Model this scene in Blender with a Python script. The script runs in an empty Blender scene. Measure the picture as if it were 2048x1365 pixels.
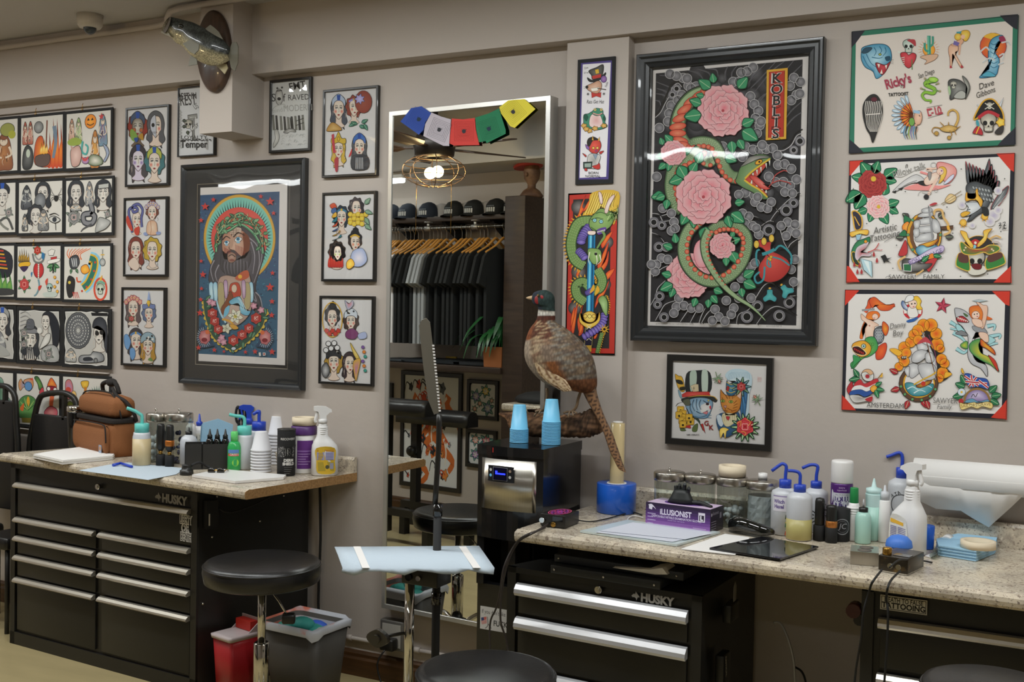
# Tattoo studio wall: built object by object. Sections: helpers, room, framed art, work stations, small things, mirror/floor things, far side of the room, light+camera
import bpy,bmesh,math,random
from math import sin,cos,pi,sqrt,atan2,radians as rad
from mathutils import Vector as V,Matrix as Mx
R=random.Random(7)
sc=bpy.context.scene
COL=sc.collection
FPX,YAW,PIT,ROL,CAMH,CAMY=2183.23,.480787,.0274352,.0188788,1.645,-4.0
_f0=V((-sin(YAW),cos(YAW),0));_r0=V((cos(YAW),sin(YAW),0));_z=V((0,0,1))
FW=_f0*cos(PIT)-_z*sin(PIT);_u0=_z*cos(PIT)+_f0*sin(PIT)
UP=_u0*cos(ROL)-_r0*sin(ROL);RI=_r0*cos(ROL)+_u0*sin(ROL)
CAM=V((0,CAMY,CAMH))
def ray(px,py):return FW+RI*((px-1024)/FPX)-UP*((py-682.5)/FPX)
def W(px,py,y=0.):
 d=ray(px,py);return CAM+d*((y-CAMY)/d.y)
def T(px,py,z):
 d=ray(px,py);return CAM+d*((z-CAMH)/d.z)
MIRY,MPSI=-.088,rad(4.2)
MC,MN=V((-2.275,MIRY,0)),V((-sin(MPSI),-cos(MPSI),0))
def M(px,py,y):
 d=ray(px,py);h=CAM+d*((MC-CAM).dot(MN)/d.dot(MN));r=d-MN*(2*d.dot(MN))
 return h+r*((y-h.y)/r.y)
def MP(px,py,off):
 d=ray(px,py);return CAM+d*((MC+MN*off-CAM).dot(MN)/d.dot(MN))
def ppm(p):return FPX/((V(p)-CAM).dot(FW))
def lin(c):return c/12.92 if c<=.04045 else((c+.055)/1.055)**2.4
def C(h,k=1.28):
 if len(h)==3:h=''.join(a*2 for a in h)
 return tuple(min(.93,lin(int(h[i:i+2],16)/255)*k)for i in(0,2,4))+(1.,)
MATS={}
def mat(name,h,ro=.5,me=0.,noise=None,bump=None,spec=.5,coat=0.,em=None,k=1.28,alpha=None,tr=0.):
 """noise=(scale, other colour, low, high[, stretch]); bump=(scale, strength)"""
 if name in MATS:return MATS[name]
 m=bpy.data.materials.new(name);m.use_nodes=True;MATS[name]=m
 nt=m.node_tree;b=nt.nodes['Principled BSDF']
 b.inputs['Base Color'].default_value=C(h,k);b.inputs['Roughness'].default_value=ro
 b.inputs['Metallic'].default_value=me;b.inputs['Specular IOR Level'].default_value=spec
 b.inputs['Coat Weight'].default_value=coat
 if tr:b.inputs['Transmission Weight'].default_value=tr
 if alpha is not None:b.inputs['Alpha'].default_value=alpha
 if em:b.inputs['Emission Color'].default_value=C(em[0],1.);b.inputs['Emission Strength'].default_value=em[1]
 if noise or bump:
  tc=nt.nodes.new('ShaderNodeTexCoord')
 if noise:
  n=nt.nodes.new('ShaderNodeTexNoise');n.inputs['Scale'].default_value=noise[0];n.inputs['Detail'].default_value=6
  src=tc.outputs['Object']
  if len(noise)>4:
   mp=nt.nodes.new('ShaderNodeMapping');mp.inputs['Scale'].default_value=noise[4]
   nt.links.new(src,mp.inputs[0]);src=mp.outputs[0]
  nt.links.new(src,n.inputs['Vector'])
  r=nt.nodes.new('ShaderNodeValToRGB');e=r.color_ramp.elements
  e[0].position,e[1].position=noise[2],noise[3];e[0].color=C(h,k);e[1].color=C(noise[1],k)
  nt.links.new(n.outputs['Fac'],r.inputs[0]);nt.links.new(r.outputs[0],b.inputs['Base Color'])
 if bump:
  n=nt.nodes.new('ShaderNodeTexNoise');n.inputs['Scale'].default_value=bump[0];n.inputs['Detail'].default_value=5
  nt.links.new(tc.outputs['Object'],n.inputs['Vector'])
  bp=nt.nodes.new('ShaderNodeBump');bp.inputs['Strength'].default_value=bump[1];bp.inputs['Distance'].default_value=.01
  nt.links.new(n.outputs['Fac'],bp.inputs['Height']);nt.links.new(bp.outputs[0],b.inputs['Normal'])
 return m
def glassmat(name,fac=.06,tint='ffffff',warp=0.,ro=.02,fr=True):
 """clear pane: mostly see-through, with a mirror-like sheen"""
 if name in MATS:return MATS[name]
 m=bpy.data.materials.new(name);m.use_nodes=True;MATS[name]=m
 nt=m.node_tree;nt.nodes.clear()
 o=nt.nodes.new('ShaderNodeOutputMaterial');mx=nt.nodes.new('ShaderNodeMixShader')
 t=nt.nodes.new('ShaderNodeBsdfTransparent');g=nt.nodes.new('ShaderNodeBsdfGlossy')
 t.inputs[0].default_value=C(tint,1.);g.inputs['Roughness'].default_value=ro
 if fr:
  lw=nt.nodes.new('ShaderNodeLayerWeight');lw.inputs[0].default_value=.25
  ma=nt.nodes.new('ShaderNodeMath');ma.operation='MULTIPLY_ADD';ma.inputs[1].default_value=.5;ma.inputs[2].default_value=fac
  nt.links.new(lw.outputs['Facing'],ma.inputs[0]);nt.links.new(ma.outputs[0],mx.inputs[0])
 else:mx.inputs[0].default_value=fac
 if warp:
  tc=nt.nodes.new('ShaderNodeTexCoord')
  n=nt.nodes.new('ShaderNodeTexNoise');n.inputs['Scale'].default_value=4.;n.inputs['Detail'].default_value=1
  bp=nt.nodes.new('ShaderNodeBump');bp.inputs['Strength'].default_value=1.;bp.inputs['Distance'].default_value=warp
  nt.links.new(tc.outputs['Object'],n.inputs['Vector']);nt.links.new(n.outputs['Fac'],bp.inputs['Height']);nt.links.new(bp.outputs[0],g.inputs['Normal'])
 nt.links.new(t.outputs[0],mx.inputs[1]);nt.links.new(g.outputs[0],mx.inputs[2]);nt.links.new(mx.outputs[0],o.inputs[0])
 return m
def inkmat():
 m=bpy.data.materials.new('print_ink');m.use_nodes=True
 nt=m.node_tree;b=nt.nodes['Principled BSDF'];b.inputs['Roughness'].default_value=.6;b.inputs['Specular IOR Level'].default_value=.25
 a=nt.nodes.new('ShaderNodeAttribute');a.attribute_name='ink';nt.links.new(a.outputs['Color'],b.inputs['Base Color'])
 return m
INK=inkmat()
def tag(o,label=None,cat=None,group=None,kind=None):
 if label:o['label']=label
 if cat:o['category']=cat
 if group:o['group']=group
 if kind:o['kind']=kind
 return o
def thing(name,label,cat,loc=(0,0,0),rz=0.,group=None):
 o=bpy.data.objects.new(name,None);COL.objects.link(o);o.location=loc;o.rotation_euler=(0,0,rz)
 o.empty_display_size=.05
 return tag(o,label,cat,group)
def dup(root,loc,rz=None,label=None):
 r=root.copy();COL.objects.link(r);r.location=loc
 if rz is not None:r.rotation_euler=(0,0,rz)
 if label:r['label']=label
 for ch in list(root.children):
  c=ch.copy();COL.objects.link(c);c.parent=r
  for g in ch.children:
   d=g.copy();COL.objects.link(d);d.parent=c
 return r
def spline(p,closed=False,n=4):
 p=[V(a)for a in p];N=len(p);out=[]
 if N<3:return p
 for i in range(N if closed else N-1):
  if closed:a,b,c,d=p[i-1],p[i],p[(i+1)%N],p[(i+2)%N]
  else:a,b,c,d=p[max(i-1,0)],p[i],p[i+1],p[min(i+2,N-1)]
  for k in range(n):
   t=k/n
   out.append(.5*((2*b)+(c-a)*t+(2*a-5*b+4*c-d)*t*t+(3*b-a-3*c+d)*t**3))
 if not closed:out.append(p[-1])
 return out
class MB:
 """collects shapes and links them as one mesh object"""
 def __init__(s,org=(0,0,0)):s.bm=bmesh.new();s.org=V(org);s.mi=0
 def v(s,p):return s.bm.verts.new(V(p)-s.org)
 def f(s,vs,sm=False):
  try:q=s.bm.faces.new(vs)
  except ValueError:return
  q.smooth=sm;q.material_index=s.mi
 def quad(s,a,b,c,d):s.f([s.v(a),s.v(b),s.v(c),s.v(d)])
 def ngon(s,ps):s.f([s.v(p)for p in ps])
 def box(s,a,b,bev=0.,mx=None):
  x0,y0,z0=(min(a[i],b[i])for i in range(3));x1,y1,z1=(max(a[i],b[i])for i in range(3))
  if bev:
   e=min(bev,(x1-x0)/2.01,(y1-y0)/2.01,(z1-z0)/2.01)
   def sq(x0,x1,y0,y1,z,r):
    out=[]
    for cx,cy,t in((x1-e,y1-e,0),(x0+e,y1-e,90),(x0+e,y0+e,180),(x1-e,y0+e,270)):
     for k in(0,45,90):
      an=rad(t+k);out.append((cx+r*cos(an),cy+r*sin(an),z))
    return out
   rs=[sq(x0,x1,y0,y1,z0,e*.4),sq(x0,x1,y0,y1,z0+e*.3,e*.8),sq(x0,x1,y0,y1,z0+e,e),sq(x0,x1,y0,y1,z1-e,e),sq(x0,x1,y0,y1,z1-e*.3,e*.8),sq(x0,x1,y0,y1,z1,e*.4)]
   if mx:rs=[[mx@V(p)for p in r]for r in rs]
   s.loft(rs,True,sm=True);return
  c=[V((x,y,z))for z in(z0,z1)for x,y in((x0,y0),(x1,y0),(x1,y1),(x0,y1))]
  if mx:c=[mx@p for p in c]
  vs=[s.v(p)for p in c]
  for q in((3,2,1,0),(4,5,6,7),(0,1,5,4),(1,2,6,5),(2,3,7,6),(3,0,4,7)):s.f([vs[i]for i in q])
 def loft(s,rings,cap=True,closed=True,sm=True):
  rv=[[s.v(p)for p in r]for r in rings]
  n=len(rv[0])
  for a,b in zip(rv,rv[1:]):
   for i in range(n if closed else n-1):s.f([a[i],a[(i+1)%n],b[(i+1)%n],b[i]],sm)
  if cap:
   if len(rv[0])>2:s.f(rv[0][::-1]);s.f(rv[-1])
  return rv
 def lathe(s,prof,c=(0,0,0),n=24,sm=True,mx=None,cap=True,ph=0.):
  """prof: (radius, height) from the bottom up"""
  c=V(c);rings=[]
  for r,h in prof:
   ring=[V((max(r,1e-5)*cos(2*pi*i/n+ph),max(r,1e-5)*sin(2*pi*i/n+ph),h))for i in range(n)]
   rings.append([(mx@p if mx else p)+c for p in ring])
  s.loft(rings,cap,sm=sm)
 def cyl(s,a,b,r,r2=None,n=16,sm=True):
  a,b=V(a),V(b);d=(b-a).normalized();u=d.orthogonal().normalized();w=d.cross(u)
  r2=r if r2 is None else r2
  s.loft([[p+(u*cos(2*pi*i/n)+w*sin(2*pi*i/n))*q for i in range(n)]for p,q in((a,r),(b,r2))],sm=sm)
 def tube(s,pts,r,n=8,smooth=3,closed=False):
  p=spline(pts,closed,smooth)if smooth else[V(q)for q in pts]
  rr=r if callable(r)else(lambda t:r)
  rings=[];N=len(p);u=None
  for i,q in enumerate(p):
   d=(p[min(i+1,N-1)]-p[max(i-1,0)])
   if closed:d=p[(i+1)%N]-p[i-1]
   if d.length<1e-9:d=V((0,0,1))
   d.normalize()
   u=d.orthogonal().normalized()if u is None else(u-d*u.dot(d)).normalized()
   w=d.cross(u);k=rr(i/max(1,N-1))
   rings.append([q+(u*cos(2*pi*j/n)+w*sin(2*pi*j/n))*k for j in range(n)])
  if closed:rings.append(rings[0])
  s.loft(rings,not closed)
 def sph(s,c,r,n=14,m=8,sq=(1,1,1),mx=None):
  c=V(c);rings=[]
  for j in range(m+1):
   t=-pi/2+pi*j/m;q=max(cos(t),.001)
   ring=[V((r*q*cos(2*pi*i/n)*sq[0],r*q*sin(2*pi*i/n)*sq[1],r*sin(t)*sq[2]))for i in range(n)]
   rings.append([(mx@p if mx else p)+c for p in ring])
  s.loft(rings)
 def prism(s,poly,d,sm=False):
  """poly: 3D outline, pushed along d"""
  a=[s.v(p)for p in poly];b=[s.v(V(p)+V(d))for p in poly];n=len(a)
  s.f(a[::-1]);s.f(b)
  for i in range(n):s.f([a[i],a[(i+1)%n],b[(i+1)%n],b[i]],sm)
 def build(s,name,m,parent=None,loc=None,norm=True):
  if norm:bmesh.ops.recalc_face_normals(s.bm,faces=s.bm.faces[:])
  me=bpy.data.meshes.new(name);s.bm.to_mesh(me);s.bm.free()
  o=bpy.data.objects.new(name,me);COL.objects.link(o)
  for q in(m if isinstance(m,(list,tuple))else[m]):me.materials.append(q)
  if parent:o.parent=parent
  elif any(s.org):o.location=s.org
  if loc:o.location=loc
  return o
_txt={}
def textmesh(t,bold=0.):
 k=(t,bold)
 if k not in _txt:
  cu=bpy.data.curves.new('t','FONT');cu.body=t;cu.size=1.;cu.offset=bold;cu.resolution_u=3
  o=bpy.data.objects.new('t',cu);COL.objects.link(o)
  me=o.to_mesh();vs=[(p.co.x,p.co.y)for p in me.vertices];fs=[tuple(p.vertices)for p in me.polygons]
  o.to_mesh_clear();bpy.data.objects.remove(o);bpy.data.curves.remove(cu)
  w=max([a for a,b in vs]or[0]);_txt[k]=(vs,fs,w)
 return _txt[k]
class Art:
 """flat ink shapes laid on a surface; f(x, y, lift) -> point. Drawing units are those of the caller, y down."""
 def __init__(s,f,lift=0.):
  s.bm=bmesh.new();s.L=s.bm.loops.layers.float_color.new('ink');s.f=f;s.d=lift;s.step=2.5e-5;s.wrap=False
  s.crop(0,0,1);s.at(0,0)
 def crop(s,ox,oy,k):s.cx,s.cy,s.ck=ox,oy,k;return s
 def at(s,x,y,k=1.,ax=1.,rot=0.):
  s.ox,s.oy,s.k,s.ax,s.cr,s.sr=x,y,k,ax,cos(rad(rot)),sin(rad(rot));return s
 def pt(s,x,y):
  x,y=x*s.k,y*s.k
  x,y=(x*s.cr-y*s.sr)*s.ax+s.ox,x*s.sr+y*s.cr+s.oy
  return s.f(s.cx+x/s.ck,s.cy+y/s.ck,s.d)
 def face(s,vs,cs):
  try:q=s.bm.faces.new(vs)
  except ValueError:return
  for l,c in zip(q.loops,cs):l[s.L]=c
 def pl(s,pts):
  if isinstance(pts,str):
   a=[float(q)for q in pts.split()];return[V((a[i],a[i+1],0))for i in range(0,len(a)-1,2)]
  return[V((p[0],p[1],0))for p in pts]
 def p(s,pts,c,c2=None,o=None,w=1.):
  pts=s.pl(pts);s.d+=s.step;cc=C(c)
  if s.wrap and len(pts)==4:
   N=10;L=lambda a,b,t:s.bm.verts.new(s.pt(a.x+(b.x-a.x)*t,a.y+(b.y-a.y)*t));up,lo=[L(pts[0],pts[1],i/N)for i in range(N+1)],[L(pts[3],pts[2],i/N)for i in range(N+1)]
   for i in range(N):s.face([up[i],up[i+1],lo[i+1],lo[i]],[cc]*4)
   return
  vs=[s.bm.verts.new(s.pt(q.x,q.y))for q in pts]
  if c2:
   m=sum(pts,V((0,0,0)))/len(pts);mv=s.bm.verts.new(s.pt(m.x,m.y));c2=C(c2)
   for i in range(len(vs)):s.face([vs[i],vs[(i+1)%len(vs)],mv],[cc,cc,c2])
  else:s.face(vs,[cc]*len(vs))
  if o:s.s(pts,o,w,closed=True,sm=0)
 def b(s,pts,c,c2=None,o=None,w=1.,n=4):s.p(spline(s.pl(pts),True,n),c,c2,o,w)
 def s(s,pts,c,w=1.,tap=0.,closed=False,sm=4):
  pts=s.pl(pts)
  if sm:pts=spline(pts,closed,sm)
  s.d+=s.step;N=len(pts);a=[];b=[];cc=C(c)
  for i,q in enumerate(pts):
   d=(pts[(i+1)%N]-pts[i-1])if closed else(pts[min(i+1,N-1)]-pts[max(i-1,0)])
   if d.length<1e-6:d=V((1,0,0))
   d.normalize();t=i/max(1,N-1);h=w/2*(1-tap*t if tap>=0 else 1+tap*abs(2*t-1))
   nn=V((-d.y,d.x,0))*max(h,.01)
   l,r=q+nn,q-nn
   a.append(s.bm.verts.new(s.pt(l.x,l.y)));b.append(s.bm.verts.new(s.pt(r.x,r.y)))
  for i in range(N if closed else N-1):
   j=(i+1)%N;s.face([a[i],a[j],b[j],b[i]],[cc]*4)
 def c(s,x,y,r,c,c2=None,ry=None,o=None,w=1.,rot=0.,n=18,a0=0,a1=360):
  ry=ry or r;e,g=cos(rad(rot)),sin(rad(rot));q=[]
  full=abs(a1-a0)>=360
  for i in range(n if full else n+1):
   t=rad(a0+(a1-a0)*i/n);u,v=r*cos(t),ry*sin(t);q.append((x+u*e-v*g,y+u*g+v*e))
  s.p(q,c,c2,o,w)
 def ring(s,x,y,r,w,c,ry=None,n=28):
  ry=ry or r;s.s([(x+r*cos(2*pi*i/n),y+ry*sin(2*pi*i/n))for i in range(n)],c,w,closed=True,sm=0)
 def rays(s,x,y,r0,r1,n,c,w,ry=1.,a0=0,a1=360):
  for i in range(n):
   t=rad(a0+(a1-a0)*i/n);e=.5*w
   s.p([(x+r0*cos(t)-e*sin(t),y+(r0*sin(t)+e*cos(t))*ry),(x+r1*cos(t),y+r1*sin(t)*ry),(x+r0*cos(t)+e*sin(t),y+(r0*sin(t)-e*cos(t))*ry)],c)
   s.d-=s.step
  s.d+=s.step
 def star(s,x,y,r,c,o=None,n=5,q=.42,rot=-90,w=1.):
  s.p([(x+r*(1 if i%2==0 else q)*cos(rad(rot+180*i/n)),y+r*(1 if i%2==0 else q)*sin(rad(rot+180*i/n)))for i in range(2*n)],c,None,o,w)
 def t(s,x,y,h,t,c,sx=1.,sh=0.,rot=0.,al='c',bold=0.,vert=0):
  vs,fs,w=textmesh(t,bold);s.d+=s.step;cc=C(c);h*=1.4
  x0={'c':-w/2,'l':0,'r':-w}[al];e,g=cos(rad(rot)),sin(rad(rot));bv=[]
  for a,b in vs:
   u,v=(a+x0+sh*b)*h*sx,-b*h
   q=(x+u*e-v*g,y+u*g+v*e);bv.append(s.bm.verts.new(s.pt(*q)))
  for f in fs:s.face([bv[i]for i in f],[cc]*len(f))
 def build(s,name,parent=None,loc=None):
  me=bpy.data.meshes.new(name);s.bm.to_mesh(me);s.bm.free();me.materials.append(INK)
  o=bpy.data.objects.new(name,me);COL.objects.link(o)
  if parent:o.parent=parent
  if loc:o.location=loc
  return o
def cyl_map(r,z0=0.,a0=-90.,axis_ok=True):
 """x in metres along the circumference (0 facing angle a0), y in metres down from z0"""
 def f(x,y,d):
  t=rad(a0)+x/r;return V(((r+d)*cos(t),(r+d)*sin(t),z0-y))
 return f
def plane_map(o,ex,ey):
 o,ex,ey=V(o),V(ex),V(ey);n=ex.cross(ey).normalized()
 return lambda x,y,d:o+ex*x-ey*y+n*d
def view_angle(p):
 return math.degrees(atan2(CAM.y-p[1],CAM.x-p[0]))
def wallmat():
 m=mat('wall_paint','a59c94',.62,noise=(1.3,'a89f97',.35,.65),bump=(22,.12))
 return m
WALL=wallmat()
CEIL=mat('ceiling_paint','a9a6a2',.7,bump=(30,.08))
def floormat():
 m=mat('floor_vinyl','998b66',.28,noise=(3.,'a3946d',.3,.7,(1.,4.,1.)),spec=.5)
 return m
FLOOR=floormat()
BASE=mat('baseboard_wood','4a3018',.4,noise=(6,'35210f',.3,.7,(1,12,12)))
DARKW=mat('dark_wood','3a2c22',.5,noise=(5,'2a1f18',.3,.7,(1,10,10)))
BLK=mat('black_paint','1a1917',.38);BLKG=mat('black_gloss','0e0e0f',.12,coat=.4);BLKM=mat('black_matt','151516',.75)
VINYL=mat('black_vinyl','1c1b1b',.33,bump=(60,.05));CHROME=mat('chrome','c9c7c2',.09,1.,k=1.1)
STEEL=mat('brushed_steel','a8a39a',.28,1.,k=1.2,noise=(30,'b8b4ac',.3,.7,(40,40,.3)))
ALU=mat('satin_aluminium','bdbcb8',.32,.75,k=1.2);RUB=mat('black_rubber','121212',.6)
WHT=mat('white_plastic','d2d0ce',.35);WHTM=mat('white_paper','d4d2cf',.7)
BRASS=mat('brass','b08a45',.25,1.)
ZC,ZS=3.03,2.712
def struct(name,mb,m):return tag(mb.build(name,m),kind='structure')
b=MB();b.box((-7.2,-6.6,-.1),(2.2,.12,0));struct('floor',b,FLOOR)
b=MB();b.box((-7.2,-6.6,ZC),(2.2,.12,ZC+.1));struct('ceiling',b,CEIL)
b=MB();b.box((-7.2,0,0),(2.2,.12,ZC));struct('wall_back',b,WALL)
b=MB();b.box((-7.2,-.085,ZS),(2.2,0,ZC));struct('trim_1',b,WALL)
b=MB();b.box((-1.833,-.06,0),(-1.573,0,ZS));struct('trim_2',b,WALL)
b=MB();b.box((-3.61,-.215,2.43),(-3.417,0,ZC));struct('trim_3',b,WALL)
b=MB();b.box((-7.3,-6.6,0),(-7.2,.12,ZC));struct('wall_left',b,WALL)
b=MB();b.box((2.2,-6.6,0),(2.3,.12,ZC));struct('wall_right',b,WALL)
b=MB();b.box((-7.2,-6.7,0),(2.2,-6.6,ZC));struct('wall_front',b,WALL)
SHOPX=-2.95
b=MB();b.box((-7.2,-3.34,0),(SHOPX,-3.22,ZC));struct('wall_shop',b,WALL)
b=MB();b.box((-7.2,-3.22,ZS-.01),(SHOPX,-2.75,ZC));struct('trim_4',b,CEIL)
def baseboard(name,x0,x1,y,s):
 b=MB();pr=[(0,0),(.02,0),(.02,.075),(.014,.085),(.014,.1),(.008,.108),(0,.112)]
 b.prism([(x0,y+s*d,z)for d,z in pr],(x1-x0,0,0));struct(name,b,BASE)
baseboard('baseboard_back',-7.2,2.2,0,-1);baseboard('baseboard_shop',-7.2,SHOPX,-3.22,1)
b=MB()
b.tube([(-7.2,-.102,2.99),(-4.5,-.102,2.99),(-3.98,-.102,2.99),(-3.86,-.17,3.0),(-3.72,-.232,3.01),(-3.2,-.232,3.012)],.014,8,3)
tag(b.build('electrical_conduit',WALL),'cream painted electrical conduit running along the ceiling corner','conduit')
p0,p1=W(640,1262,-.012),W(905,1317,-.012)
zc=.165
r_=thing('wall_conduit','thin cream conduit along the wall just above the baseboard','conduit',(-2.6,-.012,zc))
b=MB((-2.6,-.012,zc));b.tube([(-3.3,-.012,zc),(-2.7,-.012,zc)],.0095,8,0);b.tube([(-2.56,-.012,zc),(-1.95,-.012,zc)],.0095,8,0)
b.build('pipe',WALL,r_)
b=MB((-2.6,-.012,zc));b.cyl((-2.885,-.012,zc),(-2.86,-.012,zc),.013);b.cyl((-2.53,-.012,zc),(-2.5,-.012,zc),.013);b.build('coupling',WALL,r_)
b=MB();b.box((-2.69,-.045,.155),(-2.565,0,.285),.006);r_=tag(b.build('outlet_box',mat('galvanised','6f6d6a',.4,.6)),'grey metal outlet box on the wall under the mirror','outlet')
b=MB();b.box((-2.675,-.048,.17),(-2.58,-.044,.27));b.build('cover_plate',mat('plate','9b9892',.4),r_)
b=MB();b.box((-2.66,-.095,.165),(-2.59,-.048,.215),.008);r_=tag(b.build('power_adapter',BLK),'black power adapter plugged into the outlet box under the mirror','adapter')
b=MB();b.tube([(-2.63,-.09,.17),(-2.65,-.12,.11),(-2.6,-.14,.02),(-2.5,-.2,.008),(-2.35,-.3,.006)],.004,6);b.build('cord',BLK,r_)
p=W(180,48,-.3);p.z=ZC;dome=T(180,30,ZC)
r_=thing('security_camera','white dome security camera fixed to the ceiling','camera',dome);u=1/ppm(dome)
b=MB();b.lathe([(0,-26*u),(20*u,-26*u),(24*u,-20*u),(25.5*u,0),(0,0)]);b.build('housing',mat('camera_white','b9b3ab',.4),r_)
b=MB();b.sph((0,0,-26*u),13*u,18,10);b.build('lens_dome',mat('dome_tint','2a3238',.08,coat=.5),r_)
PAPER='cdc8c4'
def rect(c,y):
 q=[W(a,b,y)for a,b in c]
 return(q[0].x+q[2].x)/2,(q[1].x+q[3].x)/2,(q[2].z+q[3].z)/2,(q[0].z+q[1].z)/2
def ringloft(b,prof,x0,x1,z0,z1,y0):
 b.loft([[(x0+t,y0-d,z0+t),(x1-t,y0-d,z0+t),(x1-t,y0-d,z1-t),(x0+t,y0-d,z1-t)]for t,d in prof],False,sm=False)
FRM=mat('frame_black','191817',.3,coat=.2)
FRMS=mat('frame_satin_black','1b1d1f',.33,coat=.3)
GLZ=glassmat('picture_glass',.035);ACR=glassmat('warped_acrylic',.06,warp=.009);GLZ2=glassmat('large_picture_glass',.05,warp=.0025)
def framed(name,label,corners,draw,bar=.013,dep=.022,y0=0.,paper=PAPER,prof=None,frame_m=None,glass=GLZ,mats=None,group=None,cat='picture',base=None,map_fn=None,inner=None):
 yF=y0-dep;x0,x1,z0,z1=rect(corners,yF)
 rt=thing(name,label,cat,((x0+x1)/2,y0,z0),group=group);org=rt.location.copy();b=MB(org)
 prof=prof or[(0,0),(0,dep-.002),(.002,dep),(bar-.002,dep),(bar,dep-.002),(bar,dep-.008)]
 ringloft(b,prof,x0,x1,z0,z1,y0);b.build('frame',frame_m or FRM,rt)
 t=prof[-1][0];yp=y0-prof[-1][1]
 b=MB(org);b.box((x0+.001,y0,z0+.001),(x1-.001,y0-.004,z1-.001));b.build('backing',BLKM,rt)
 if mats:
  for i,(ti,h)in enumerate(mats):
   b=MB(org);yy=yp-.0005;nx=mats[i][0]
   ringloft(b,[(t-.002,prof[-1][1]+.0005),(nx,prof[-1][1]+.0005),(nx,prof[-1][1]-.0015)],x0,x1,z0,z1,y0)
   b.build('mat_board',mat('mount_'+h,h,.7),rt);t=nx;yp+=.0015
   prof=prof+[(0,prof[-1][1]-.002)]
 A=Art(lambda x,y,d:V((W(x,y,yp).x,yp-d,W(x,y,yp).z))-org)if not map_fn else Art(map_fn(x0+t,x1-t,z0+t,z1-t,yp,org))
 bz=A.bm;cc=C(paper)
 vs=[bz.verts.new(V(q)-org)for q in((x0+t-.002,yp,z0+t-.002),(x1-t+.002,yp,z0+t-.002),(x1-t+.002,yp,z1-t+.002),(x0+t-.002,yp,z1-t+.002))]
 A.face(vs,[cc]*4)
 draw(A)
 A.build('print',rt)
 if glass:
  b=MB(org);g=yF+.004 if not mats else yF+.006
  bb=bar
  b.quad((x0+bb*.9,g,z0+bb*.9),(x1-bb*.9,g,z0+bb*.9),(x1-bb*.9,g,z1-bb*.9),(x0+bb*.9,g,z1-bb*.9));b.build('glass',glass,rt)
 return rt
def unit_map(x0,x1,z0,z1,yp,org):
 return lambda x,y,d:V((x0+(x1-x0)*x/100,yp-d,z1-(z1-z0)*y/100))-org
K='23211f';K2='4a4743'
def lobes(x,y,r,n,q=.16,ry=1.,rnd=0.):
 return[(x+r*(1+(q if i%2 else-q)+R.uniform(-rnd,rnd))*cos(pi*i/n),y+ry*r*(1+(q if i%2 else-q)+R.uniform(-rnd,rnd))*sin(pi*i/n))for i in range(2*n)]
def leaf(A,x,y,l,a,c='2f7a4d',c2='173f2a',w=.36):
 a=rad(a);e,g=cos(a),sin(a)
 P=lambda u,v:(x+l*(u*e-v*g),y+l*(u*g+v*e))
 A.b([P(0,0),P(.3,w*.75),P(.62,w*.6),P(1,0),P(.62,-w*.6),P(.3,-w*.75)],c,None,c2,l*.06)
 A.s([P(.05,0),P(.9,0)],'a9c9a0',l*.04,sm=0);A.d-=A.step*2
def rose(A,x,y,r,c='b5342f',d='6e1512',lf=5,lc='2f6b45'):
 for i in range(lf):leaf(A,x+.7*r*cos(i*6.28/lf+.5),y+.7*r*sin(i*6.28/lf+.5),r*.85,i*360/lf+28,lc)
 A.b(lobes(x,y,r,6,.1),c,d,K,r*.06);A.b(lobes(x+.05*r,y-.05*r,r*.68,5,.12),c,d,d,r*.06)
 A.b(lobes(x,y,r*.38,4,.15),c,d,'d9a7a0',r*.06);A.c(x,y,r*.12,d)
def peony(A,x,y,r,c='dd7681',e='ecb0b2',o='8c4148'):
 for rr,n,q in((1,8,.06),(.72,7,.06),(.44,5,.07),(.2,3,.08)):
  for i in range(n):
   t=2*pi*i/n+rr*5;px,py=x+r*rr*.62*cos(t),y+r*rr*.62*sin(t);k=r*(.2+.24*rr)
   A.b(lobes(px,py,k,8,q,1.,.03),e,c,o,r*.013)
 A.c(x,y,r*.06,'b0474f')
def skull(A,x,y,r,c='c9c5b8',d='8d897c',jaw=1):
 A.b([(x-r*.8,y-.1*r),(x-.75*r,y-.7*r),(x,y-1.05*r),(x+.75*r,y-.7*r),(x+.8*r,y-.1*r),(x+.5*r,y+.35*r),(x+.42*r,y+.9*r),(x-.42*r,y+.9*r),(x-.5*r,y+.35*r)],d,c,K,r*.08)
 for s in(-1,1):A.c(x+s*.36*r,y+.02*r,r*.24,K,ry=r*.26)
 A.p([(x,y+.2*r),(x+.13*r,y+.45*r),(x-.13*r,y+.45*r)],K)
 A.p([(x-.36*r,y+.58*r),(x+.36*r,y+.58*r),(x+.32*r,y+.82*r),(x-.32*r,y+.82*r)],'dcd8ca')
 for i in range(5):A.s([(x-.26*r+i*.13*r,y+.58*r),(x-.26*r+i*.13*r,y+.82*r)],K,r*.03,sm=0)
def flames(A,x,y,w,h,c1='c2452a',c2='e0a13a',n=5):
 for i in range(n):
  u=x-w/2+w*(i+.5)/n;hh=h*(.65+.35*R.random())
  A.b([(u-w/n*.55,y),(u-w/n*.4,y-hh*.4),(u+w/n*.2,y-hh*.65),(u,y-hh),(u+w/n*.5,y-hh*.5),(u+w/n*.6,y)],c1,c2)
def hatch(A,pts,c,w):
 for a in pts:A.s(a,c,w,sm=3);A.d-=A.step
 A.d+=A.step
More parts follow.
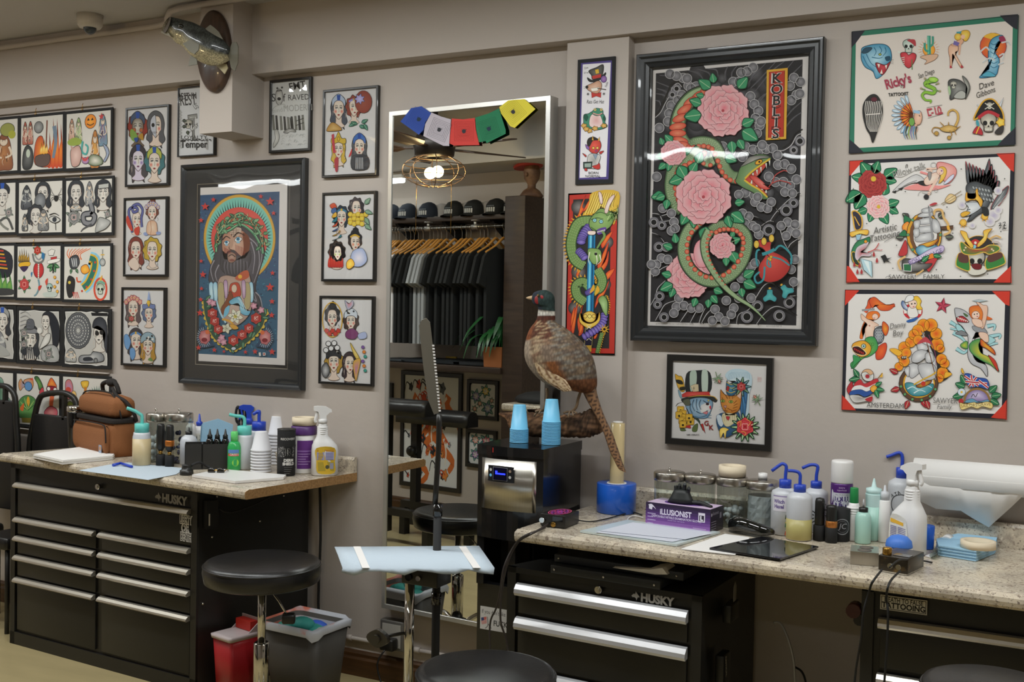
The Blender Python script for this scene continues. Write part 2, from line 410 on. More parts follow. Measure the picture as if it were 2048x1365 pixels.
def lady(A,x,y,s,hair='5a3024',acc=None,style='long',turn=0,skin='d9c6b6',chk='cf5a44',lip='8e2a2a',bw=False,ax=.78,hat=None,neck=True,seed=1):
 """flash head: x, y centre of the face, s half its height"""
 rr=random.Random(seed);A.at(x,y,s,ax if turn>=0 else-ax)
 if bw:skin,chk,lip='bdb8b0','8a867f','3a3836'
 h2={'5a3024':'8a5040'}.get(hair,hair)
 dk=K
 n={'long':9,'bob':8,'bun':8,'none':0}[style]
 if style=='long':
  A.b([(-.75,-1.15),(0,-1.5),(.75,-1.15),(1.05,-.3),(.95,.6),(1.15,1.3),(.7,1.75),(.75,2.1),(.2,1.6),(-.3,1.7),(-.7,2.15),(-.8,1.5),(-1.15,1.2),(-.98,.5),(-1.08,-.3)],hair,h2,dk,.07)
 elif style=='bob':A.b(lobes(0,-.1,1.25,9,.07,1.05,.03),hair,h2,dk,.07)
 elif style=='bun':A.b(lobes(0,-.35,1.12,8,.07,1.05,.03),hair,h2,dk,.07);A.b(lobes(.1,-1.5,.45,6,.08),hair,h2,dk,.06)
 for i in range(n+4):
  u=rr.uniform(-.9,.9);v=rr.uniform(-1.1,1.)
  if abs(u)>.6 or v<-.75:A.s([(u,v),(u*1.12+rr.uniform(-.1,.1),v+.25),(u*1.05,v+.5)],dk if i%2 else 'b5a89c',.06,.6)
 if neck:
  A.b([(-.35,.7),(.35,.7),(.4,1.35),(.8,1.75),(0,1.95),(-.8,1.75),(-.4,1.35)],skin,None,'6a5548',.05)
 A.b([(-.62,-.55),(-.35,-.95),(.35,-.95),(.62,-.55),(.66,.05),(.45,.6),(.12,.98),(-.12,.98),(-.45,.6),(-.66,.05)],skin,'e6dacd' if not bw else 'cfcac2','4a382f',.06)
 q=.13 if turn else 0
 for t in(-1,1):
  A.c(t*.42+q,.22,.24,skin,chk);A.d+=A.step
  A.c(t*.3+q,-.16,.19,K2,ry=.1,rot=8*t);A.c(t*.3+q,-.14,.08,'e8e2da',ry=.055);A.c(t*.3+q,-.14,.05,K)
  A.s([(t*.12+q,-.32),(t*.3+q,-.42),(t*.5+q,-.3)],K,.06)
 A.s([(q*1.4,-.2),(q*1.4+.05,.2),(q*1.4-.02,.3)],'7c5a4a',.045)
 A.b([(q-.17,.56),(q,.49),(q+.17,.56),(q,.67)],lip)
 a=acc or '3f5f8f'
 if hat=='turban':
  A.b([(-.95,-.35),(-1.,-1.),(-.45,-1.5),(.3,-1.55),(.95,-1.1),(.95,-.35),(.4,-.66),(-.4,-.66)],a,None,dk,.06)
  for i in range(6):A.c(rr.uniform(-.7,.7),rr.uniform(-1.3,-.75),.15,'d8d4cc' if i%2 else K,ry=.12);A.d-=A.step
  A.d+=A.step
 elif hat=='hood':
  A.b([(-.8,-.3),(-.85,-1),(0,-1.6),(.85,-1),(.8,-.3),(.5,-.75),(0,-.95),(-.5,-.75)],a,None,dk,.06);A.p([(-.25,-1.5),(.25,-1.5),(.18,-.9),(-.18,-.9)],'2d4f9b')
 elif hat=='flowers':
  for i in range(6):u=-1+i*.4;v=-.75-.5*sin(pi*i/5);A.b(lobes(u,v,.3,5,.14),a,'e6c9c2','7c2f2a',.04);A.c(u,v,.09,'c9a03a')
 elif hat=='crown':
  A.b([(-.75,-.65),(-1.1,-.8),(-1.05,-1.3),(-.45,-1.35),(0,-2.1),(.45,-1.35),(1.05,-1.3),(1.1,-.8),(.75,-.65),(0,-.85)],a,None,dk,.06);A.c(0,-1.25,.2,'d0a92f',ry=.26,o=K,w=.05)
 elif hat=='band':
  A.s([(-.75,-.7),(0,-.98),(.75,-.7)],a,.22);A.c(0,-.95,.14,'d0a92f')
 elif hat=='snake':
  A.s([(.9,.9),(.8,-.2),(1.,-1.3),(.3,-2),(-.6,-1.7),(-.5,-1),(.2,-1.2),(-.1,-1.6),(-1.1,-1.4),(-1.2,-.6),(-.8,.6),(-.7,1.6)],K,.42);A.s([(.9,.9),(.8,-.2),(1.,-1.3),(.3,-2),(-.6,-1.7),(-.5,-1),(.2,-1.2),(-.1,-1.6),(-1.1,-1.4),(-1.2,-.6),(-.8,.6),(-.7,1.6)],a,.28)
 elif hat=='skullhalf':
  A.b([(-.62,-.55),(-.35,-.95),(0,-.95),(.05,.95),(-.12,.98),(-.45,.6),(-.66,.05)],'b9bcc4',None,K,.05);A.c(-.32,-.12,.2,K)
  for i in range(4):A.s([(-.4+.12*i,.5),(-.4+.12*i,.72)],K,.04,sm=0)
 A.at(0,0)
def script(A,x,y,h,t,c=K,**k):A.t(x,y,h,t,c,sh=.28,**k)
def cr(ox,oy,k,*p):return[(ox+a/k,oy+b_/k)for a,b_ in p]
def draw_serpent(A):
 A.crop(1240,40,3.791)
 ink,mid,hi='2b2a2c','77757a','b9b6b6'
 A.p('272 405 1385 300 1362 1365 250 1365',ink)
 A.crop(1240,380,4.015);A.p('262 20 1440 20 1415 1090 242 1060',ink);A.p('264 0 1442 0 1440 40 262 40',ink)
 A.crop(1240,40,3.791)
 rr=random.Random(6)
 for i in range(60):A.c(rr.uniform(330,1320),rr.uniform(390,1330),rr.uniform(40,75),'2b2a2c',['5f5e61','4a494c','6d6c70'][i%3])
 W1=['275 470 400 520 470 560','275 560 330 570 360 600','300 420 420 440 500 520','520 385 600 410 640 470','590 375 670 400 690 440','660 370 730 380 745 430','820 350 800 400 800 460','890 345 850 400 850 450','1110 325 1010 430 960 500','1180 320 1060 450 990 520','1250 313 1140 400 1020 550','1320 306 1160 500 1040 640','1380 340 1300 420 1240 500','1380 700 1300 760 1200 900','1380 620 1300 690 1250 760','1100 560 1050 610 1040 660','270 610 300 620 310 650','280 520 340 540 380 570']
 for q in W1:A.s(q,mid,11,-.6);A.d-=A.step;A.s(q,hi,4,-.6);A.d-=A.step
 A.d+=2*A.step
 A.s('270 720 300 690 330 620 360 560 390 490 440 462 480 500 520 500',K,15);A.s('270 740 310 700 345 630 380 570 400 510 440 480 470 510',hi,5)
 for x,y,r in((430,522,19),(398,568,18),(1365,920,24),(1318,988,20)):A.c(x,y,r+14,mid);A.c(x,y,r,'141414',o=hi,w=4)
 A.s('1385 860 1340 880 1300 950 1240 990 1200 990',hi,6);A.s('1385 830 1330 860 1290 930 1230 970',K,10)
 def puffs(l,r=34):
  for x,y in l:A.c(x,y,r,'59585c','8f8d90',o=hi,w=4);A.d-=A.step
  A.d+=A.step
 puffs([(1010,360),(965,390),(920,400),(480,440),(520,500),(430,425),(380,410),(510,445),(390,650),(375,710),(470,570),(440,610),(365,770),(580,505),(540,520),(860,470),(905,470),(990,580),(1020,640),(1050,690),(1030,745),(1060,800),(1040,860),(1070,770),(1320,440),(1370,470),(1290,500),(1340,570),(1300,610),(1365,560),(300,820),(950,960),(1010,985),(1060,985),(1110,980),(1160,975),(1195,1025),(930,1040),(1200,1100),(1250,1095),(1300,1130),(1130,1190),(1180,1230),(1240,1230),(1290,1260),(280,1190),(950,1310),(1020,1330),(1340,1210),(1080,950),(780,960),(840,1000)],36)
 G,G2,RD,RD2='97ad83','4e6a46','c94a36','e98a6a'
 def body(pts,w,belly=1,bw=.42,scales=1):
  p=spline(A.pl(pts),False,6)
  A.s(p,K,w*1.16,sm=0);A.s(p,G2,w,sm=0);A.s(p,G,w*.82,sm=0)
  N=len(p)
  for i in range(0,N-1):
   d=(p[i+1]-p[max(0,i-1)]).normalized();nn=V((-d.y,d.x,0));s_=belly
   if belly and i%3==0:
    c0=p[i]+nn*s_*w*.3;A.c(c0.x,c0.y,w*.23,RD,RD2,ry=w*.2,o='6d1d14',w=2.5,rot=math.degrees(atan2(d.y,d.x)),n=10);A.d-=A.step
   if scales:
    for u in(-.28,-.02):
     c0=p[i]-nn*(s_ or 1)*w*u*-1;A.ring(c0.x,c0.y,w*.11,2.2,G2,n=6);A.d-=A.step
  A.d+=4*A.step
 body('700 560 620 560 540 600 470 690 440 800 460 900 520 960 600 940 690 940 720 980',110,0)
 A.crop(1240,40,3.791)
 for i,t in enumerate([(625,555,60),(580,585,70),(530,625,75),(490,680,78),(460,745,80),(440,810,82),(440,860,80),(460,915,76),(500,955,70),(545,985,62)]):
  A.c(t[0],t[1],t[2]*.8,RD,RD2,ry=t[2]*.36,rot=[-60,-48,-40,-32,-22,-10,0,14,30,45][i],o='6d1d14',w=3,n=14)
 body('560 960 620 1040 680 1080 740 1000 720 930',80,1);body('560 940 640 930 720 960 770 1060 800 1140 850 1190 920 1200',92,1)
 body('620 990 560 1040 480 1080 420 1120 400 1200 395 1280 420 1380 480 1440',104,-1)
 A.b('890 1190 880 1230 930 1270 1010 1310 1080 1360 1130 1350 1070 1290 1000 1250 950 1215 1010 1160 1100 1090 1150 1050 1090 1020 1010 1030 950 1075 910 1130','5d7f4f','8fa878',K,5)
 A.b('950 1210 1010 1160 1090 1095 1110 1110 1060 1170 1040 1200 1070 1260 1120 1330 1060 1290 990 1250','b53a30','d9675a',K,3)
 A.s('950 1205 1000 1155 1080 1095 1140 1055','d8b43c',13);A.s('945 1215 1000 1255 1060 1290 1120 1345','d8b43c',13)
 for x,y in((1010,1165),(1040,1140),(1070,1120),(1110,1090),(1135,1070)):A.p([(x-7,y),(x+8,y-5),(x+5,y+42)],'e4e0d2',o=K,w=2)
 for x,y in((1000,1240),(1040,1262),(1080,1288),(1110,1310)):A.p([(x-8,y),(x+8,y+6),(x+4,y-36)],'e4e0d2',o=K,w=2)
 A.b('985 1190 1030 1185 1090 1230 1130 1275 1160 1260 1120 1290 1060 1270','c2392f','e0837a',K,3);A.s('1130 1270 1160 1230 1180 1180 1240 1145 1270 1150','c04a44',6);A.s('1160 1240 1210 1220 1280 1235 1300 1250','c04a44',6)
 A.c(1055,1080,30,'e08a2a','f0c040',ry=17,rot=-28,o=K,w=4);A.c(1060,1078,8,K);A.b('940 1090 990 1040 1080 1030 1140 1045 1060 1055 1000 1080 920 1115','77756f','a9a79e',K,3)
 A.p('1116 382 1275 366 1263 905 1108 914','d8a53a');A.p('1135 398 1252 386 1242 888 1128 896','b5382c',o='7a1f18',w=5)
 for i,ch in enumerate('KOBLIS'):
  y=478+i*84
  A.t(1192-i*2,y,72,ch,'d6d2cc',sx=1.15,bold=.055,sh=.1,rot=-4);A.t(1192-i*2,y,72,ch,K,sx=1.1,bold=.02,sh=.1,rot=-4)
  A.s([(1160-i*2,y-70),(1190,y-60),(1222,y-74)],K,9,.6);A.s([(1160-i*2,y+4),(1190,y-4),(1220,y+8)],K,7,.6)
 def lv(l):
  for x,y,ln,a in l:leaf(A,x,y,ln,a,'3d8f63','14402b',.5);A.d-=2*A.step
  A.d+=2*A.step
 lv([(690,520,110,215),(715,480,75,262),(900,520,110,-50),(620,640,95,200),(620,720,130,172),(640,580,60,190),(930,800,100,-25),(930,840,140,32),(900,910,85,60),(850,920,95,85),(400,930,80,225),(330,950,60,250),(345,1030,75,170),(350,1090,70,140),(480,1010,70,-20),(590,1090,95,-70),(450,1110,120,60),(540,1160,95,-60),(800,1040,95,20),(480,1200,110,160),(340,1330,100,170),(380,1080,70,100)])
 peony(A,785,690,190);peony(A,410,1010,92);
 A.crop(1240,380,4.015)
 for q in('262 190 320 200 350 250 400 250','262 345 320 370 360 420','270 700 330 640 390 610','250 930 290 860 310 790 370 730','290 1050 330 980 370 920 450 890','490 1060 530 1000 560 960','570 1065 610 990 640 960','660 1070 700 1000 740 960','940 1075 960 1000 1040 960 1100 860 1160 770 1220 750 1300 800 1360 850 1415 850','1100 1080 1160 1000 1240 940 1320 950 1415 1000','1140 290 1210 250 1280 300 1320 420 1370 500','1440 20 1350 90 1260 180 1210 250','1440 390 1370 440 1350 500','1140 150 1230 130 1280 180','1040 200 1120 230 1180 280','640 1070 660 1010 690 950','340 210 400 190 430 160','1420 720 1390 760 1400 800'):
  A.s(q,hi,6,-.4);A.d-=A.step;A.s([(a.x+13,a.y+9)for a in A.pl(q)],K,10,-.4);A.d-=A.step
 A.d+=2*A.step
 for x,y,r in((278,262,24),(342,286,20),(318,460,24),(324,855,22),(308,922,18),(360,1024,22),(1340,165,32),(1398,108,22),(1200,326,32),(1025,1020,32),(1110,935,28),(1365,905,30),(1284,1012,30)):A.c(x,y,r+18,mid,'4a494c');A.c(x,y,r,'151515',o=hi,w=4)
 puffs([(960,40),(990,190),(1040,215),(1010,270),(1070,290),(1120,360),(1100,310),(1090,100),(1140,140),(1190,150),(1220,100),(1110,60),(1330,20),(1390,30),(1350,260),(1300,290),(1380,330),(1410,280),(1340,370),(1420,350),(440,260),(420,330),(450,310),(350,150),(420,190),(380,460),(340,550),(300,600),(290,655),(390,560),(1060,620),(1000,660),(980,710),(1090,590),(930,780),(260,600),(1410,560),(1380,640),(1400,740),(460,940),(520,930),(580,950),(640,950),(440,990),(860,890),(920,950),(900,1000),(770,960),(800,1020),(750,1050),(850,1055),(960,870),(1060,870),(480,870)],36)
 peony(A,560,690,175);A.b('600 520 620 430 680 400 720 480 720 600 640 620','e0939a','edbdbf','8c4148',3)
 body('640 250 560 330 520 440 530 560 590 660 690 725 800 730 900 680 980 590 1020 480 1020 380 960 310 880 290 800 300 740 340',92,-1)
 lv([(560,180,120,120),(600,220,90,90),(540,160,70,200),(900,190,130,35),(870,210,100,75),(930,110,80,-10),(700,300,130,100),(430,470,80,200),(460,430,80,260),(420,690,80,195),(430,760,110,155),(440,790,80,110),(620,870,75,110),(740,850,80,50),(760,800,80,20),(720,880,70,95),(1000,700,100,-30),(1000,740,110,25),(980,790,75,80),(900,500,110,60),(860,540,75,90),(900,420,80,-20),(900,380,55,-60),(370,50,80,160),(390,80,80,100)])
 peony(A,830,450,100)
 p=spline(A.pl('730 330 690 420 700 540 760 660 840 770 940 860 1050 930 1120 990 1175 1050'),False,7)
 A.s(p,K,88,.9,sm=0);A.s(p,G2,78,.92,sm=0);A.s(p,G,62,.94,sm=0)
 for i in range(2,30,2):q=p[i];A.c(q.x+24-i*.4,q.y-8,17-i*.35,RD,RD2,ry=12-i*.2,o='6d1d14',w=2,n=9);A.ring(q.x-14+i*.3,q.y+4,9-i*.1,2,G2,n=6);A.d-=2*A.step
 A.d+=3*A.step
 peony(A,680,60,215)
 A.s('1200 480 1110 490 1110 600 1140 610','3d8f97',15);A.s('1250 490 1300 450 1380 520 1380 600','3d8f97',15)
 A.b('1150 470 1090 450 1130 400 1200 420 1235 380 1220 480 1290 520 1360 570 1370 640 1300 720 1200 745 1130 700 1125 610 1180 520','a92f2c','d9564c',K,6)
 for x in(1105,1165,1225):A.c(x,440-(x-1105)*.4,22,'d8a53a','f0c95a',ry=32,o=K,w=4)
 A.s('1150 520 1200 505 1250 480','3d8f97',26);A.s('1200 540 1190 600 1220 620 1200 540','3d8f97',12);A.s('1220 540 1300 560 1370 610','3d8f97',12);A.s('1170 620 1160 720 1110 750 1090 700 1130 660','3d8f97',15)
 for x,y in((1205,555),(1222,540),(1216,562)):A.c(x,y,12,'d8a53a',o=K,w=2)
 for x,y,r in((1212,800,0),(1310,770,-38)):
  A.at(x,y,1,1,r);A.c(0,-8,12,'d8a53a',ry=9,o=K,w=3);A.b('-20 5 20 5 25 40 55 70 40 100 0 85 -40 100 -55 70 -25 40','3d8f97','5ab5b0',K,3);A.at(0,0)
 A.t(450,1084,13,'AH MICHAEL LONG AND MAY YOUR GOOD FALLS - SNAKE','6b6866',sx=.62);A.t(1245,1101,13,'ROT 4 COLOR PRINT 08','6b6866',sx=.62)
bigprof=[(0,0),(0,.036),(.004,.042),(.012,.042),(.02,.036),(.032,.036),(.038,.03),(.05,.027),(.053,.021),(.058,.017),(.06,.01)]
framed('framed_print','large black framed print of a green serpent among pink peonies',cr(1240,40,3.791,(120,265),(1535,118))+cr(1240,380,4.015,(78,1207),(1585,1262)),draw_serpent,bar=.06,dep=.042,prof=bigprof,frame_m=FRMS,glass=GLZ2)
def draw_man(A):
 A.crop(350,310,5.459);bl='35506f'
 A.p('258 440 1142 400 1128 1365 246 1365',bl);A.crop(350,540,5.459);A.p('245 100 1130 100 1112 965 232 915','2f566f');
 rr=random.Random(3)
 for i in range(420):
  x=rr.uniform(255,1115);y=rr.uniform(-780,900)
  A.c(x,y,7,'24364f' if i%2 else '3f7d8c',n=6);A.d-=A.step
 A.d+=A.step;A.crop(350,310,5.459)
 cx,cy=705,910
 A.c(cx,cy,392,'c79a3c',ry=478,n=60,o='7a5a20',w=5);A.c(cx,cy,365,'74b8a8',ry=446,n=60)
 for i in range(70):
  t=2*pi*i/70;e=.022
  A.p([(cx+308*cos(t-e),cy+330*sin(t-e)),(cx+356*cos(t),cy+425*sin(t)),(cx+308*cos(t+e),cy+330*sin(t+e))],'173033');A.d-=A.step
 A.d+=A.step;A.c(cx,cy,310,'c9493f','d97466',ry=338,n=50)
 hr,h2='3f3c40','77737a'
 A.b('480 900 430 1100 380 1250 380 1400 520 1460 760 1420 850 1640 900 1800 960 1800 930 1600 880 1450 930 1250 980 1050 900 850 720 780 560 820',hr,'5d5960',K,6)
 for q in('800 900 900 1000 920 1200 860 1400','830 950 870 1100 850 1300','900 950 950 1100 900 1300','840 1400 850 1550 890 1600 860 1500','430 1150 390 1250 420 1380','480 1200 440 1300 470 1400','880 1500 930 1560 950 1680 900 1740'):A.s(q,h2,16,.6);A.s(q,'a5a1a5',5,.6);A.d-=2*A.step
 A.d+=2*A.step
 A.b('520 900 560 840 640 810 740 830 800 900 810 1010 780 1120 720 1200 620 1220 550 1150 515 1030','a8775f','c9a792',K,5)
 A.b('740 850 810 900 815 1020 770 1130 730 1150 750 1010','6d3a24');A.b('600 800 720 800 700 880 620 890','b9a391')
 for q in('600 830 700 820','600 850 700 842','600 870 705 862','640 800 636 900','670 800 668 900'):A.s(q,'6d4a3a',4);A.d-=A.step
 A.b('510 1040 540 1140 570 1060 640 1040 700 1090 760 1130 820 1040 830 1150 780 1260 680 1320 600 1320 500 1240',hr,'5f5a5e',K,4)
 for i in range(16):A.s([(530+i*17,1150+20*sin(i)),(520+i*18,1230),(540+i*16,1300)],h2 if i%2 else K,6,.6);A.d-=A.step
 A.d+=A.step;A.b('575 1080 620 1060 665 1090 665 1150 620 1180 580 1160','8d6a58','b09080',K,5);A.s('585 1110 620 1090 660 1115',K,9);A.b('590 1150 625 1135 655 1155 620 1165','7c4a40')
 A.s('620 860 612 960 590 1020 625 1040','5b3a2c',9);A.b('600 900 640 900 630 1000 596 1010','b08d78')
 for x,y,r in((565,960,33),(692,925,42)):A.c(x,y,r,'d8d4cc',ry=r*.62,rot=-14,o=K,w=5);A.c(x-3,y-6,r*.5,'5a9fc0','2c5f86');A.c(x-3,y-6,r*.2,K);A.c(x,y+r*.7,r*.5,'7fb0c4',ry=r*.3)
 A.s('520 930 560 890 605 915','2d1b14',14,.4);A.s('640 900 690 850 760 880','2d1b14',15,.4)
 for i in range(9):A.s([(540+8*i,1010+4*i),(542+8*i,1080)],'8a3024',4,.5);A.s([(660+13*i,980+5*i),(664+12*i,1100)],'8a3024',4,.5);A.d-=2*A.step
 A.d+=2*A.step
 for q in('460 1000 450 900 500 800 600 700 740 680 860 740 940 880 960 1000','470 960 520 830 640 740 780 740 900 820 970 960','450 1060 470 880 560 760 700 640 800 700 930 860 960 1080','500 860 600 820 720 760 860 860 940 1000'):
  A.s(q,'21402f',32);A.s(q,'4a8a62',20);A.s([(a.x+4,a.y-5)for a in A.pl(q)],'9cbf98',6)
 for i in range(40):t=pi+pi*1.05*i/39;q_=rr.uniform(.8,1.12);leaf(A,705+255*q_*cos(t),965+275*q_*sin(t),62,rr.uniform(0,360),['3f7a52','2f5a3c','6a9a70'][i%3],'1c3424',.42);A.d-=A.step
 A.d+=2*A.step
 for i in range(34):
  t=pi+pi*1.05*i/33;rr2=rr.uniform(.86,1.1);x,y=705+262*rr2*cos(t),960+285*rr2*sin(t)
  A.p([(x-9,y),(x+9,y+6),(x+rr.uniform(-22,22),y-34)],'c9a070' if i%3 else 'c05a3a',o='2d3d2a',w=3)
 A.crop(350,540,5.459)
 A.b('480 110 560 60 700 80 800 40 830 110 850 300 820 480 700 600 600 600 500 480 460 300','a58a7c','c0aa9c',K,5);A.b('660 90 740 20 800 10 810 80 720 120','b0563a');A.c(715,75,22,'d8a53a')
 for x in(400,445,835):A.b([(x-25,160),(x+20,150),(x+25,330),(x-10,340)],'8fbcd0','c4dbe2','2a4a60',5)
 for x,c in((505,'a89a70'),(790,'a89a70')):A.b([(x-30,170),(x+30,160),(x+35,400),(x-20,410)],c,None,'4a3a2a',4)
 for x in(560,755):A.b([(x-22,130),(x+18,130),(x+20,290),(x-10,300)],'a583a0','c9b0c4',K,4)
 A.b('600 200 620 150 690 140 720 200 715 290 600 290','b0442f',None,K,4);A.c(652,205,30,'c9b5a0',ry=45,o=K,w=3);A.b('610 230 560 340 510 420 530 490 580 420 640 330','7a4326',None,K,4)
 A.b('600 340 700 290 740 340 780 440 830 450 800 500 720 470 700 370 620 380','5f9fb8','9ac6d4',K,4);A.b('550 430 600 390 590 470 540 520','6fb0c9');A.s('460 340 500 470 560 580','9fc4d2',18)
 for q in('690 310 720 340 760 430','700 300 740 350 790 450'):A.s(q,'d4e4e8',5)
 for a in range(6):t=a*60+10;leaf(A,665,510,85,t,'dcd8c8','8a8468',.45)
 A.c(665,510,20,'c9b95a')
 for a in range(5):leaf(A,570,640,60,a*72,'d8d2bc','8a8468',.45)
 A.s('520 540 600 560 680 640','c9963a',22);A.b('600 600 660 600 700 640 640 650','c9963a',None,K,3)
 q=spline(A.pl('345 330 360 470 400 610 450 720 540 800 645 850 750 790 860 700 940 590 985 420'),False,5)
 A.s([(a.x+(a.x-650)*.06,a.y+20+abs(a.x-650)*-.03)for a in q],'c2a338',34,sm=0)
 for a in q[::2]:A.c(a.x+(a.x-650)*.09,a.y+30,22,'c9ab40',n=10);A.d-=A.step
 A.d+=A.step;A.s(q,'2a4a3c',60,sm=0)
 for a in q[::3]:leaf(A,a.x,a.y,70,a.x*3%360,'3a6a50')
 for x,y,r in((415,475,55),(440,560,52),(480,650,50),(645,770,58),(740,710,54),(815,640,52),(895,530,58)):rose(A,x,y,r,'b5382f','7d1c1a',0);A.s([(x-r*.4,y+r*.2),(x,y-.1*r),(x+r*.4,y-.4*r)],'d9b8b0',r*.1);A.s([(x-r*.3,y-r*.3),(x+r*.1,y+r*.3)],'d9b8b0',r*.1)
 for x,y in((390,350),(425,365),(870,395),(950,440),(505,770),(540,790),(520,740)):A.b(lobes(x,y,34,5,.2),'b5788c','d8aab5','6a3446',3)
 A.c(650,860,26,'b9c4d0',ry=18,o=K,w=4)
 for x,y,s in((335,735,-1),(995,740,1)):
  A.p([(x+s*10,y-90),(x+s*30,y-165),(x+s*70,y-60),(x+s*85,y+30),(x+s*30,y+120),(x-s*110,y+95),(x-s*60,y+30)],'27405a')
  for i in range(16):t=rad(-80+14*i);A.s([(x+s*62*cos(t),y+75*sin(t)),(x+s*90*cos(t),y+112*sin(t))],'c9d2d6',5,.5);A.d-=A.step
  A.d+=A.step;A.b(lobes(x,y,62,7,.06,1.25),'a9545a','d09a96',K,4);A.c(x-4,y+30,32,'7a1c28',ry=24);A.c(x+s*-30,y-55,24,'c9663a')
 for x,y,r in((315,52,40),(300,205,26),(292,325,30),(284,470,40),(268,850,34),(440,875,30),(545,892,20),(780,898,26),(885,893,32),(1070,895,40),(1075,35,30),(1048,190,50),(1070,345,34),(1066,495,36),(340,-690,46),(430,-765,30),(296,-540,32),(296,-95,26),(948,-800,30),(1050,-745,52),(1087,-618,28)):A.star(x,y,r,'bf3a33')
 A.p('925 905 945 900 950 940 930 942','d8d4cc');A.p('970 905 1000 905 1000 935 972 938','d8d4cc');A.c(985,920,10,'a92f2c')
framed('framed_print','large framed print of a haloed bearded man on blue, in a wide black mount',cr(350,310,5.459,(60,108),(1412,28))+cr(350,540,5.459,(22,1225),(1375,1337)),draw_man,bar=.03,dep=.034,prof=[(0,0),(0,.028),(.005,.034),(.014,.032),(.022,.026),(.03,.016)],frame_m=FRMS,glass=GLZ2,mats=[(.094,'262625'),(.097,'8f8778'),(.112,'24221f')])
def draw_strip(A):
 A.crop(1120,100,4.55)
 A.p('188 100 488 95 440 1178 160 1180','4a3f78');A.p('207 132 462 114 420 1155 178 1165','d2cfd2')
 A.b('262 190 330 160 395 135 380 240 300 270 285 230','3a3936','6b6a66',K,5);A.b('248 250 300 275 380 235 415 205 410 235 340 285 270 290','2a2928',None,K,4);A.p('290 238 375 218 372 250 300 265','b03a34');A.p('318 180 352 172 358 212 325 220','c9a53a',o=K,w=3)
 A.c(398,265,27,'6d4a8a','9a74a8',ry=32,o=K,w=4);A.b('240 330 300 300 350 280 380 310 370 370 330 400 280 380 250 360','b0836a','cfae98',K,4);A.c(245,338,14,K);A.p('280 350 360 340 340 372 290 378','dcd8ce',o=K,w=2);A.s('340 350 420 362','3a2a22',8)
 A.p('285 385 330 398 375 385 372 435 330 420 290 437','b03a34',None,K,3);A.s('215 335 240 338',K,2);A.s('215 350 245 345',K,2)
 for x,y in((255,402),(400,400)):A.rays(x,y,2,18,8,K,5)
 for i,ch in enumerate('KO'):A.t(240-i*20,165,18,ch,K2,rot=90);A.t(240-i*20,208,18,'PG'[i],K2,rot=90)
 script(A,320,487,34,'Rats Get Hat',K,sx=.62);script(A,432,320,22,'hale',K2,rot=-70)
 gr,g2='3f7f66','22503f'
 A.b('220 590 260 580 300 560 380 570 415 620 410 660 430 700 330 730 230 700 215 640',gr,None,K,5);A.b('280 600 340 570 370 600 390 680 340 710 270 690','d8c4c0','c99a98',K,3);A.b('295 560 330 530 385 545 390 580 340 600 300 585',gr,None,K,4);A.s('300 575 350 590 385 575','c98a86',9)
 for x in(320,376):A.c(x,545,13,'d8c47a',o=K,w=3);A.c(x,545,5,K)
 A.b('215 610 235 585 260 610 240 650',g2);A.b('400 600 415 620 410 650 390 630',g2)
 for x,y in((220,690),(270,735),(320,715),(400,690),(240,720)):A.b(lobes(x,y,26,5,.15,.8),'b0823a','d0ab62',K,3)
 rd='b0352f'
 A.b('250 880 265 820 320 800 365 830 375 880 350 930 320 945 280 930',rd,'cf5a4a',K,4);A.b('245 850 260 805 310 790 350 820 300 830 270 880','2a2523');A.p('290 820 300 780 308 825','d0a03a',o=K,w=3);A.p('345 820 362 790 360 835','d0a03a',o=K,w=3);A.b('232 860 262 880 270 905 245 900','7a5a98',None,K,3)
 for x in(305,342):A.c(x,893,12,'d8b45a',o=K,w=3)
 A.c(330,920,14,'8d3a5a');A.b('270 950 330 945 370 970 350 1040 350 1080 260 1070 250 1000','bfbcb8','8f8d8a',K,4);A.p('300 950 325 1000 345 950','7a8a9a',o=K,w=3);A.b('240 960 205 940 235 975',rd,None,K,3);A.b('360 930 400 920 370 950',rd,None,K,3)
 A.p('213 1022 296 1018 290 1080 214 1080','2c3a34',o=K,w=4);A.p('225 1035 285 1032 282 1068 226 1068','8a9a90');A.b('295 1060 340 1045 360 1030 365 1080 330 1085',rd,None,K,3);A.b('225 1085 240 1075 250 1100 230 1100',rd,None,K,3)
 A.t(305,1130,22,'BORN',K,sx=1.1);A.t(300,1158,20,'NORMAL',K,sx=1.2)
framed('wall_strip_print','narrow purple bordered print of a rat, a frog and a red devil on the pilaster',cr(1120,100,4.55,(166,85),(512,60),(135,1225),(470,1215)),draw_strip,bar=.014,dep=.008,y0=-.06,paper='1f1e20',frame_m=BLKM,glass=ACR,prof=[(0,0),(0,.008),(.0005,.008),(.012,.008),(.013,.008),(.014,.0075)])
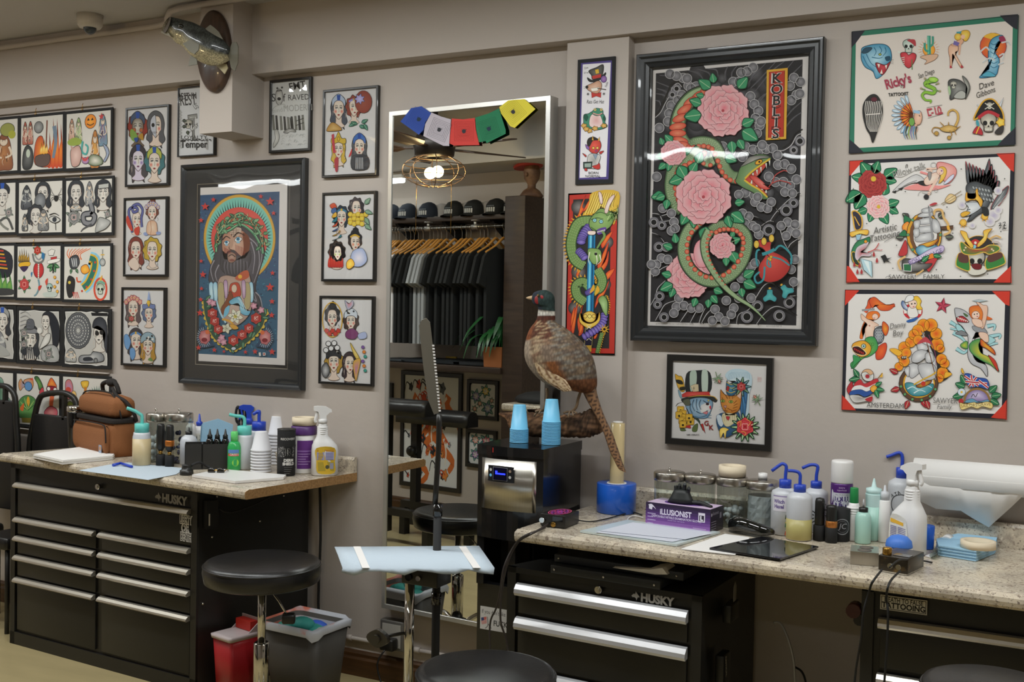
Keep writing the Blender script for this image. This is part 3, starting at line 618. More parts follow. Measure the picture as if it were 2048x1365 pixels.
def draw_dragon(A):
 rr_=random.Random(5)
 A.crop(1120,380,4.014)
 A.p('76 42 462 20 436 1315 50 1310','a93228');A.p('106 78 410 60 395 1275 85 1268','2a2827')
 for x,y,r in((150,660,60),(120,950,55),(360,760,50),(380,420,50),(150,140,60)):A.c(x,y,r,'2a2827','7d7774')
 fl=['110 260 150 190 170 120 210 40 180 130 190 160 130 250','190 160 230 90 265 60 240 130 180 180','300 600 340 520 390 420 370 520 330 620 320 660','330 400 370 370 425 330 390 400 340 470','250 720 290 660 360 580 390 490 380 600 310 690','130 680 150 640 180 590 160 660 140 700','360 700 380 660 440 630 410 690 370 730','280 950 300 860 350 800 395 730 360 830 310 900','90 1120 110 1010 140 920 130 1030 110 1150','140 1060 160 1000 190 900 170 1010 190 1080 160 1160','180 1150 190 1080 170 1020 160 1100 150 1170','270 1190 290 1150 310 1130 290 1190','85 1100 95 1000 120 940 110 1040']
 for q in fl:A.b(q,'c2402a','dd7a30','7a1c10',3);A.d-=A.step
 A.d+=A.step
 g,g2='6c8a4c','2f4a2a'
 def coil(q,w,fin=1):
  p=spline(A.pl(q),False,5);N=len(p)
  for i in range(0,N-1):
   d=(p[i+1]-p[max(0,i-1)]).normalized();nn=V((-d.y,d.x,0))*fin
   a=p[i]+nn*w*.45;e=a+nn*w*.42+d*9
   A.p([(a.x-d.x*9,a.y-d.y*9),(e.x,e.y),(a.x+d.x*9,a.y+d.y*9)],'c9982f');A.d-=A.step
  A.d+=A.step;A.s(p,K,w*1.08,sm=0);A.s(p,g2,w,sm=0);A.s(p,g,w*.84,sm=0)
  for i in range(0,N,1):
   d=(p[min(i+1,N-1)]-p[max(0,i-1)]).normalized();nn=V((-d.y,d.x,0))*fin
   for u in(-.3,-.1,.1,.3):c=p[i]+nn*w*u;A.c(c.x,c.y,w*.09,'9fb878','54703c',n=7,o=g2,w=1.6);A.d-=2*A.step
  A.d+=2*A.step
 def belly(q,w):
  p=spline(A.pl(q),False,3)
  for a,b2 in zip(p,p[1:]):
   A.c(a.x,a.y,w*.55,'4a3d86','8a78b8',ry=w*.32,rot=math.degrees(atan2((b2-a).y,(b2-a).x))+90,o='1d1838',w=2.5,n=12)
 coil('300 640 340 720 320 790 260 800 190 740 130 770 140 850 200 900',76,1);coil('350 860 370 920 360 990',44,-1)
 A.b('262 20 470 15 455 200 430 280 400 200 330 130 300 180 230 200 180 205 230 130','c09a34','d9bf5a')
 for i in range(22):A.s([(200+i*11,200-3*i),(240+i*9,110),(270+i*9,25)],'6b4a14' if i%2 else 'e0cc78',4,.4);A.d-=A.step
 A.d+=A.step
 A.p('228 360 285 360 268 985 212 978','1f6f9a');A.p('240 360 256 360 240 980 224 978','66b4cc');A.p('262 360 272 360 258 985 250 985','14405f')
 coil('260 250 160 260 110 340 90 450 120 560 190 610',84,1);belly('232 300 200 340 175 390 170 430',66);belly('150 490 180 520 205 555',58);belly('215 830 235 820 260 800',40)
 for q in('270 760 240 830 280 800','300 770 280 850 320 810'):A.b(q,'c9982f')
 A.b('240 240 290 180 330 150 400 170 440 210 410 290 350 330 280 330 240 300',g,'8aa868',K,5);A.b('300 320 370 300 360 340 310 360','5a3d86');A.b('226 332 285 332 280 360 232 360','d8c4b8',None,K,3)
 for x,y in((280,245),(332,255)):A.c(x,y,16,'9cc9cc','3d8fa0',o=K,w=4)
 A.b('358 170 390 80 430 40 440 55 400 130 382 190','c9ada4','e0d0c8','5a3a34',3);A.b('310 20 335 30 345 100 325 110','c9ada4','e0d0c8','5a3a34',3)
 A.s('340 330 360 370 330 420 300 470',g,22,.4);A.b('225 480 280 470 330 490 330 560 280 600 240 560',g,'8aa868',K,4)
 for q in('240 500 230 560 240 600','290 500 300 570 290 610','320 520 330 570 300 600'):A.s(q,'d8d4c4',9,.8)
 A.c(290,515,12,K)
 for i in range(16):A.s([(410+rr_.uniform(-40,40),210+rr_.uniform(-50,50)),(440+rr_.uniform(-30,30),180),(462,120+i*9)],['4a6a34','b8c890','2f4a2a'][i%3],5,.6);A.d-=A.step
 A.d+=A.step
 for q in('250 300 300 330 350 335','290 190 330 180 380 200','250 240 300 225 350 235'):A.s(q,'2f4a2a',6,.4)
 for i in range(6):A.p([(300+i*11,335-i*3),(308+i*11,333-i*3),(305+i*11,350-i*3)],'e0dcd0')
 A.b('162 985 180 1050 240 1075 300 1045 318 980 320 1060 250 1110 220 1110 160 1060','c9a23a','e0c868','5a3a10',4);A.b('190 1000 240 975 290 1000 280 1050 240 1065 200 1045','c9a23a','e8d078','5a3a10',4)
 for x in(205,240,275):A.ring(x,1015,15,4,'6b4a14')
 A.p('206 1110 268 1110 258 1250 200 1250','1d1b2c',o='b0a060',w=3);A.p('212 1250 256 1250 254 1300 210 1300','b08a34')
 for y in(1110,1200):A.s([(215,y-25),(255,y+10)],'c9c0a0',5,sm=0);A.s([(255,y-25),(215,y+10)],'c9c0a0',5,sm=0)
 belly('360 1000 350 1060 310 1110 250 1150 180 1190',56);A.rays(360,1120,10,45,9,'c9982f',12);coil('340 1150 320 1230 300 1310',30,-1)
 A.b('310 880 350 850 385 900 380 1010 350 980 330 930',g,'9cb880',K,4)
p0=cr(1120,380,4.014,(66,32),(470,12),(40,1318),(436,1322))
framed('scroll_poster','tall red bordered poster of a green dragon coiled round a blue sword',p0,draw_dragon,bar=.004,dep=.004,y0=-.06,paper='1f1e20',frame_m=BLKM,glass=None,prof=[(0,0),(0,.003),(0,.004),(.001,.004),(.003,.004),(.004,.004)])
def draw_pets(A):
 A.crop(1320,700,6.5)
 for q in('300 680 240 700 205 740 230 700','430 1000 420 1060 480 1060 490 960','270 1000 270 1055 340 1050'):A.b(q,'5a6a3c',None,K,4)
 A.b('345 315 490 270 650 300 645 560 360 590','24282a',None,K,5);A.b('390 300 470 280 470 450 400 540','a8b8a8');A.b('545 280 620 290 615 560 550 560','b4c2b4');A.p('395 470 460 445 500 450 505 540 430 550','c9b894',o=K,w=4);A.s('440 480 440 530',K,5);A.s('425 500 455 500',K,5)
 A.b('280 640 400 610 560 590 690 610 745 650 720 685 650 650 520 625 380 660 310 690','2a2c2a',None,K,5);A.s('360 612 520 598 690 606 740 650','c9a03a',9);A.p('285 580 350 545 640 545 655 595 500 590 360 612 290 620','b5322f','d05a50',K,3)
 A.b('195 320 240 340 290 360 325 520 280 545 225 470','c9982f','d8b04a',K,5);A.b('205 390 280 400 300 450 230 440','2a2a22');A.b('255 490 320 480 325 520 270 530','2a2a22');A.b('235 520 270 560 285 640 250 600','7f9fac',None,K,3)
 A.b('330 690 400 640 520 620 640 640 690 700 650 830 600 890 480 890 400 850 350 780','6f8fa8','a9bfcc',K,6);A.b('540 720 640 690 650 800 560 830 520 780','cbcac6','dcdad6');A.b('300 660 380 640 390 720 330 720','585a48',None,K,4)
 for q in('440 650 420 720 450 800','480 640 470 720 490 790','530 650 510 710 530 780','400 700 390 760 420 830','560 660 610 690 640 680','470 800 540 830 620 790','430 860 520 880 610 850'):A.s(q,'1e2c38',9,.3);A.s([(a.x+11,a.y)for a in A.pl(q)],'4f86a8',5,.3)
 A.c(618,705,22,'3a2a2c',ry=18);A.c(630,660,12,'c9b45a',o=K,w=3);A.b('560 820 620 800 610 840','c97a80',None,K,3);A.b('640 740 665 730 660 780','c2404a')
 for q in('600 860 660 830','610 870 670 850','600 880 670 885'):A.s(q,'4f86a8',6)
 A.b('350 760 400 860 500 900 520 950 460 900 380 850','33453a',None,K,4);A.p('520 970 560 960 590 1085 540 1010','b5322f',o=K,w=4);A.s('460 880 520 960 560 1050','33453a',14,.4)
 for x,y in((270,780),(300,830),(250,850),(330,880),(290,920),(350,940),(400,930),(300,970),(380,880)):A.b(lobes(x,y,52,4,.14),'c9982f','e0bb48','5a4214',4);A.c(x,y+10,15,'2e2414')
 A.b('330 1000 390 980 400 1020','b5322f')
 A.t(605,985,62,'G','8c2f30',bold=.03);A.t(668,1040,62,'K','8c2f30',bold=.03)
 A.t(430,1112,16,'SAMY 3 BIERLIN\'15',K,sx=.9,bold=.02)
 for i in range(3):A.t(1270+i*18,385,13,'KOBLISK'[i*2:i*2+3]+'2015','c98a84',rot=90)
 A.b('850 330 920 260 1050 250 1170 300 1200 420 1160 600 1150 830 1060 850 1040 600 1000 420 900 400','b4cad4','d2dde0')
 for i in range(14):t=i*.2;A.s([(880+i*22,400-40*sin(t)),(900+i*20,320),(940+i*15,290)],'7fa4b8',6,.5);A.d-=A.step
 A.d+=A.step;A.b('1040 560 1140 470 1110 860 1060 880','2d567f','4f86b0',K,4)
 for q in('1060 600 1080 720 1080 850','1090 560 1110 700'):A.s(q,'16304c',8)
 A.b('870 400 900 440 1000 420 1000 540 940 600 880 580 860 520','27526f','4a86a0',K,5)
 for q in('870 420 920 450 1000 440','870 470 930 500 1000 480','860 530 920 560 980 540'):A.s(q,'c9a94a',9)
 A.b('880 470 905 490 890 540 865 520','9c2f30',None,K,3)
 for i in range(9):leaf(A,1060,480,130,i*40,'4a6a50' if i%2 else '2f5a7a','16302c',.22)
 rose(A,1060,480,58,'c04a48','8a1f24',0)
 A.b('790 520 830 570 900 600 1000 590 1060 540 1050 720 1010 800 920 830 840 800 795 700','b8732c','d0924a','4a2a10',6);A.p('1000 600 1060 545 1050 640','d8b4a0',o='4a2a10',w=4)
 for q in('860 600 880 640','900 600 910 640','950 600 945 640','1000 660 960 700','1010 700 960 730','1010 740 950 760','830 790 880 800','1000 780 930 800','810 620 830 660','880 760 940 790'):A.s(q,'7a4214',9,.3)
 for x,y in((820,665),(925,675)):A.c(x,y,27,'9ab04a',ry=18,o=K,w=5);A.c(x,y,7,K,ry=14)
 A.b('830 730 870 725 855 760','b08078',None,K,3);A.s('855 760 850 790 880 795',K,5)
 for q in('770 740 820 750','770 780 820 765','780 800 825 780'):A.s(q,'8a97a0',3)
 A.b('750 860 820 820 960 840 1030 820 1040 1000 900 1130 800 1100 740 960','2c4f72','3f6a90',K,4);A.b('740 860 790 850 830 950 800 1000 760 960','c4d0d8',None,'2c4f72',4);A.b('820 830 1000 840 990 930 890 1000 830 960','d0c49a','dcd4b4','6a5a30',4)
 for i in range(6):A.s([(830+i*28,850),(845+i*24,930)],'8a7a4a',5,.3)
 A.p('850 820 900 840 980 820 980 850 900 850 850 850','2a2622');A.b('860 870 910 870 890 920','9c2f30',None,K,3);A.b('780 1040 840 1010 900 1040 870 1060 850 1160 830 1080 790 1150','c9ab48','dcc470','5a4214',5)
 for i in range(14):leaf(A,1110,1010,190,i*26,['5f7a4a','8aa070','33502f'][i%3],'1f3a24',.16)
 rose(A,1110,1000,112,'c23f44','8a1c24',0)
 for q in('1000 960 1060 930 1040 1000','1130 900 1180 940 1150 990','1060 1060 1120 1080 1100 1120'):A.s(q,'d8a84a',6)
 for x,y,r in((770,400,150),(1245,620,-40)):
  A.at(x,y,1,1,r);A.s('-20 120 0 40 0 0','5a6a4a',12,.2);leaf(A,0,40,80,-90,'a05a54','4a2a24',.4)
  for a in(-150,-120,-60,-30,20,160):leaf(A,0,40,75,a,'66785a','33402c',.1)
  A.at(0,0)
framed('framed_print','small black framed print of a top-hatted bulldog and a ginger cat',cr(1320,700,6.5,(92,60),(1470,108),(60,1222),(1435,1328)),draw_pets,bar=.024,dep=.02,paper='d0cdca',frame_m=FRM)
def corners_board(A,pts,c):
 for q in pts:A.p(q,c)
def draw_board1(A):
 A.crop(1660,20,4.549)
 A.p('200 200 1710 42 1685 1225 180 1305','2f6f58');A.p('236 240 1664 96 1640 1180 220 1258','cfc6bd')
 corners_board(A,('195 198 320 185 236 300 195 345','1545 50 1712 38 1705 180 1664 160 1590 100','175 1308 178 1180 218 1210 270 1258 310 1300','1690 1225 1520 1238 1560 1190 1642 1110 1690 1065'),'2c2c33')
 b1,b2='3f86a6','a9cdd8'
 A.b('285 380 300 340 400 312 500 315 550 360 560 450 520 500 500 560 470 600 420 625 390 560 320 520 285 450',b1,b2,'1c3a4c',6);A.b('290 390 320 345 385 345 340 390','2c4a5c',None,K,4)
 A.b('415 480 500 500 550 470 520 540 480 590 440 560','8a1f2a','c0464c',K,5)
 for q in('430 490 455 495 445 530','500 505 520 500 512 540','455 580 470 540 480 580'):A.p(q,'dcd8cc')
 for q in('300 420 340 500 400 560','330 400 370 480 420 520','400 340 420 380 400 420','450 330 470 370 450 400','500 340 510 380 480 420','380 430 440 440 480 430'):A.s(q,'1f5f80',8,.5)
 A.c(455,405,13,'a8b04a',ry=9,o=K,w=4);A.b('500 430 545 420 550 455 515 465','24485c')
 for i in range(4):A.s([(545,460+8*i),(580,450+14*i)],K,2)
 A.b('640 400 690 385 715 410 750 390 785 410 770 470 720 530 670 490','b02f36','d0525a',K,5);skull(A,715,330,62,'d2d8d0','9ab0a4');A.b('700 275 770 270 780 330 740 300','a83a40');A.s('745 450 748 545','4a7a44',8);A.s('620 380 640 390','cdd2c8',16)
 for i in range(5):A.s([(640+i*3,440+i*18),(680,430+i*18)],'c9c9c0',6)
 A.rays(900,360,70,105,22,'c9883a',5);A.c(900,365,56,'dd8a2c','f0b848',o='8a4a14',w=3);A.s('903 415 900 235','3f8f7a',32);A.s('895 400 892 240','7fc0a4',8);A.s('862 300 866 360 895 380','3f8f7a',20);A.s('935 240 935 310 912 335','3f8f7a',18)
 A.b('820 430 880 410 980 405 960 450 900 480 860 495 880 460','c9a58a',None,'6a4a34',4)
 A.b('1080 340 1110 310 1160 320 1165 370 1140 390 1180 470 1210 520 1190 525 1150 460 1115 400 1110 500 1095 520 1090 440 1080 390','d0a184','e0bfa6','6a4030',4);A.b('1100 320 1150 290 1180 250 1215 280 1200 310 1165 330','d0a184',None,'6a4030',3);A.p('1130 280 1180 300 1165 330 1120 315','6a5f9a');A.s('1190 290 1180 360 1175 410','d0a184',15)
 A.c(1165,245,32,'d0a034','e8c860',o='7a5a14',w=3);A.b('1195 195 1250 185 1275 215 1255 270 1225 285 1200 240','d0a034','e8c860','7a5a14',4);A.c(1210,245,20,'dcb298');A.p('1150 200 1200 195 1190 215 1155 215','3f8f9a');A.p('1090 500 1115 525 1090 532','a82f3a');A.p('1190 500 1218 520 1190 530','a82f3a')
 A.c(1485,330,120,'c9502f','d8862f',o='6a2a3a',w=5);A.b('1400 240 1480 210 1570 240 1540 280 1440 260','d8a838')
 A.b('1440 440 1445 330 1480 260 1560 230 1575 260 1520 300 1500 380 1540 450 1530 540 1500 600 1360 618 1420 560 1450 530',b1,b2,'16405a',6)
 for y in(300,340,380,430,470,510):A.s([(1460,y),(1490,y+18),(1525,y)],'1f5f80',6)
 A.b('1535 250 1580 240 1600 290 1560 300','8f2f4a');A.b('1380 600 1440 560 1510 600 1460 610','4f9ab0',None,K,4)
 for q in('1370 380 1420 340 1450 370','1390 480 1450 440 1500 460','1560 300 1620 290 1640 320','1540 420 1580 400 1570 460','1530 500 1580 480'):A.s(q,'d8d8d4',13);A.s(q,'8a97a0',4)
 A.t(630,690,88,"Ricky's",'9a3a4c',sx=.72,rot=-16,bold=.03);script(A,660,705,30,'by',K2,rot=-8);A.t(625,782,30,'TATTOOIST',K,rot=-4,bold=.03,sx=.8)
 script(A,880,600,44,'San Diego',K2,rot=-20,sx=.62)
 script(A,1425,706,56,'Dave',K2,rot=-18,sx=.9);script(A,1420,775,52,'Gibbons',K2,rot=-20,sx=.75)
 A.t(955,955,70,'L-10','a8404c',rot=-12,sx=.75,bold=.02);A.b('880 905 920 895 930 905 890 918','a8404c');A.b('975 945 1020 930 1025 945 985 958','a8404c');A.s('880 890 1020 865',K2,3);A.s('890 985 1030 945',K2,3)
 A.s('955 640 900 650 870 680 950 720 940 760 870 750 840 780 870 820 920 825 910 850','3a5f28',50,.75);A.s('955 640 900 650 870 680 950 720 940 760 870 750 840 780 870 820 920 825 910 850','7fae3a',38,.75);A.b('900 620 950 612 985 635 960 660 910 650','8ab83c','a8cf60','3a5f28',4)
 for q in('890 650 865 625','960 680 985 670','950 730 1000 740','870 730 830 715'):A.s(q,'6a8a4a',12);A.star(*A.pl(q)[1][:2],16,'9a8a6a')
 A.b('1075 660 1110 630 1180 640 1230 680 1260 730 1240 790 1200 760 1100 820 1090 760','3a3a38','8d8d88',K,5);skull(A,1125,685,34);A.b('1150 760 1200 735 1240 770 1215 810 1130 800','a5a59e',None,K,4);A.b('1205 600 1250 640 1275 720 1230 820 1250 720 1220 650','55554f','b0b0a8',K,4);A.b('1085 690 1075 720 1090 780 1100 740','9ab48a')
 A.b('350 790 400 768 440 790 470 850 480 920 470 1000 440 1080 420 1140 390 1210 365 1140 330 1080 300 960 305 860','2a2826','3a3836',K,4)
 for i in range(10):u=320+i*16;A.s([(u+10,830),(u,900),(u+9,970),(u+4-(u-390)*.2,1050),(u+14-(u-390)*.5,1110)],'cfc8c0',6,.4);A.d-=A.step
 A.d+=A.step;A.c(402,815,30,'5a2630',ry=22,o=K,w=5);A.s('330 955 460 945','cfc8c0',8)
 for i in range(11):
  t=rad(250-i*14);x,y=755+150*cos(t),960-150*sin(t)*-1
  A.b([(755,960),(755+80*cos(t+.12),960+90*sin(t+.12)),(x,y),(755+80*cos(t-.12),960+90*sin(t-.12))],['c9602c','d8862f'][i%2],None,'5a2a14',4);A.b([(755+110*cos(t),960+110*sin(t)),(755+165*cos(t+.08),960+165*sin(t+.08)),(755+195*cos(t),960+195*sin(t)),(755+165*cos(t-.08),960+165*sin(t-.08))],'9ab8cc','d0d8dc','4a6a80',3);A.d-=5*A.step
 A.d+=8*A.step
 A.b('780 930 820 920 838 960 835 1010 815 1045 780 1040 765 990','c99a80','dcb8a0','5a3a2a',4);A.s('760 925 820 935','8fb0c9',26);A.c(745,1020,26,'6a9a4a',ry=38,o=K,w=4);A.s('810 960 822 970',K,6);A.s('780 1040 790 1090 770 1130','c99a80',20,.5)
 for i in range(6):A.s([(690+i*20,1060),(670+i*22,1120),(690+i*20,1180)],['5a86a8','33403c','8aa04a','6a6a9a'][i%4],15,.7)
 A.s('1140 1060 1165 1000 1160 940 1120 910 1080 930 1075 965','9a7434',24,.4);A.s('1140 1060 1165 1000 1160 940 1120 910 1080 930 1075 965','c9a458',14,.4)
 A.b('1000 1080 1080 1050 1160 1075 1120 1110 1040 1110','b08a44','d0b070',K,4)
 for q in('1010 1080 950 1070 930 1110 980 1150','1090 1100 1110 1140 1070 1170','1040 1060 1000 1020','1080 1050 1080 1020','1130 1090 1150 1140','1150 1080 1190 1060'):A.s(q,'9a7434',11,.5)
 A.c(970,1125,20,'b08a44',o=K,w=3);A.c(1085,1165,18,'b08a44',o=K,w=3)
 A.s('1340 860 1580 1080','b8bcc0',12);A.p('1530 880 1580 798 1550 900','c4c8cc',o=K,w=3)
 A.b('1310 1000 1340 920 1400 830 1470 812 1520 850 1570 930 1575 1000 1500 960 1440 945 1380 965',K,None,'c9982f',13);skull(A,1452,875,32);A.s('1410 905 1495 850','d0ccc0',7);A.s('1410 850 1495 905','d0ccc0',7)
 skull(A,1443,1030,85,'cfc8b8','8d8578');A.s('1350 985 1440 930 1540 970','a82f36',30)
 A.b('1300 1120 1340 1060 1380 1090 1390 1140 1340 1130','a82f36',None,K,4);A.s('1330 1130 1360 1060','d8b03a',9);A.b(lobes(1553,1025,38,5,.15),'d8a82f','e8c860','6a4a10',4);A.b('1500 1120 1530 1080 1580 1060 1570 1120 1530 1135','3a3432',None,K,4);A.b('1330 1010 1350 1010 1360 1060 1335 1050','3f8f9a')
BD=[(0,0),(0,.006),(.0005,.007),(.001,.007),(.0015,.007),(.002,.0065)]
def board(label,corners,fn,paper,group='flash boards beside the serpent print'):
 return framed('flash_board',label,corners,fn,bar=.002,dep=.007,paper=paper,frame_m=BLKM,glass=ACR if fn is draw_board1 else GLZ,prof=BD)
board('cream flash board with a green border, panther and pirate skull',cr(1660,20,4.549,(195,200),(1710,40),(175,1308),(1688,1225)),draw_board1,'2f6f58')
def draw_board2(A):
 A.crop(1660,300,4.876);A.p('210 140 1762 62 1728 1262 185 1258','d0ccc8')
 corners_board(A,('187 105 330 98 207 240 184 255','1622 35 1802 28 1795 215 1758 195','158 1298 162 1130 190 1140 290 1290','1772 1300 1590 1298 1728 1165 1768 1130'),'c03a2c')
 gl,gd='2f7a54','173f2c'
 for x,y,l,a in((400,260,170,235),(430,230,130,290),(530,270,150,-35),(540,290,110,10),(300,420,170,150),(330,280,120,190),(330,430,170,120),(520,440,120,-70),(430,430,100,60),(560,540,120,-20),(580,570,100,30),(500,610,130,60),(420,600,110,110),(360,580,100,160)):leaf(A,x,y,l,a,gl,gd,.5);A.d-=A.step
 peony(A,415,330,135,'7a1f22','a8403c','3a0a10');A.c(425,283,26,'c9a83a');peony(A,470,555,110,'d8707c','e8c4c0','8a3440');A.c(475,555,18,'c9a83a')
 A.t(780,225,66,'Pillow talk','8a8884',rot=-17,sx=.86);A.s('640 260 700 265 800 215 900 165 920 185 860 200','8a8884',4);A.s('740 180 742 150 755 145 755 175',K,5)
 A.b('1040 150 1080 118 1210 160 1230 240 1150 330 1080 250','d0857f','e0b0a8','8a3a3a',5);A.b('1110 330 1170 260 1210 240 1200 280 1140 330','c4c8d8',None,K,3);A.b('720 380 860 330 1060 350 1180 340 1040 390 880 395','d98a86');A.s('880 215 960 240','d98a86',20)
 A.b('610 410 700 320 800 255 860 245 920 290 900 330 830 320 740 350 660 400','b8b6b6','d8d6d4','3a3836',4);A.s('660 395 760 330 850 300','8a8888',9);A.p('605 410 650 395 640 425',K);A.p('660 380 720 365 700 395',K)
 A.b('850 320 910 300 990 320 960 350 900 350','2c2a2a');A.b('920 290 980 240 1040 220 1070 250 1040 300 980 340 930 340','d8b8a6','e6d0c2','7a5040',4);A.s('1050 280 1000 360 960 440','d8b8a6',26);A.s('1000 210 940 190 1040 180','d8b8a6',20);A.b('955 230 985 215 990 260 970 300','8a8684',None,K,3)
 A.b('1060 180 1110 165 1140 210 1110 290 1060 330 1080 260','d0a23a','e4c468','7a5418',4);A.c(1075,212,34,'dcbca8',o='7a5040',w=3);A.c(1090,205,9,'8a5a8a');A.s('1062 228 1075 232','a82f36',5)
 A.c(940,460,26,'2c2a2c');A.s('860 450 880 410 960 405 990 430 900 420','8a8884',4)
 A.ring(1010,150,26,4,'8a8884');A.ring(1035,395,18,4,'8a8884')
 A.b('1125 480 1170 430 1225 450 1225 490 1170 522 1130 510','c9ab78','dcc8a0','5a4424',4);A.s('1085 530 1280 400','8a7a5a',6);A.s('1100 540 1290 430','8a7a5a',5)
 for i in range(6):t=1325+i*30;A.b([(1340+i*22,330),(t,200+i*8),(t+i*4,110+i*16),(t+34+i*4,220+i*10),(1390+i*20,350)],'33363a','6a6e72',K,4);A.s([(t+i*4,110+i*16),(t+14,200+i*10)],'a04a50',8,.6);A.d-=3*A.step
 for i in range(5):A.b([(1480+i*16,330+i*10),(1545+i*22,105+i*50),(1560+i*24,110+i*52),(1570+i*16,240+i*40),(1530+i*16,370+i*10)],'33363a','6a6e72',K,4);A.s([(1552+i*22,108+i*50),(1555+i*18,200+i*40)],'a04a50',8,.6);A.d-=3*A.step
 A.d+=6*A.step
 A.b('1335 340 1420 310 1500 340 1580 380 1560 520 1500 600 1440 640 1380 690 1340 690 1440 560 1500 500 1440 430 1340 420','3a3d40','8a8e90',K,5)
 for y in range(3):
  for i in range(6):A.c(1400+i*30+y*20,370+y*48+i*6,22,'55595c','b0b4b4',ry=13,rot=60,o=K,w=3);A.d-=2*A.step
 A.d+=3*A.step
 A.b('1570 560 1640 440 1740 350 1720 440 1650 540 1590 590','3a3d40','8a8e90','8a3a40',6)
 for q in('1590 570 1700 400','1600 575 1720 440','1610 570 1700 480'):A.s(q,'c4c6c4',4,.5)
 for x,y,r in((1290,540,40),(1600,640,60),(1560,700,50),(1640,590,40),(1390,740,30),(1640,400,40)):A.c(x,y,r,'d0ccc8','a9a0b8')
 A.b('1320 520 1400 510 1480 520 1470 570 1400 620 1330 650 1290 640 1330 600 1350 560','b0b4b8','d4d6d6',K,5);A.b('1325 500 1325 430 1340 415 1345 470 1400 480 1425 455 1420 400 1440 380 1450 440 1490 500 1470 560 1440 500 1380 490','d0962f','e8bb58','5a3a10',4);A.b('1275 625 1320 600 1370 610 1340 640 1290 655','d0a03a',None,K,4);A.s('1340 590 1370 580',K,7)
 for x,y in((1300,710),(1510,650)):
  for a in(120,75,40,170):A.s([(x,y),(x+50*cos(rad(a))*.9,y+55*sin(rad(a)))],'d09a34',20,.7)
  A.c(x,y,34,'d09a34','e8bb58',o='5a3a10',w=3)
 A.b('1480 560 1540 570 1550 640 1500 640','2c2c2c')
 A.b('218 605 260 600 310 660 310 760 250 780 225 660','33303c',None,'d0a03a',12);A.s('240 650 290 740','d0a03a',10);A.b('195 810 260 790 370 780 365 830 290 820 215 850','d8a23a','ecc868','5a3a10',4);A.p('255 830 310 825 290 880 260 880','8fb4c4',o=K,w=3)
 A.b('215 980 260 900 330 870 390 850 385 910 330 940 310 990 270 1030 290 1080 240 1110 212 1060','2f6f4a','4f8f64',K,5);A.b('212 1010 240 1110 300 1130 260 1060 245 1000','2a3a30',None,'c9a23a',8);A.b('260 960 320 920 380 900 350 960 300 1000 400 1010 390 1040 310 1040 270 1080 245 1040','c4bcc4','a83a3c',K,3);A.c(350,895,16,'d8902f',o=K,w=4)
 A.s('370 1000 440 970 480 910','b04a48',9);A.s('430 970 500 980 510 970','b04a48',7,.5);A.p('300 1060 410 1090 415 1245 330 1170','a8c4cc',o=K,w=5);A.p('330 1080 380 1090 400 1220','d0dcdc')
 for x,y in((430,1020),(460,1080),(270,1190),(310,1190),(290,1130),(240,1120)):A.b([(x,y-28),(x+12,y+10),(x,y+22),(x-12,y+10)],'a0383a')
 script(A,540,800,66,'Artistic','55524f',sx=.85,rot=-12);script(A,535,870,64,'Tattooing','55524f',sx=.85,rot=-12);A.s('530 900 600 860 650 840 640 875','55524f',4)
 A.p('495 1040 540 1020 560 1060 605 1050 560 1075 600 1105 545 1085 530 1110 515 1070','2a2a2a')
 for x,y,a in((770,665,215),(720,855,180),(1060,660,-40),(1130,850,0),(880,1010,90)):leaf(A,x,y,75,a,'4a4644',K,.5)
 A.b('730 640 800 690 760 730 725 720','2f6f4a',None,K,4);A.b('705 745 760 700 790 760 730 800','d87a2f','e8a24a',K,4);A.b('675 835 730 780 750 840','2f6f4a',None,K,4)
 A.s('1010 640 1030 590 1090 590 1110 660 1150 720 1170 800 1110 830','c9a46a',22);A.p('1080 750 1205 738 1200 775 1090 780','5a4030',o=K,w=4);A.s('1150 740 1160 780','d8a03a',26)
 A.c(920,830,172,'c9922f',ry=215,o=K,w=6);A.c(925,830,148,'6a4a34',ry=195);A.c(930,830,118,'d0ccc8',ry=170,o=K,w=4)
 for a in range(0,360,45):A.c(920+158*cos(rad(a)),830+204*sin(rad(a)),15,'5f8f64',o=K,w=3);A.d-=A.step
 A.d+=A.step
 for q in('860 640 940 600 1000 610 995 650 880 660','850 690 960 660 1010 680 1000 720 860 730','840 760 960 740 1030 750 1020 800 850 810','835 850 900 820 1000 810 1000 880 850 900','900 580 985 565 990 610 910 615','1000 680 1060 700 1080 800 1010 800','820 700 880 690 870 760 830 770','815 780 870 770 870 840 825 850'):A.b(q,'9a9a9c','d0d0d0',K,3)
 A.s('965 560 1005 880','8a8a8c',20);A.s('960 545 965 570',K,6);A.b('970 540 1020 515 1050 525 1000 545','a83a40');A.b('870 930 1000 890 1060 870 1010 930 900 960','b0602c','d8b03a',K,4);A.b('840 960 900 930 960 950 1040 930 1050 980 900 1030 850 1010','3f7a94','a9ccd4','16303c',4)
 A.b('670 1030 700 950 740 880 760 980 740 1030','b03a3c',None,K,4);A.b('930 1100 1050 1050 1000 1150 960 1190','b03a3c',None,K,4);A.b('710 1075 790 1065 900 1110 1000 1110 940 1170 830 1190 720 1185','3a3836','8d8a88',K,4);A.p('718 1115 795 1112 795 1185 722 1182','2f6a44',o='d0ccc8',w=9)
 A.b('770 1080 860 1040 980 970 1100 935 1105 990 1000 1020 890 1070 790 1115','b8a8c8','d0c8d8','4a3a6a',4);A.t(940,1065,44,'BON VOYAGE','5a4a78',rot=-22,sx=.9)
 A.b('940 1050 1000 1010 1020 1050 960 1070','d87a2f',None,K,3);leaf(A,900,1090,90,-40);leaf(A,1010,1030,80,10);A.s('740 1040 670 1090 690 1170','c9a46a',20);A.s('840 1220 890 1190 915 1170','c9a46a',16)
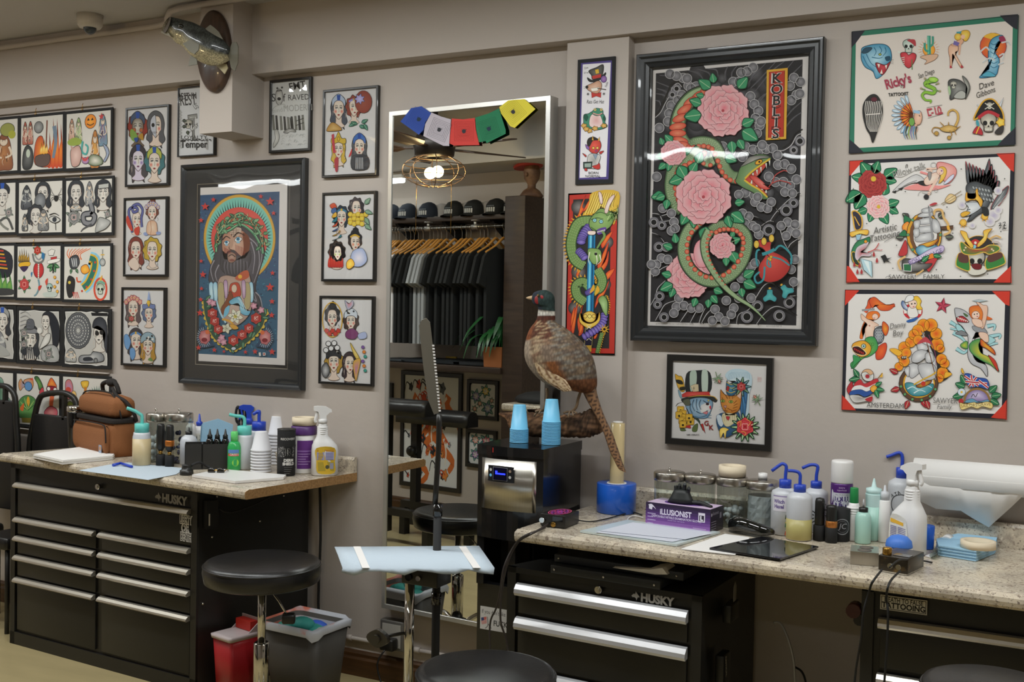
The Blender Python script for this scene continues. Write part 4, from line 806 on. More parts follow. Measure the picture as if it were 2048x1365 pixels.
 A.t(705,1258,42,'SAWYER!','4a4745',sx=1.1);A.t(1015,1256,42,'FAMILY','4a4745',sx=1.1);A.s('545 1250 560 1235 590 1240','4a4745',4)
 for q in('1645 720 1670 715 1650 745 1672 735 1655 775','1685 715 1710 705 1700 740','1685 745 1718 738','1700 725 1700 775','1680 775 1725 765','1690 760 1715 775'):A.s(q,K,6)
 skull(A,1425,1085,105,'d4d0c4','8f8a80');A.b('1360 1130 1500 1130 1530 1180 1480 1215 1400 1225 1350 1200','c9c5b9',None,K,4);A.b('1380 1120 1440 1110 1480 1125 1470 1165 1410 1165','6a2226',None,K,4)
 A.b('1230 1110 1260 1010 1340 1020 1360 1080 1360 1180 1260 1150','3a7a3c',None,'d0a84a',9);A.b('1260 1010 1340 1020 1350 1100 1260 1090','5a3a34');A.b('1530 1060 1660 1000 1710 1080 1690 1120 1560 1165 1520 1150','3a7a3c',None,'d0a84a',9);A.b('1540 1040 1660 1000 1680 1050 1560 1100','5a3a34')
 A.b('1280 960 1340 880 1430 840 1540 860 1600 930 1500 960 1400 1000','33302e',None,'d0a03a',6);A.b('1270 930 1290 900 1370 960 1450 970 1500 960 1560 930 1640 940 1650 980 1560 1020 1500 1000 1400 1025 1300 1010','3a7a3c','a83234','d0a84a',9)
 A.b('1370 900 1420 870 1470 900 1460 950 1390 950','b03430',None,K,4);A.c(1420,908,13,'d8d4c8');A.c(1410,945,20,'7fb4c4',o=K,w=3)
 A.b('1270 795 1330 805 1350 860 1400 930 1380 960 1330 900','d8a23a','ecc868','5a3a10',4);A.b('1585 770 1500 790 1500 850 1440 920 1450 950 1520 890 1550 810','d8a23a','ecc868','5a3a10',4)
 A.s('1560 870 1620 840 1670 860','c9a46a',16);A.s('1580 900 1640 900 1660 930','b8a8a0',16)
 for x in(1310,1325,1580,1595):A.c(x,950+(x%40),9,'d8c4a0')
 for x,y in((1282,190),(1705,285),(1143,560),(1200,815),(613,632),(738,410),(362,722),(652,932),(616,1157),(1040,1170),(1275,1236),(1540,1213),(1668,800),(232,382)):A.star(x,y,10,'3a3a3a',n=4)
board('white flash board with red corners, eagle, ship and samurai skull',cr(1660,300,4.876,(187,105),(1800,30),(155,1295),(1770,1300)),draw_board2,'23232a')
def draw_board3(A):
 A.crop(1660,570,4.706);A.p('175 87 1650 90 1615 1218 140 1160','d0ccc8')
 corners_board(A,('142 47 275 52 172 165 138 200','1520 55 1700 55 1692 200 1650 185','107 1180 110 1035 140 1065 245 1182','1665 1272 1515 1250 1620 1140 1668 1075'),'c03a2c')
 g,gd='3a8a4f','173f2c'
 A.s('330 260 370 200 390 150 440 170 500 220 610 190','5a1d14',70,-.5);A.s('330 260 370 200 390 150 440 170 500 220 610 190','c9522f',56,-.5);A.b('370 140 420 115 480 160 540 190 612 185 560 240 470 240 430 190 400 220 380 190','c04a2c','d8762f','5a1d14',4);A.s('300 240 360 235 420 230','8a8a8c',20)
 A.b('360 260 440 250 470 290 430 330 350 330 300 420 310 500 280 500 300 400 330 330','d0662a','e08f3a','7a3414',4);A.b('290 290 300 275 350 320 400 340 460 380 420 400 430 470 400 530 340 520 330 420 350 370 300 330','d4b09a','e2cabb','7a5444',4);A.c(425,300,28,'dcbfae',o='7a5444',w=3);A.s('410 310 425 316','a82f36',5);A.c(372,385,8,'b06a5a')
 A.b('420 420 490 390 510 470 490 540 430 560 410 500','4a4e54','8a8e94',K,5)
 for i in range(4):
  for j in range(3):A.ring(440+j*22,430+i*30,12,3,'c4c8cc',n=8);A.d-=A.step
 A.d+=A.step;A.b('490 420 500 345 550 390 545 450 520 480','c0402c','d8962f','5a1d14',4);A.b('440 600 520 545 535 600 500 690 435 700','c0402c','d8662f','5a1d14',4)
 A.b('330 510 410 490 450 560 440 620 380 670 300 700 220 790 195 740 280 680 340 600',g,'7fae4a',gd,5)
 for i in range(5):
  for j in range(4):A.ring(330+j*24-i*14,560+i*28,13,3,'2f5a34',n=8);A.d-=A.step
 A.d+=A.step;A.b('205 590 230 545 320 525 385 580 370 650 300 680 240 650','d0902f','e8b84a','3a2a10',5);A.b('210 590 270 580 340 640 310 665 230 640','3a1a1a',None,'d8c49a',6)
 for i in range(6):A.p([(225+i*16,595+i*8),(240+i*16,600+i*8),(230+i*16,622+i*8)],'b03430')
 A.c(317,578,24,K);A.c(317,578,16,'7fb4b0',o='d8d4c8',w=4);A.c(317,578,6,K);A.b('220 660 290 700 250 740 200 790 220 720',g,None,gd,4)
 A.ring(780,250,78,26,'b83036',ry=62);A.s('705 230 712 270','d8d4cc',26);A.s('850 230 845 275','d8d4cc',26);A.s('750 310 800 314','d8d4cc',26);A.b('670 180 690 150 740 220 800 240 760 250 700 230','33588f','d0d4da',K,4);A.b('740 210 800 200 830 290 760 310 730 270','d8d4d0',None,K,3)
 A.b('770 130 820 105 860 150 850 190 870 230 820 230 800 180','d8a82f','ecc858','7a5414',4);A.b('740 160 800 145 820 180 800 215 765 220 745 190','e0c4b4',None,'7a5444',4);A.b('705 150 730 105 780 100 785 140 720 165','d8d8d8',None,K,4);A.s('780 208 795 205','b03040',7);A.c(770,180,7,K);A.c(800,176,7,K);A.b('720 340 770 320 830 305 800 340 740 355','2f5a9a')
 A.star(1060,197,78,'8f2c40',K,rot=-80,w=5)
 for i in range(5):t=rad(-80+72*i);t2=rad(-80+36+72*i);A.p([(1060,197),(1060+76*cos(t),197+76*sin(t)),(1060+32*cos(t2),197+32*sin(t2))],'b8485c');A.d-=A.step
 A.d+=A.step
 for q in('1130 350 1180 380 1200 420 1130 410','1160 450 1240 500 1290 560','1480 390 1550 380 1540 430','1500 490 1600 470 1590 510','1190 600 1260 640 1300 600','1500 560 1580 550'):A.s(q,'3a6a74',40,.6);A.s(q,'9ac4c8',30,.6);A.d-=2*A.step
 A.d+=2*A.step;A.b('1190 370 1250 400 1300 480 1200 430','9ac4c8',None,K,4);A.b('1310 600 1400 600 1420 690 1340 710','7fb4bc',None,K,4);A.b('1480 480 1560 520 1490 560','9ac4c8',None,K,3)
 A.b('1172 235 1200 220 1270 245 1340 310 1400 380 1480 460 1370 450 1360 560 1340 640 1380 720 1470 760 1480 865 1420 790 1330 740 1295 650 1300 500 1250 400 1200 350','a8a8ac','d2d2d2',K,5);A.b('1180 460 1240 430 1300 470 1260 480','77797c',None,K,4);A.b('1340 390 1440 400 1480 460 1370 440','8a8c90',None,K,4)
 A.b('1190 310 1250 295 1310 350 1250 355 1200 345','8a1f28','c0464c',K,5)
 for i in range(6):A.p([(1200+i*18,303+i*7),(1214+i*18,305+i*7),(1206+i*18,330+i*5)],'e0dcd2')
 A.b('1255 265 1300 290 1280 300','4a6a3a',None,K,3)
 A.b('1310 230 1340 200 1410 200 1460 260 1440 340 1400 330 1330 310','c9622a','d8863a','6a2a10',4);A.b('1460 290 1530 320 1480 330','c9622a');A.c(1372,285,38,'dcbfae',o='7a5444',w=4);A.s('1380 296 1395 300','a82f36',7);A.c(1360,278,6,K);A.c(1385,274,6,K)
 A.b('1440 190 1480 200 1480 280 1450 400 1420 400 1440 280 1420 220 1380 170 1400 165','d4b09a',None,'7a5444',4);A.b('1340 320 1420 330 1440 390 1400 400 1350 370','d8b8a4',None,'7a5444',4);A.p('1335 150 1400 140 1490 150 1400 165','a9b8bc',o=K,w=3);A.b('1400 450 1480 460 1490 540 1430 520','d8b8a4',None,'7a5444',4)
 A.b('1310 570 1360 520 1430 510 1400 560 1420 640 1500 680 1560 740 1590 820 1520 760 1420 710 1330 640',g,'c9b83a',gd,5);A.b('1420 510 1480 560 1540 610 1555 660 1470 600 1420 570','b83a2c','d8a82f','3a1a10',5);A.b('1490 660 1560 720 1585 820 1520 720','b83a2c',None,'3a1a10',4);A.b('1230 560 1290 530 1295 600 1240 590',g,'b8b83a',gd,4)
 def cl(l,c,c2):
  for x,y,r in l:A.c(x,y,r,c,c2,o='6a3a10',w=4);A.d-=A.step
  A.d+=A.step
 A.b('900 400 980 430 1010 520 1040 640 1100 720 1100 780 1140 840 1040 900 900 700','2a2826')
 cl([(880,380,58),(950,380,62),(1000,460,55),(1010,560,60),(1040,600,40),(1050,700,50),(1080,740,45),(1060,830,55),(1030,880,40)],'e0992a','cf4f22')
 cl([(830,430,55),(790,470,50),(760,540,50),(700,590,55),(680,660,50),(700,720,50),(650,770,40),(830,520,45),(720,640,46)],'e0992a','d8622a')
 A.b('560 610 620 600 680 640 640 670','e0a838',None,'6a3a10',3);A.b('1090 820 1150 840 1080 880','e0a838',None,'6a3a10',3);A.p('670 675 725 668 720 700 672 702','2a1412');
 for i in range(3):A.p([(678+i*16,676),(690+i*16,676),(684+i*16,698)],'d8d4cc')
 for x,y,a in((640,830,205),(655,975,165),(870,1080,65),(740,1090,110),(905,1090,70)):leaf(A,x,y,85,a,'a82f36','4a1014',.4)
 A.c(835,930,185,'5a4030',ry=172,o=K,w=6);A.c(838,925,152,'c9962f',ry=142,o=K,w=3);A.c(840,920,135,'d0ccc8',ry=126)
 for a in range(20,190,30):A.c(835+168*cos(rad(a)),930+157*sin(rad(a)),13,'5f9a64',o=K,w=3);A.d-=A.step
 A.d+=A.step;A.b('708 930 760 920 850 950 970 930 965 990 900 1040 780 1045 720 990','2f7884','7fb8bc','12303a',4)
 for q in('730 980 780 960 830 990','790 1020 850 990 900 1010','860 970 920 950 960 970'):A.s(q,'d4dcdc',10,.6)
 A.b('860 430 960 620 1010 760 990 900 960 700','a9a9ab','d0d0d0',K,3)
 for q in('820 560 880 530 930 600 850 640','790 640 870 610 930 650 840 730 770 720','740 760 800 740 870 790 780 880 740 840','830 760 950 740 1000 790 990 880 880 890','900 650 960 640 980 720 910 730','700 800 750 770 740 870','860 540 920 520 950 580'):A.b(q,'a4a4a6','d4d4d4',K,4)
 A.s('890 460 1000 880','6a4a34',8);A.s('790 940 860 900 960 850 1000 820','c9a03a',14);A.b('810 950 900 910 960 900 930 940 850 970','7a3a24','c9a03a',K,4);A.s('930 470 990 640 1000 760','7a3a5a',6);A.c(880,930,22,'b83a2c');A.b('820 560 900 490 960 560 900 540','b0444a')
 script(A,640,405,54,'Danny','6a6764',sx=.8,rot=-10);script(A,640,480,58,'Boy','6a6764',sx=.8,rot=-8)
 leaf(A,280,880,100,170,'2f6f4a');leaf(A,270,870,90,240,'2f6f4a');A.c(355,850,58,'c9a07a',o=K,w=4);A.b('300 840 340 820 380 850 410 840 400 900 330 900','d8d8d4','8a8a88',K,4);A.c(355,862,20,'a02f36')
 A.b('160 980 210 910 220 1010 190 1040','a83036',None,K,4);A.s('340 1050 440 900 495 830','8a6a44',10);A.p('470 870 500 825 495 870','d8a83a')
 A.b('240 920 290 890 330 930 440 880 450 930 350 970 290 950 225 970','b0363a',None,K,3);A.b('225 960 290 945 350 965 440 925 430 975 350 1010 290 990 205 1010','d4d2d0');A.b('200 1000 290 985 350 1005 420 970 400 1020 330 1055 270 1030 190 1040','2f4f8f',None,K,3);A.b('190 1040 270 1040 330 1060 400 1040 360 1090 250 1110 210 1090','c9c5c0','8a8682',K,4);A.b('330 1080 400 1050 390 1100','a83036');A.b('380 970 430 940 450 1000 400 1010','d88a2f','e8b44a',K,4);leaf(A,430,990,80,70);leaf(A,440,980,75,10);leaf(A,430,950,70,-30)
 A.t(520,1158,48,'AMSTERDAM','55524f',sx=.9,rot=2)
 A.t(1085,1115,52,'SAWYER','6a6764',sx=.82,rot=2);script(A,1075,1168,46,'Family','6a6764',sx=.85)
 for x,y,a in((1270,960,200),(1250,1040,170),(1280,930,240),(1500,1010,-40),(1520,1050,-10),(1510,1080,30)):leaf(A,x,y,95,a,'2f6f4a',gd,.45)
 A.s('1240 810 1310 970','8a6a44',11);A.b('1235 800 1245 785 1265 830 1245 830','d8a83a',None,K,3);A.b('1265 850 1310 835 1380 870 1480 890 1495 980 1400 960 1310 960','2f4f9a',None,K,4)
 for q in('1270 860 1400 950','1380 870 1310 955','1330 850 1350 960','1275 910 1480 930','1400 900 1490 970'):A.s(q,'d8d4d0',24,sm=0);A.s(q,'b0303a',13,sm=0)
 A.c(1240,1010,36,'c4d0d8',o=K,w=3);A.c(1240,1010,11,'d8b03a');A.c(1385,1095,128,'8a6a3c',ry=125,a0=180,a1=360,n=20);A.c(1385,1095,108,'7a6a9a','c4b8d0',ry=105,a0=180,a1=360,n=20);A.b('1280 1090 1340 1070 1400 1100 1480 1080 1490 1100 1290 1110','5f8fa8',None,K,3);A.s('1330 1060 1350 1030 1370 1055 1390 1020',K,6);A.c(1235,1095,24,'a83036')
 A.b('1225 1110 1270 1120 1360 1105 1390 1120 1480 1100 1530 1120 1520 1165 1440 1145 1390 1165 1330 1150 1240 1175','d8c078','e4d4a0','5a4414',4);A.t(1310,1150,30,'SAILORS','8a6a34',rot=-4);A.t(1455,1138,28,'GRAVE','8a6a34',rot=-2)
board('white flash board with red corners, mermaids and burning ship',cr(1660,570,4.706,(142,47),(1697,55),(107,1180),(1663,1270)),draw_board3,'24242c')
def ladies(label,org,corners,spec,group,extra=None,glass=GLZ):
 def dr(A):
  A.crop(*org)
  for i,(x,y,s,kw)in enumerate(spec):lady(A,x,y,s,seed=i+len(label),**kw)
  if extra:extra(A)
  A.at(0,0)
 return framed('framed_flash_sheet',label,corners,dr,bar=.011,dep=.02,paper='cfcdcc',group=group,glass=glass)
L1,L2,L3,R1,R2=(240,200,7.18),(240,385,7.58),(240,565,7.58),(640,170,4.4),(640,470,4.27)
ladies('framed sheet of four women with skull face and purple vamp, left column top',L1,cr(*L1,(75,112),(700,62),(62,1245),(680,1230)),[(255,400,150,dict(hair='8a2f22',acc='3f4f6a',hat='hood',skin='6a5a4a',style='bob',chk='c9622a')),(515,380,150,dict(hair='55565a',hat='skullhalf',style='long')),(265,870,150,dict(hair='4a4448',acc='3a3438',hat='hood',skin='cfc4d4',chk='7a5aa0',lip='6a2f5a',style='long')),(500,900,150,dict(hair='3f6f74',acc='a9b04a',hat='hood',chk='c9503a',style='bob'))],'framed sheets of ladies, column nearest the flash rack',lambda A:(A.b('150 460 180 420 250 500 240 600 170 570','7a9a44'),A.b('270 520 330 480 340 580 300 560','b0842f'),A.b('205 560 240 540 270 560 240 610','2f4f8f')))
ladies('framed sheet of four women with coiled snake and blonde curls, left column middle',L2,cr(*L2,(55,85),(712,58),(35,1275),(695,1280)),[(250,420,120,dict(hair='2f2a3a',acc='5a5f9a',hat='snake',style='none',turn=1)),(490,310,115,dict(hair='6a3a2a',style='bun',acc='8f94b8',hat='flowers')),(245,880,140,dict(hair='7a3428',style='long')),(495,890,145,dict(hair='b89a34',style='bob'))],'framed sheets of ladies, column nearest the flash rack',lambda A:(A.at(0,0),A.b('100 400 130 360 200 560 170 580 110 480','c0402f'),A.b('220 560 300 520 290 640 240 640','c0402f'),A.b('420 480 470 430 550 450 570 560 560 640 420 630','d0a688','e4c9b2','7a5040',6),A.s('470 430 480 560 470 640','b07a5a',8),A.b('360 620 400 605 430 650 380 655','8a9ac4'),A.b('560 600 620 600 610 640 560 640','8a9ac4'),A.s('430 1070 480 1150 560 1130 575 1070','8d8a88',8),A.b('130 1090 190 1000 250 1000 300 1120 240 1190','d9c6b6',None,'7a5a4a',5)))
ladies('framed sheet of four women with jewelled headdress and rose wreath, left column bottom',L3,cr(*L3,(18,68),(683,85),(2,1245),(660,1305)),[(200,400,135,dict(hair='5a4a4c',acc='c0524c',hat='flowers',style='long')),(440,480,110,dict(hair='5a6a8a',acc='6a7aa8',hat='crown',style='bob')),(245,900,140,dict(hair='3a3438',acc='4f7fb4',hat='band',turn=1,style='long')),(430,970,135,dict(hair='b0842f',acc='8aa4b0',hat='turban',style='long'))],'framed sheets of ladies, column nearest the flash rack',lambda A:(A.b('70 820 120 790 170 900 130 1020 80 960','6a9acb',None,'2f4f7a',6),A.b('160 1010 220 1000 240 1100 200 1180 160 1120','6a9acb',None,'2f4f7a',6),A.p('443 130 470 270 420 270','8fa4d0'),A.c(440,310,26,'d8b03a',ry=36),A.b('430 1180 470 1140 510 1200','6a8a4a'),rose(A,180,550,40,'c0524c')))
ladies('framed sheet of four women with red hair and blue hood, right column top',R1,cr(*R1,(22,45),(508,0),(12,820),(498,792)),[(165,215,85,dict(hair='4a4f5a',acc='a9b8cc',hat='hood',style='long')),(300,200,75,dict(hair='8a4034',acc='8a86c4',hat='band',turn=1,style='bob')),(165,570,75,dict(hair='c9a83a',acc='c9a93a',hat='crown',style='long')),(350,550,80,dict(hair='55585c',acc='3f6ab0',hat='hood',style='long'))],'framed sheets of ladies, column nearest the mirror',lambda A:(A.c(385,150,75,'8a4034','9a5444',ry=100,o=K,w=3),A.b(lobes(352,125,40,7,.25),'8f8cc8','c4bce0',K,3),[leaf(A,310+20*i,335+12*(i%3),60,a,'3f7a68')for i,a in enumerate((150,200,20,330,60))],A.b('280 640 350 610 430 640 420 740 290 745','3f4044',None,K,3),[A.s([(322+i*14,640),(320+i*15,740)],'b4b6b8',6,sm=0)for i in range(5)],A.b('255 635 285 560 280 610','c0383a'),A.p('105 440 125 430 140 600 118 600','b8404c'),A.b('130 660 165 640 160 750 140 760','a83a44'),A.b('60 400 110 330 180 370 190 400 100 410','b0803a','d0b070',K,3)))
ladies('framed sheet of four women with flames and yellow flowers, right column middle',R1,[cr(*R1,(15,950))[0],cr(*R1,(490,930))[0],cr(*R2,(8,398))[0],cr(*R2,(462,400))[0]],[(190,1170,75,dict(hair='2f3a44',acc='3f7a94',hat='band',style='bob')),(320,1090,70,dict(hair='3a3438',style='bob',acc='5f9ac4',turn=1)),(150,1480,75,dict(hair='2f2a2a',style='bob',chk='7fae3a',acc='b83a34')),(310,1390,70,dict(hair='2a2a2e',style='bun',acc='c9a03a',hat='band',turn=1,chk='d8683a'))],'framed sheets of ladies, column nearest the mirror',lambda A:([A.c(270+(i%5)*34,1140+(i//5)*36+(i%2)*12,22,'d8b430','e8cc60',o='8a6a14',w=2)for i in range(14)],[leaf(A,400,1050+60*i,70,a,'7a9a84')for i,a in enumerate((-50,20,60,40))],[A.b([(90+i*14,1060+i*40),(130+i*8,1040+i*40),(150,1080+i*40),(110,1090+i*40)],['c9502f','3f5f94','d8a83a','2f7a8a'][i%4],None,K,3)for i in range(8)],flames(A,140,1600,130,210,'b8302c','d8503a',6),lady(A,160,1480,60,hair='2f2a2a',style='bob',chk='7fae3a',neck=False),A.b('290 1470 380 1440 420 1540 360 1600 280 1580','8a98b8','c9c4cc',K,3),A.b('240 1560 280 1530 310 1580 270 1620 240 1610','d8a02f','e8c860',K,4)))
ladies('framed sheet of four women with bird and spotted caps, right column bottom',R2,cr(*R2,(-8,520),(460,525),(-18,1270),(440,1298)),[(105,715,75,dict(hair='3a3a3c',style='bun')),(265,740,70,dict(hair='4a3a34',acc='c4ccd4',hat='turban',style='bob')),(120,1090,80,dict(hair='a8863a',acc='2a2c30',hat='turban',style='bob')),(255,1110,75,dict(hair='3a3034',style='long',turn=1,acc='c9a93a'))],'framed sheets of ladies, column nearest the mirror',lambda A:(A.ring(108,725,84,9,'c9a03a',ry=148),[A.b(lobes(60+i*25,820+(i%2)*25,20,5),'c0443a',None,K,2)for i in range(5)],[A.c(x,y,22,'d8d8d8',o=K,w=6)for x,y in((55,985),(98,970),(150,965),(75,930),(125,925))],A.b('215 560 240 640 290 600 280 560 250 590','a9b4c8','d0848a',K,3),A.b('225 830 280 800 330 840 300 890 230 880','7a3f6a',None,K,3),A.b('330 850 390 830 400 880 340 890','a9b4d4',None,K,2),A.b('260 920 300 980 340 1050 330 1080 290 1020','c9a93a','dcc880',K,3),A.b('290 1080 350 1060 330 1180 310 1250 290 1160','d0a63a','b87a9a',K,3),[A.c(370+10*(i%3),960+i*40,14,['7a5a9a','d8823a','3f9a8a'][i%3],o=K,w=2)for i in range(6)],A.b('20 1130 60 1090 90 1160 60 1220 25 1200','3a3c40','c4c4c4',K,3)))
def draw_let1(A):
 A.crop(340,140,6.827);g='55554f'
 A.t(250,480,150,'REST','2f2e2c',sx=.5,rot=-4,bold=.01);A.t(235,400,90,'BEST IN','3a3937',sx=.6,rot=-3,bold=.02);A.t(470,400,90,'TO','3a3937',sx=.6,bold=.02);A.t(370,530,80,'US','2f2e2c',sx=.5,rot=-30)
 A.p('242 620 370 600 372 660 330 665 330 940 372 945 372 965 305 965 305 690 248 680','8d8d88',o=K,w=9);A.s('270 650 350 640 345 940','c4c4c0',12,sm=0)
 skull(A,250,740,62);A.p('330 760 372 720 372 790 260 860','c9c9c6',o=K,w=5);A.t(345,800,40,'LOST',K,rot=-35)
 for x,y in((170,690),(170,770),(240,830)):leaf(A,x,y,60,200+x,'33332f',K,.5)
 for i in range(26):A.c(140+(i%2)*14,560+i*20,11,'b8b8b6',o='8a8a88',w=3);A.c(500+(i%2)*14,930+i*6,9,'b8b8b6',o='8a8a88',w=2);A.d-=3*A.step
 A.d+=4*A.step
 for i in range(9):A.s([(150+i*48,970-8*(i%3)),(190+i*46,955),(210+i*44,975)],'2c2b29',16,.5)
 A.t(330,1060,96,'Temper','2f2e2c',sx=.85,bold=.025);A.t(330,945,50,'LOYALTY','4a4947',sx=1.2)
framed('framed_lettering_sheet','black and white lettering sheet half hidden behind the boxed column',cr(340,140,6.827,(103,250),(600,190),(92,1187),(605,1162)),draw_let1,bar=.006,dep=.02,paper='cdcecf',glass=GLZ,prof=[(0,0),(0,.019),(.001,.02),(.005,.02),(.006,.019),(.006,.012)])
def draw_let2(A):
 A.crop(340,140,6.827);A.p('1385 180 1870 130 1885 250 1870 300 1860 480 1865 700 1850 1040 1870 1065 1780 1070 1365 1095 1368 700 1380 580 1366 480 1380 320','c9cac8')
 A.t(1412,430,110,'S','2c2b29',sx=.8);A.t(1560,430,110,'f','2c2b29',sx=.8);A.c(1490,370,52,'a9a9a5','d0d0cc',ry=110,o=K,w=7);A.c(1490,395,26,K,ry=22);A.s('1450 290 1530 280',K,12);A.star(1465,250,22,K);A.star(1530,240,22,K)
 A.t(1745,260,100,'FMT','4a4947',sx=.9,rot=-10,bold=.02);A.t(1755,410,80,'RAVED','2f2e2c',sx=.85,rot=-3);A.t(1745,560,90,'MODERN','9a9a96',sx=.75,rot=-3)
 A.t(1460,580,60,'mind','a9a9a5',rot=-10);A.s('1390 560 1440 500 1560 470 1590 540','a9a9a5',9)
 xs=[1395,1440,1500,1550,1600,1650,1700,1750,1800]
 for i,x in enumerate(xs):A.p([(x,640+abs(4-i)*-6),(x+24,645+abs(4-i)*-8),(x+44,820),(x+10,825)],'3a3937' if i%2 else '77776f',o=K,w=3);A.p([(x+28,650),(x+38,650),(x+50,815),(x+44,820)],'c9c9c4')
 for q in('1720 700 1830 660','1720 760 1830 720','1640 650 1660 820'):A.s(q,K,9,sm=0)
 A.b('1550 850 1620 800 1700 810 1720 850 1640 845 1600 870','6a6a66','c4c4c0',K,4);A.b('1430 830 1470 820 1495 900 1480 980 1420 1060 1410 1020 1440 940','a9a9a4','d8d8d4','4a4a46',5)
 rr=random.Random(5)
 for i in range(26):x,y=rr.uniform(1520,1840),rr.uniform(880,1040);A.s([(x,y),(x+20,y-25),(x+45,y-5)],'aeb0ae',5,.5);A.d-=A.step
framed('framed_lettering_sheet','black framed pencil lettering sheet to the right of the boxed column',cr(340,140,6.827,(1358,140),(1925,88),(1340,1135),(1900,1102)),draw_let2,bar=.012,dep=.02,paper='c4c5c3',glass=GLZ)
ROWS=[((235,214.4),(348.7,338),(36.5,40.3,127.4,130.5)),((361.8,351.9),(471,471.9),(32.3,36,124,132)),((487,487.5),(599,607.4),(29.7,33,121.5,127.4)),((611.7,619),(724,741),(28.7,35,121.5,127)),((740,754),(851,868),(27,31.5,119,124.5))]
XR=[225,227.5,224,222,221.5]
def gy(l,x):return l[0]+(l[1]-l[0])*x/225
def blob(A,x,y,s,c,k=0,n=None):
 A.b(lobes(x,y,s,7,.14,1.25,.08),c,None,K,s*.08)
rackart={}
def ra(f):rackart[f.__name__]=f
def figure(A,x,y,w,h,c,c2,face='c9b8a4'):
 A.b([(x-w*.5,y+h*.5),(x-w*.42,y),(x-w*.3,y-h*.3),(x,y-h*.5),(x+w*.3,y-h*.3),(x+w*.42,y),(x+w*.5,y+h*.5),(x,y+h*.55)],c,c2,K,1.)
 A.c(x,y-h*.25,w*.22,face,ry=h*.12,o=K,w=.7);A.c(x-w*.08,y-h*.27,.8,K);A.c(x+w*.08,y-h*.27,.8,K)
 rr=random.Random(int(x*7+y));A.c(x,y-h*.38,w*.2,c,ry=h*.09,o=K,w=.6)
 for i in range(11):
  u,v=rr.uniform(-.42,.42),rr.uniform(-.1,.45);A.s([(x+u*w*.8,y+v*h-h*.08),(x+u*w+rr.uniform(-3,3),y+v*h),(x+u*w*1.1,y+v*h+h*.1)],[K,c2,c,'d0c8b8',face][i%5],rr.uniform(.6,2.2),.5)
 for s_ in(-1,1):A.s([(x+s_*w*.3,y-h*.1),(x+s_*w*.42,y+h*.12),(x+s_*w*.1,y+h*.2)],face,w*.12,.3)
def a11(A):figure(A,70,60,40,70,'7a4a34','a9754a');A.c(78,20,16,'8a8c4a',ry=13,o=K,w=1);A.c(88,30,8,'9a9a3a');flames(A,25,45,40,38,'c0402a','d8802f');figure(A,25,75,32,40,'6a5a4a','9a8a7a')
def a12(A):
 flames(A,82,95,36,95,'b8402a','d8862f',4);A.s([(80,20),(84,50),(78,80)],'6a7a8a',9,.3);A.b([(35,90),(33,60),(40,40),(52,38),(58,60),(70,70),(68,95)],'b0482c','d88a3a',K,1);A.b([(36,75),(68,72),(66,92),(40,93)],'5a4a44',None,K,1);A.s([(61,60),(63,8)],'6a3a2a',3)
 for x in(10,23):figure(A,x,28,13,42,'9a5040','c9a090')
 A.c(43,20,11,'6a6a68','9a9a98',o=K,w=1);A.b([(5,95),(6,65),(16,52),(28,62),(30,85),(22,98)],'2c2c2c','6a6a68',K,1);A.c(18,68,5,'b0b8a8',ry=8);flames(A,56,70,18,30,'d8922f','e8d07a',3)
def a13(A):
 A.c(55,17,13,'d0782a','e09a3a',o=K,w=1)
 for x in(50,59):A.p([(x-3,15),(x+3,15),(x,10)],K)
 A.s([(47,21),(55,24),(63,21)],K,1.6);figure(A,12,30,14,42,'a9806a','c9a998');figure(A,28,30,15,44,'8a9a6a','b8c09a');A.b([(3,50),(20,44),(35,50),(30,58),(8,58)],'8a9a44');figure(A,83,33,20,55,'6a8a9a','7a5a74');A.star(80,10,7,'b04040')
 figure(A,66,66,20,66,'a9703a','c99a54');A.b([(50,92),(58,78),(78,82),(84,95),(66,99)],'5a6a4a','d0ccc0',K,1);A.s([(38,52),(36,70),(46,76),(50,64),(44,58)],'4a9a94',4,.2);A.b([(10,70),(18,62),(30,60),(36,75),(30,95),(14,96)],'b08a80','d0b4aa',K,1);A.p([(12,66),(10,58),(19,64)],'b08a80');A.b([(84,60),(94,66),(98,78),(90,92),(86,90),(92,78)],'8a94a8',None,K,1);A.c(45,88,8,'8a6a94','b08aa4',ry=6,o=K,w=.8);A.b([(36,80),(44,84),(52,80),(48,88),(40,88)],'b84a4a')
def bwface(A,x,y,s,**k):lady(A,x,y,s,bw=True,hair='34363a',ax=1.,**k)
def bwrose(A,x,y,r):rose(A,x,y,r,'8d8d8a','3a3a3a',4,'5a5a58')
def a21(A):bwface(A,70,28,19,style='none',hat='hood',acc='2c2e33');A.star(20,20,6,K,n=4);A.star(22,33,6,K,n=4);A.star(12,43,6,K,n=4);bwrose(A,30,62,14);A.s([(30,75),(50,85),(80,70),(95,95)],'4a4a48',5);A.s([(50,60),(70,85),(85,95)],'77776f',5);bwrose(A,85,60,8)
def a22(A):
 figure(A,18,28,26,46,'3a3c40','6a6c70','a9a9a4');bwface(A,56,25,17,style='long');A.c(50,38,13,'55575a','8a8c8e',ry=16,o=K,w=1);bwface(A,40,68,17,style='bob');figure(A,58,74,24,40,'6a6a6a','9a9a98')
 A.c(87,34,5,K,ry=6);[A.s([(87,33),(87+q*9,22+j*5),(87+q*(12+j),14+j*13)],K,1.1,.5)for q in(-1,1)for j in range(4)]
 A.b([(70,74),(82,68),(97,76),(84,82)],'b8b6b0',None,K,1.5);A.c(84,75,5,'33353a');A.s([(72,66),(84,63),(94,68)],K,2,.4);A.s([(86,82),(87,96)],K,1.2);figure(A,15,78,13,32,'55575a','9a9a98')
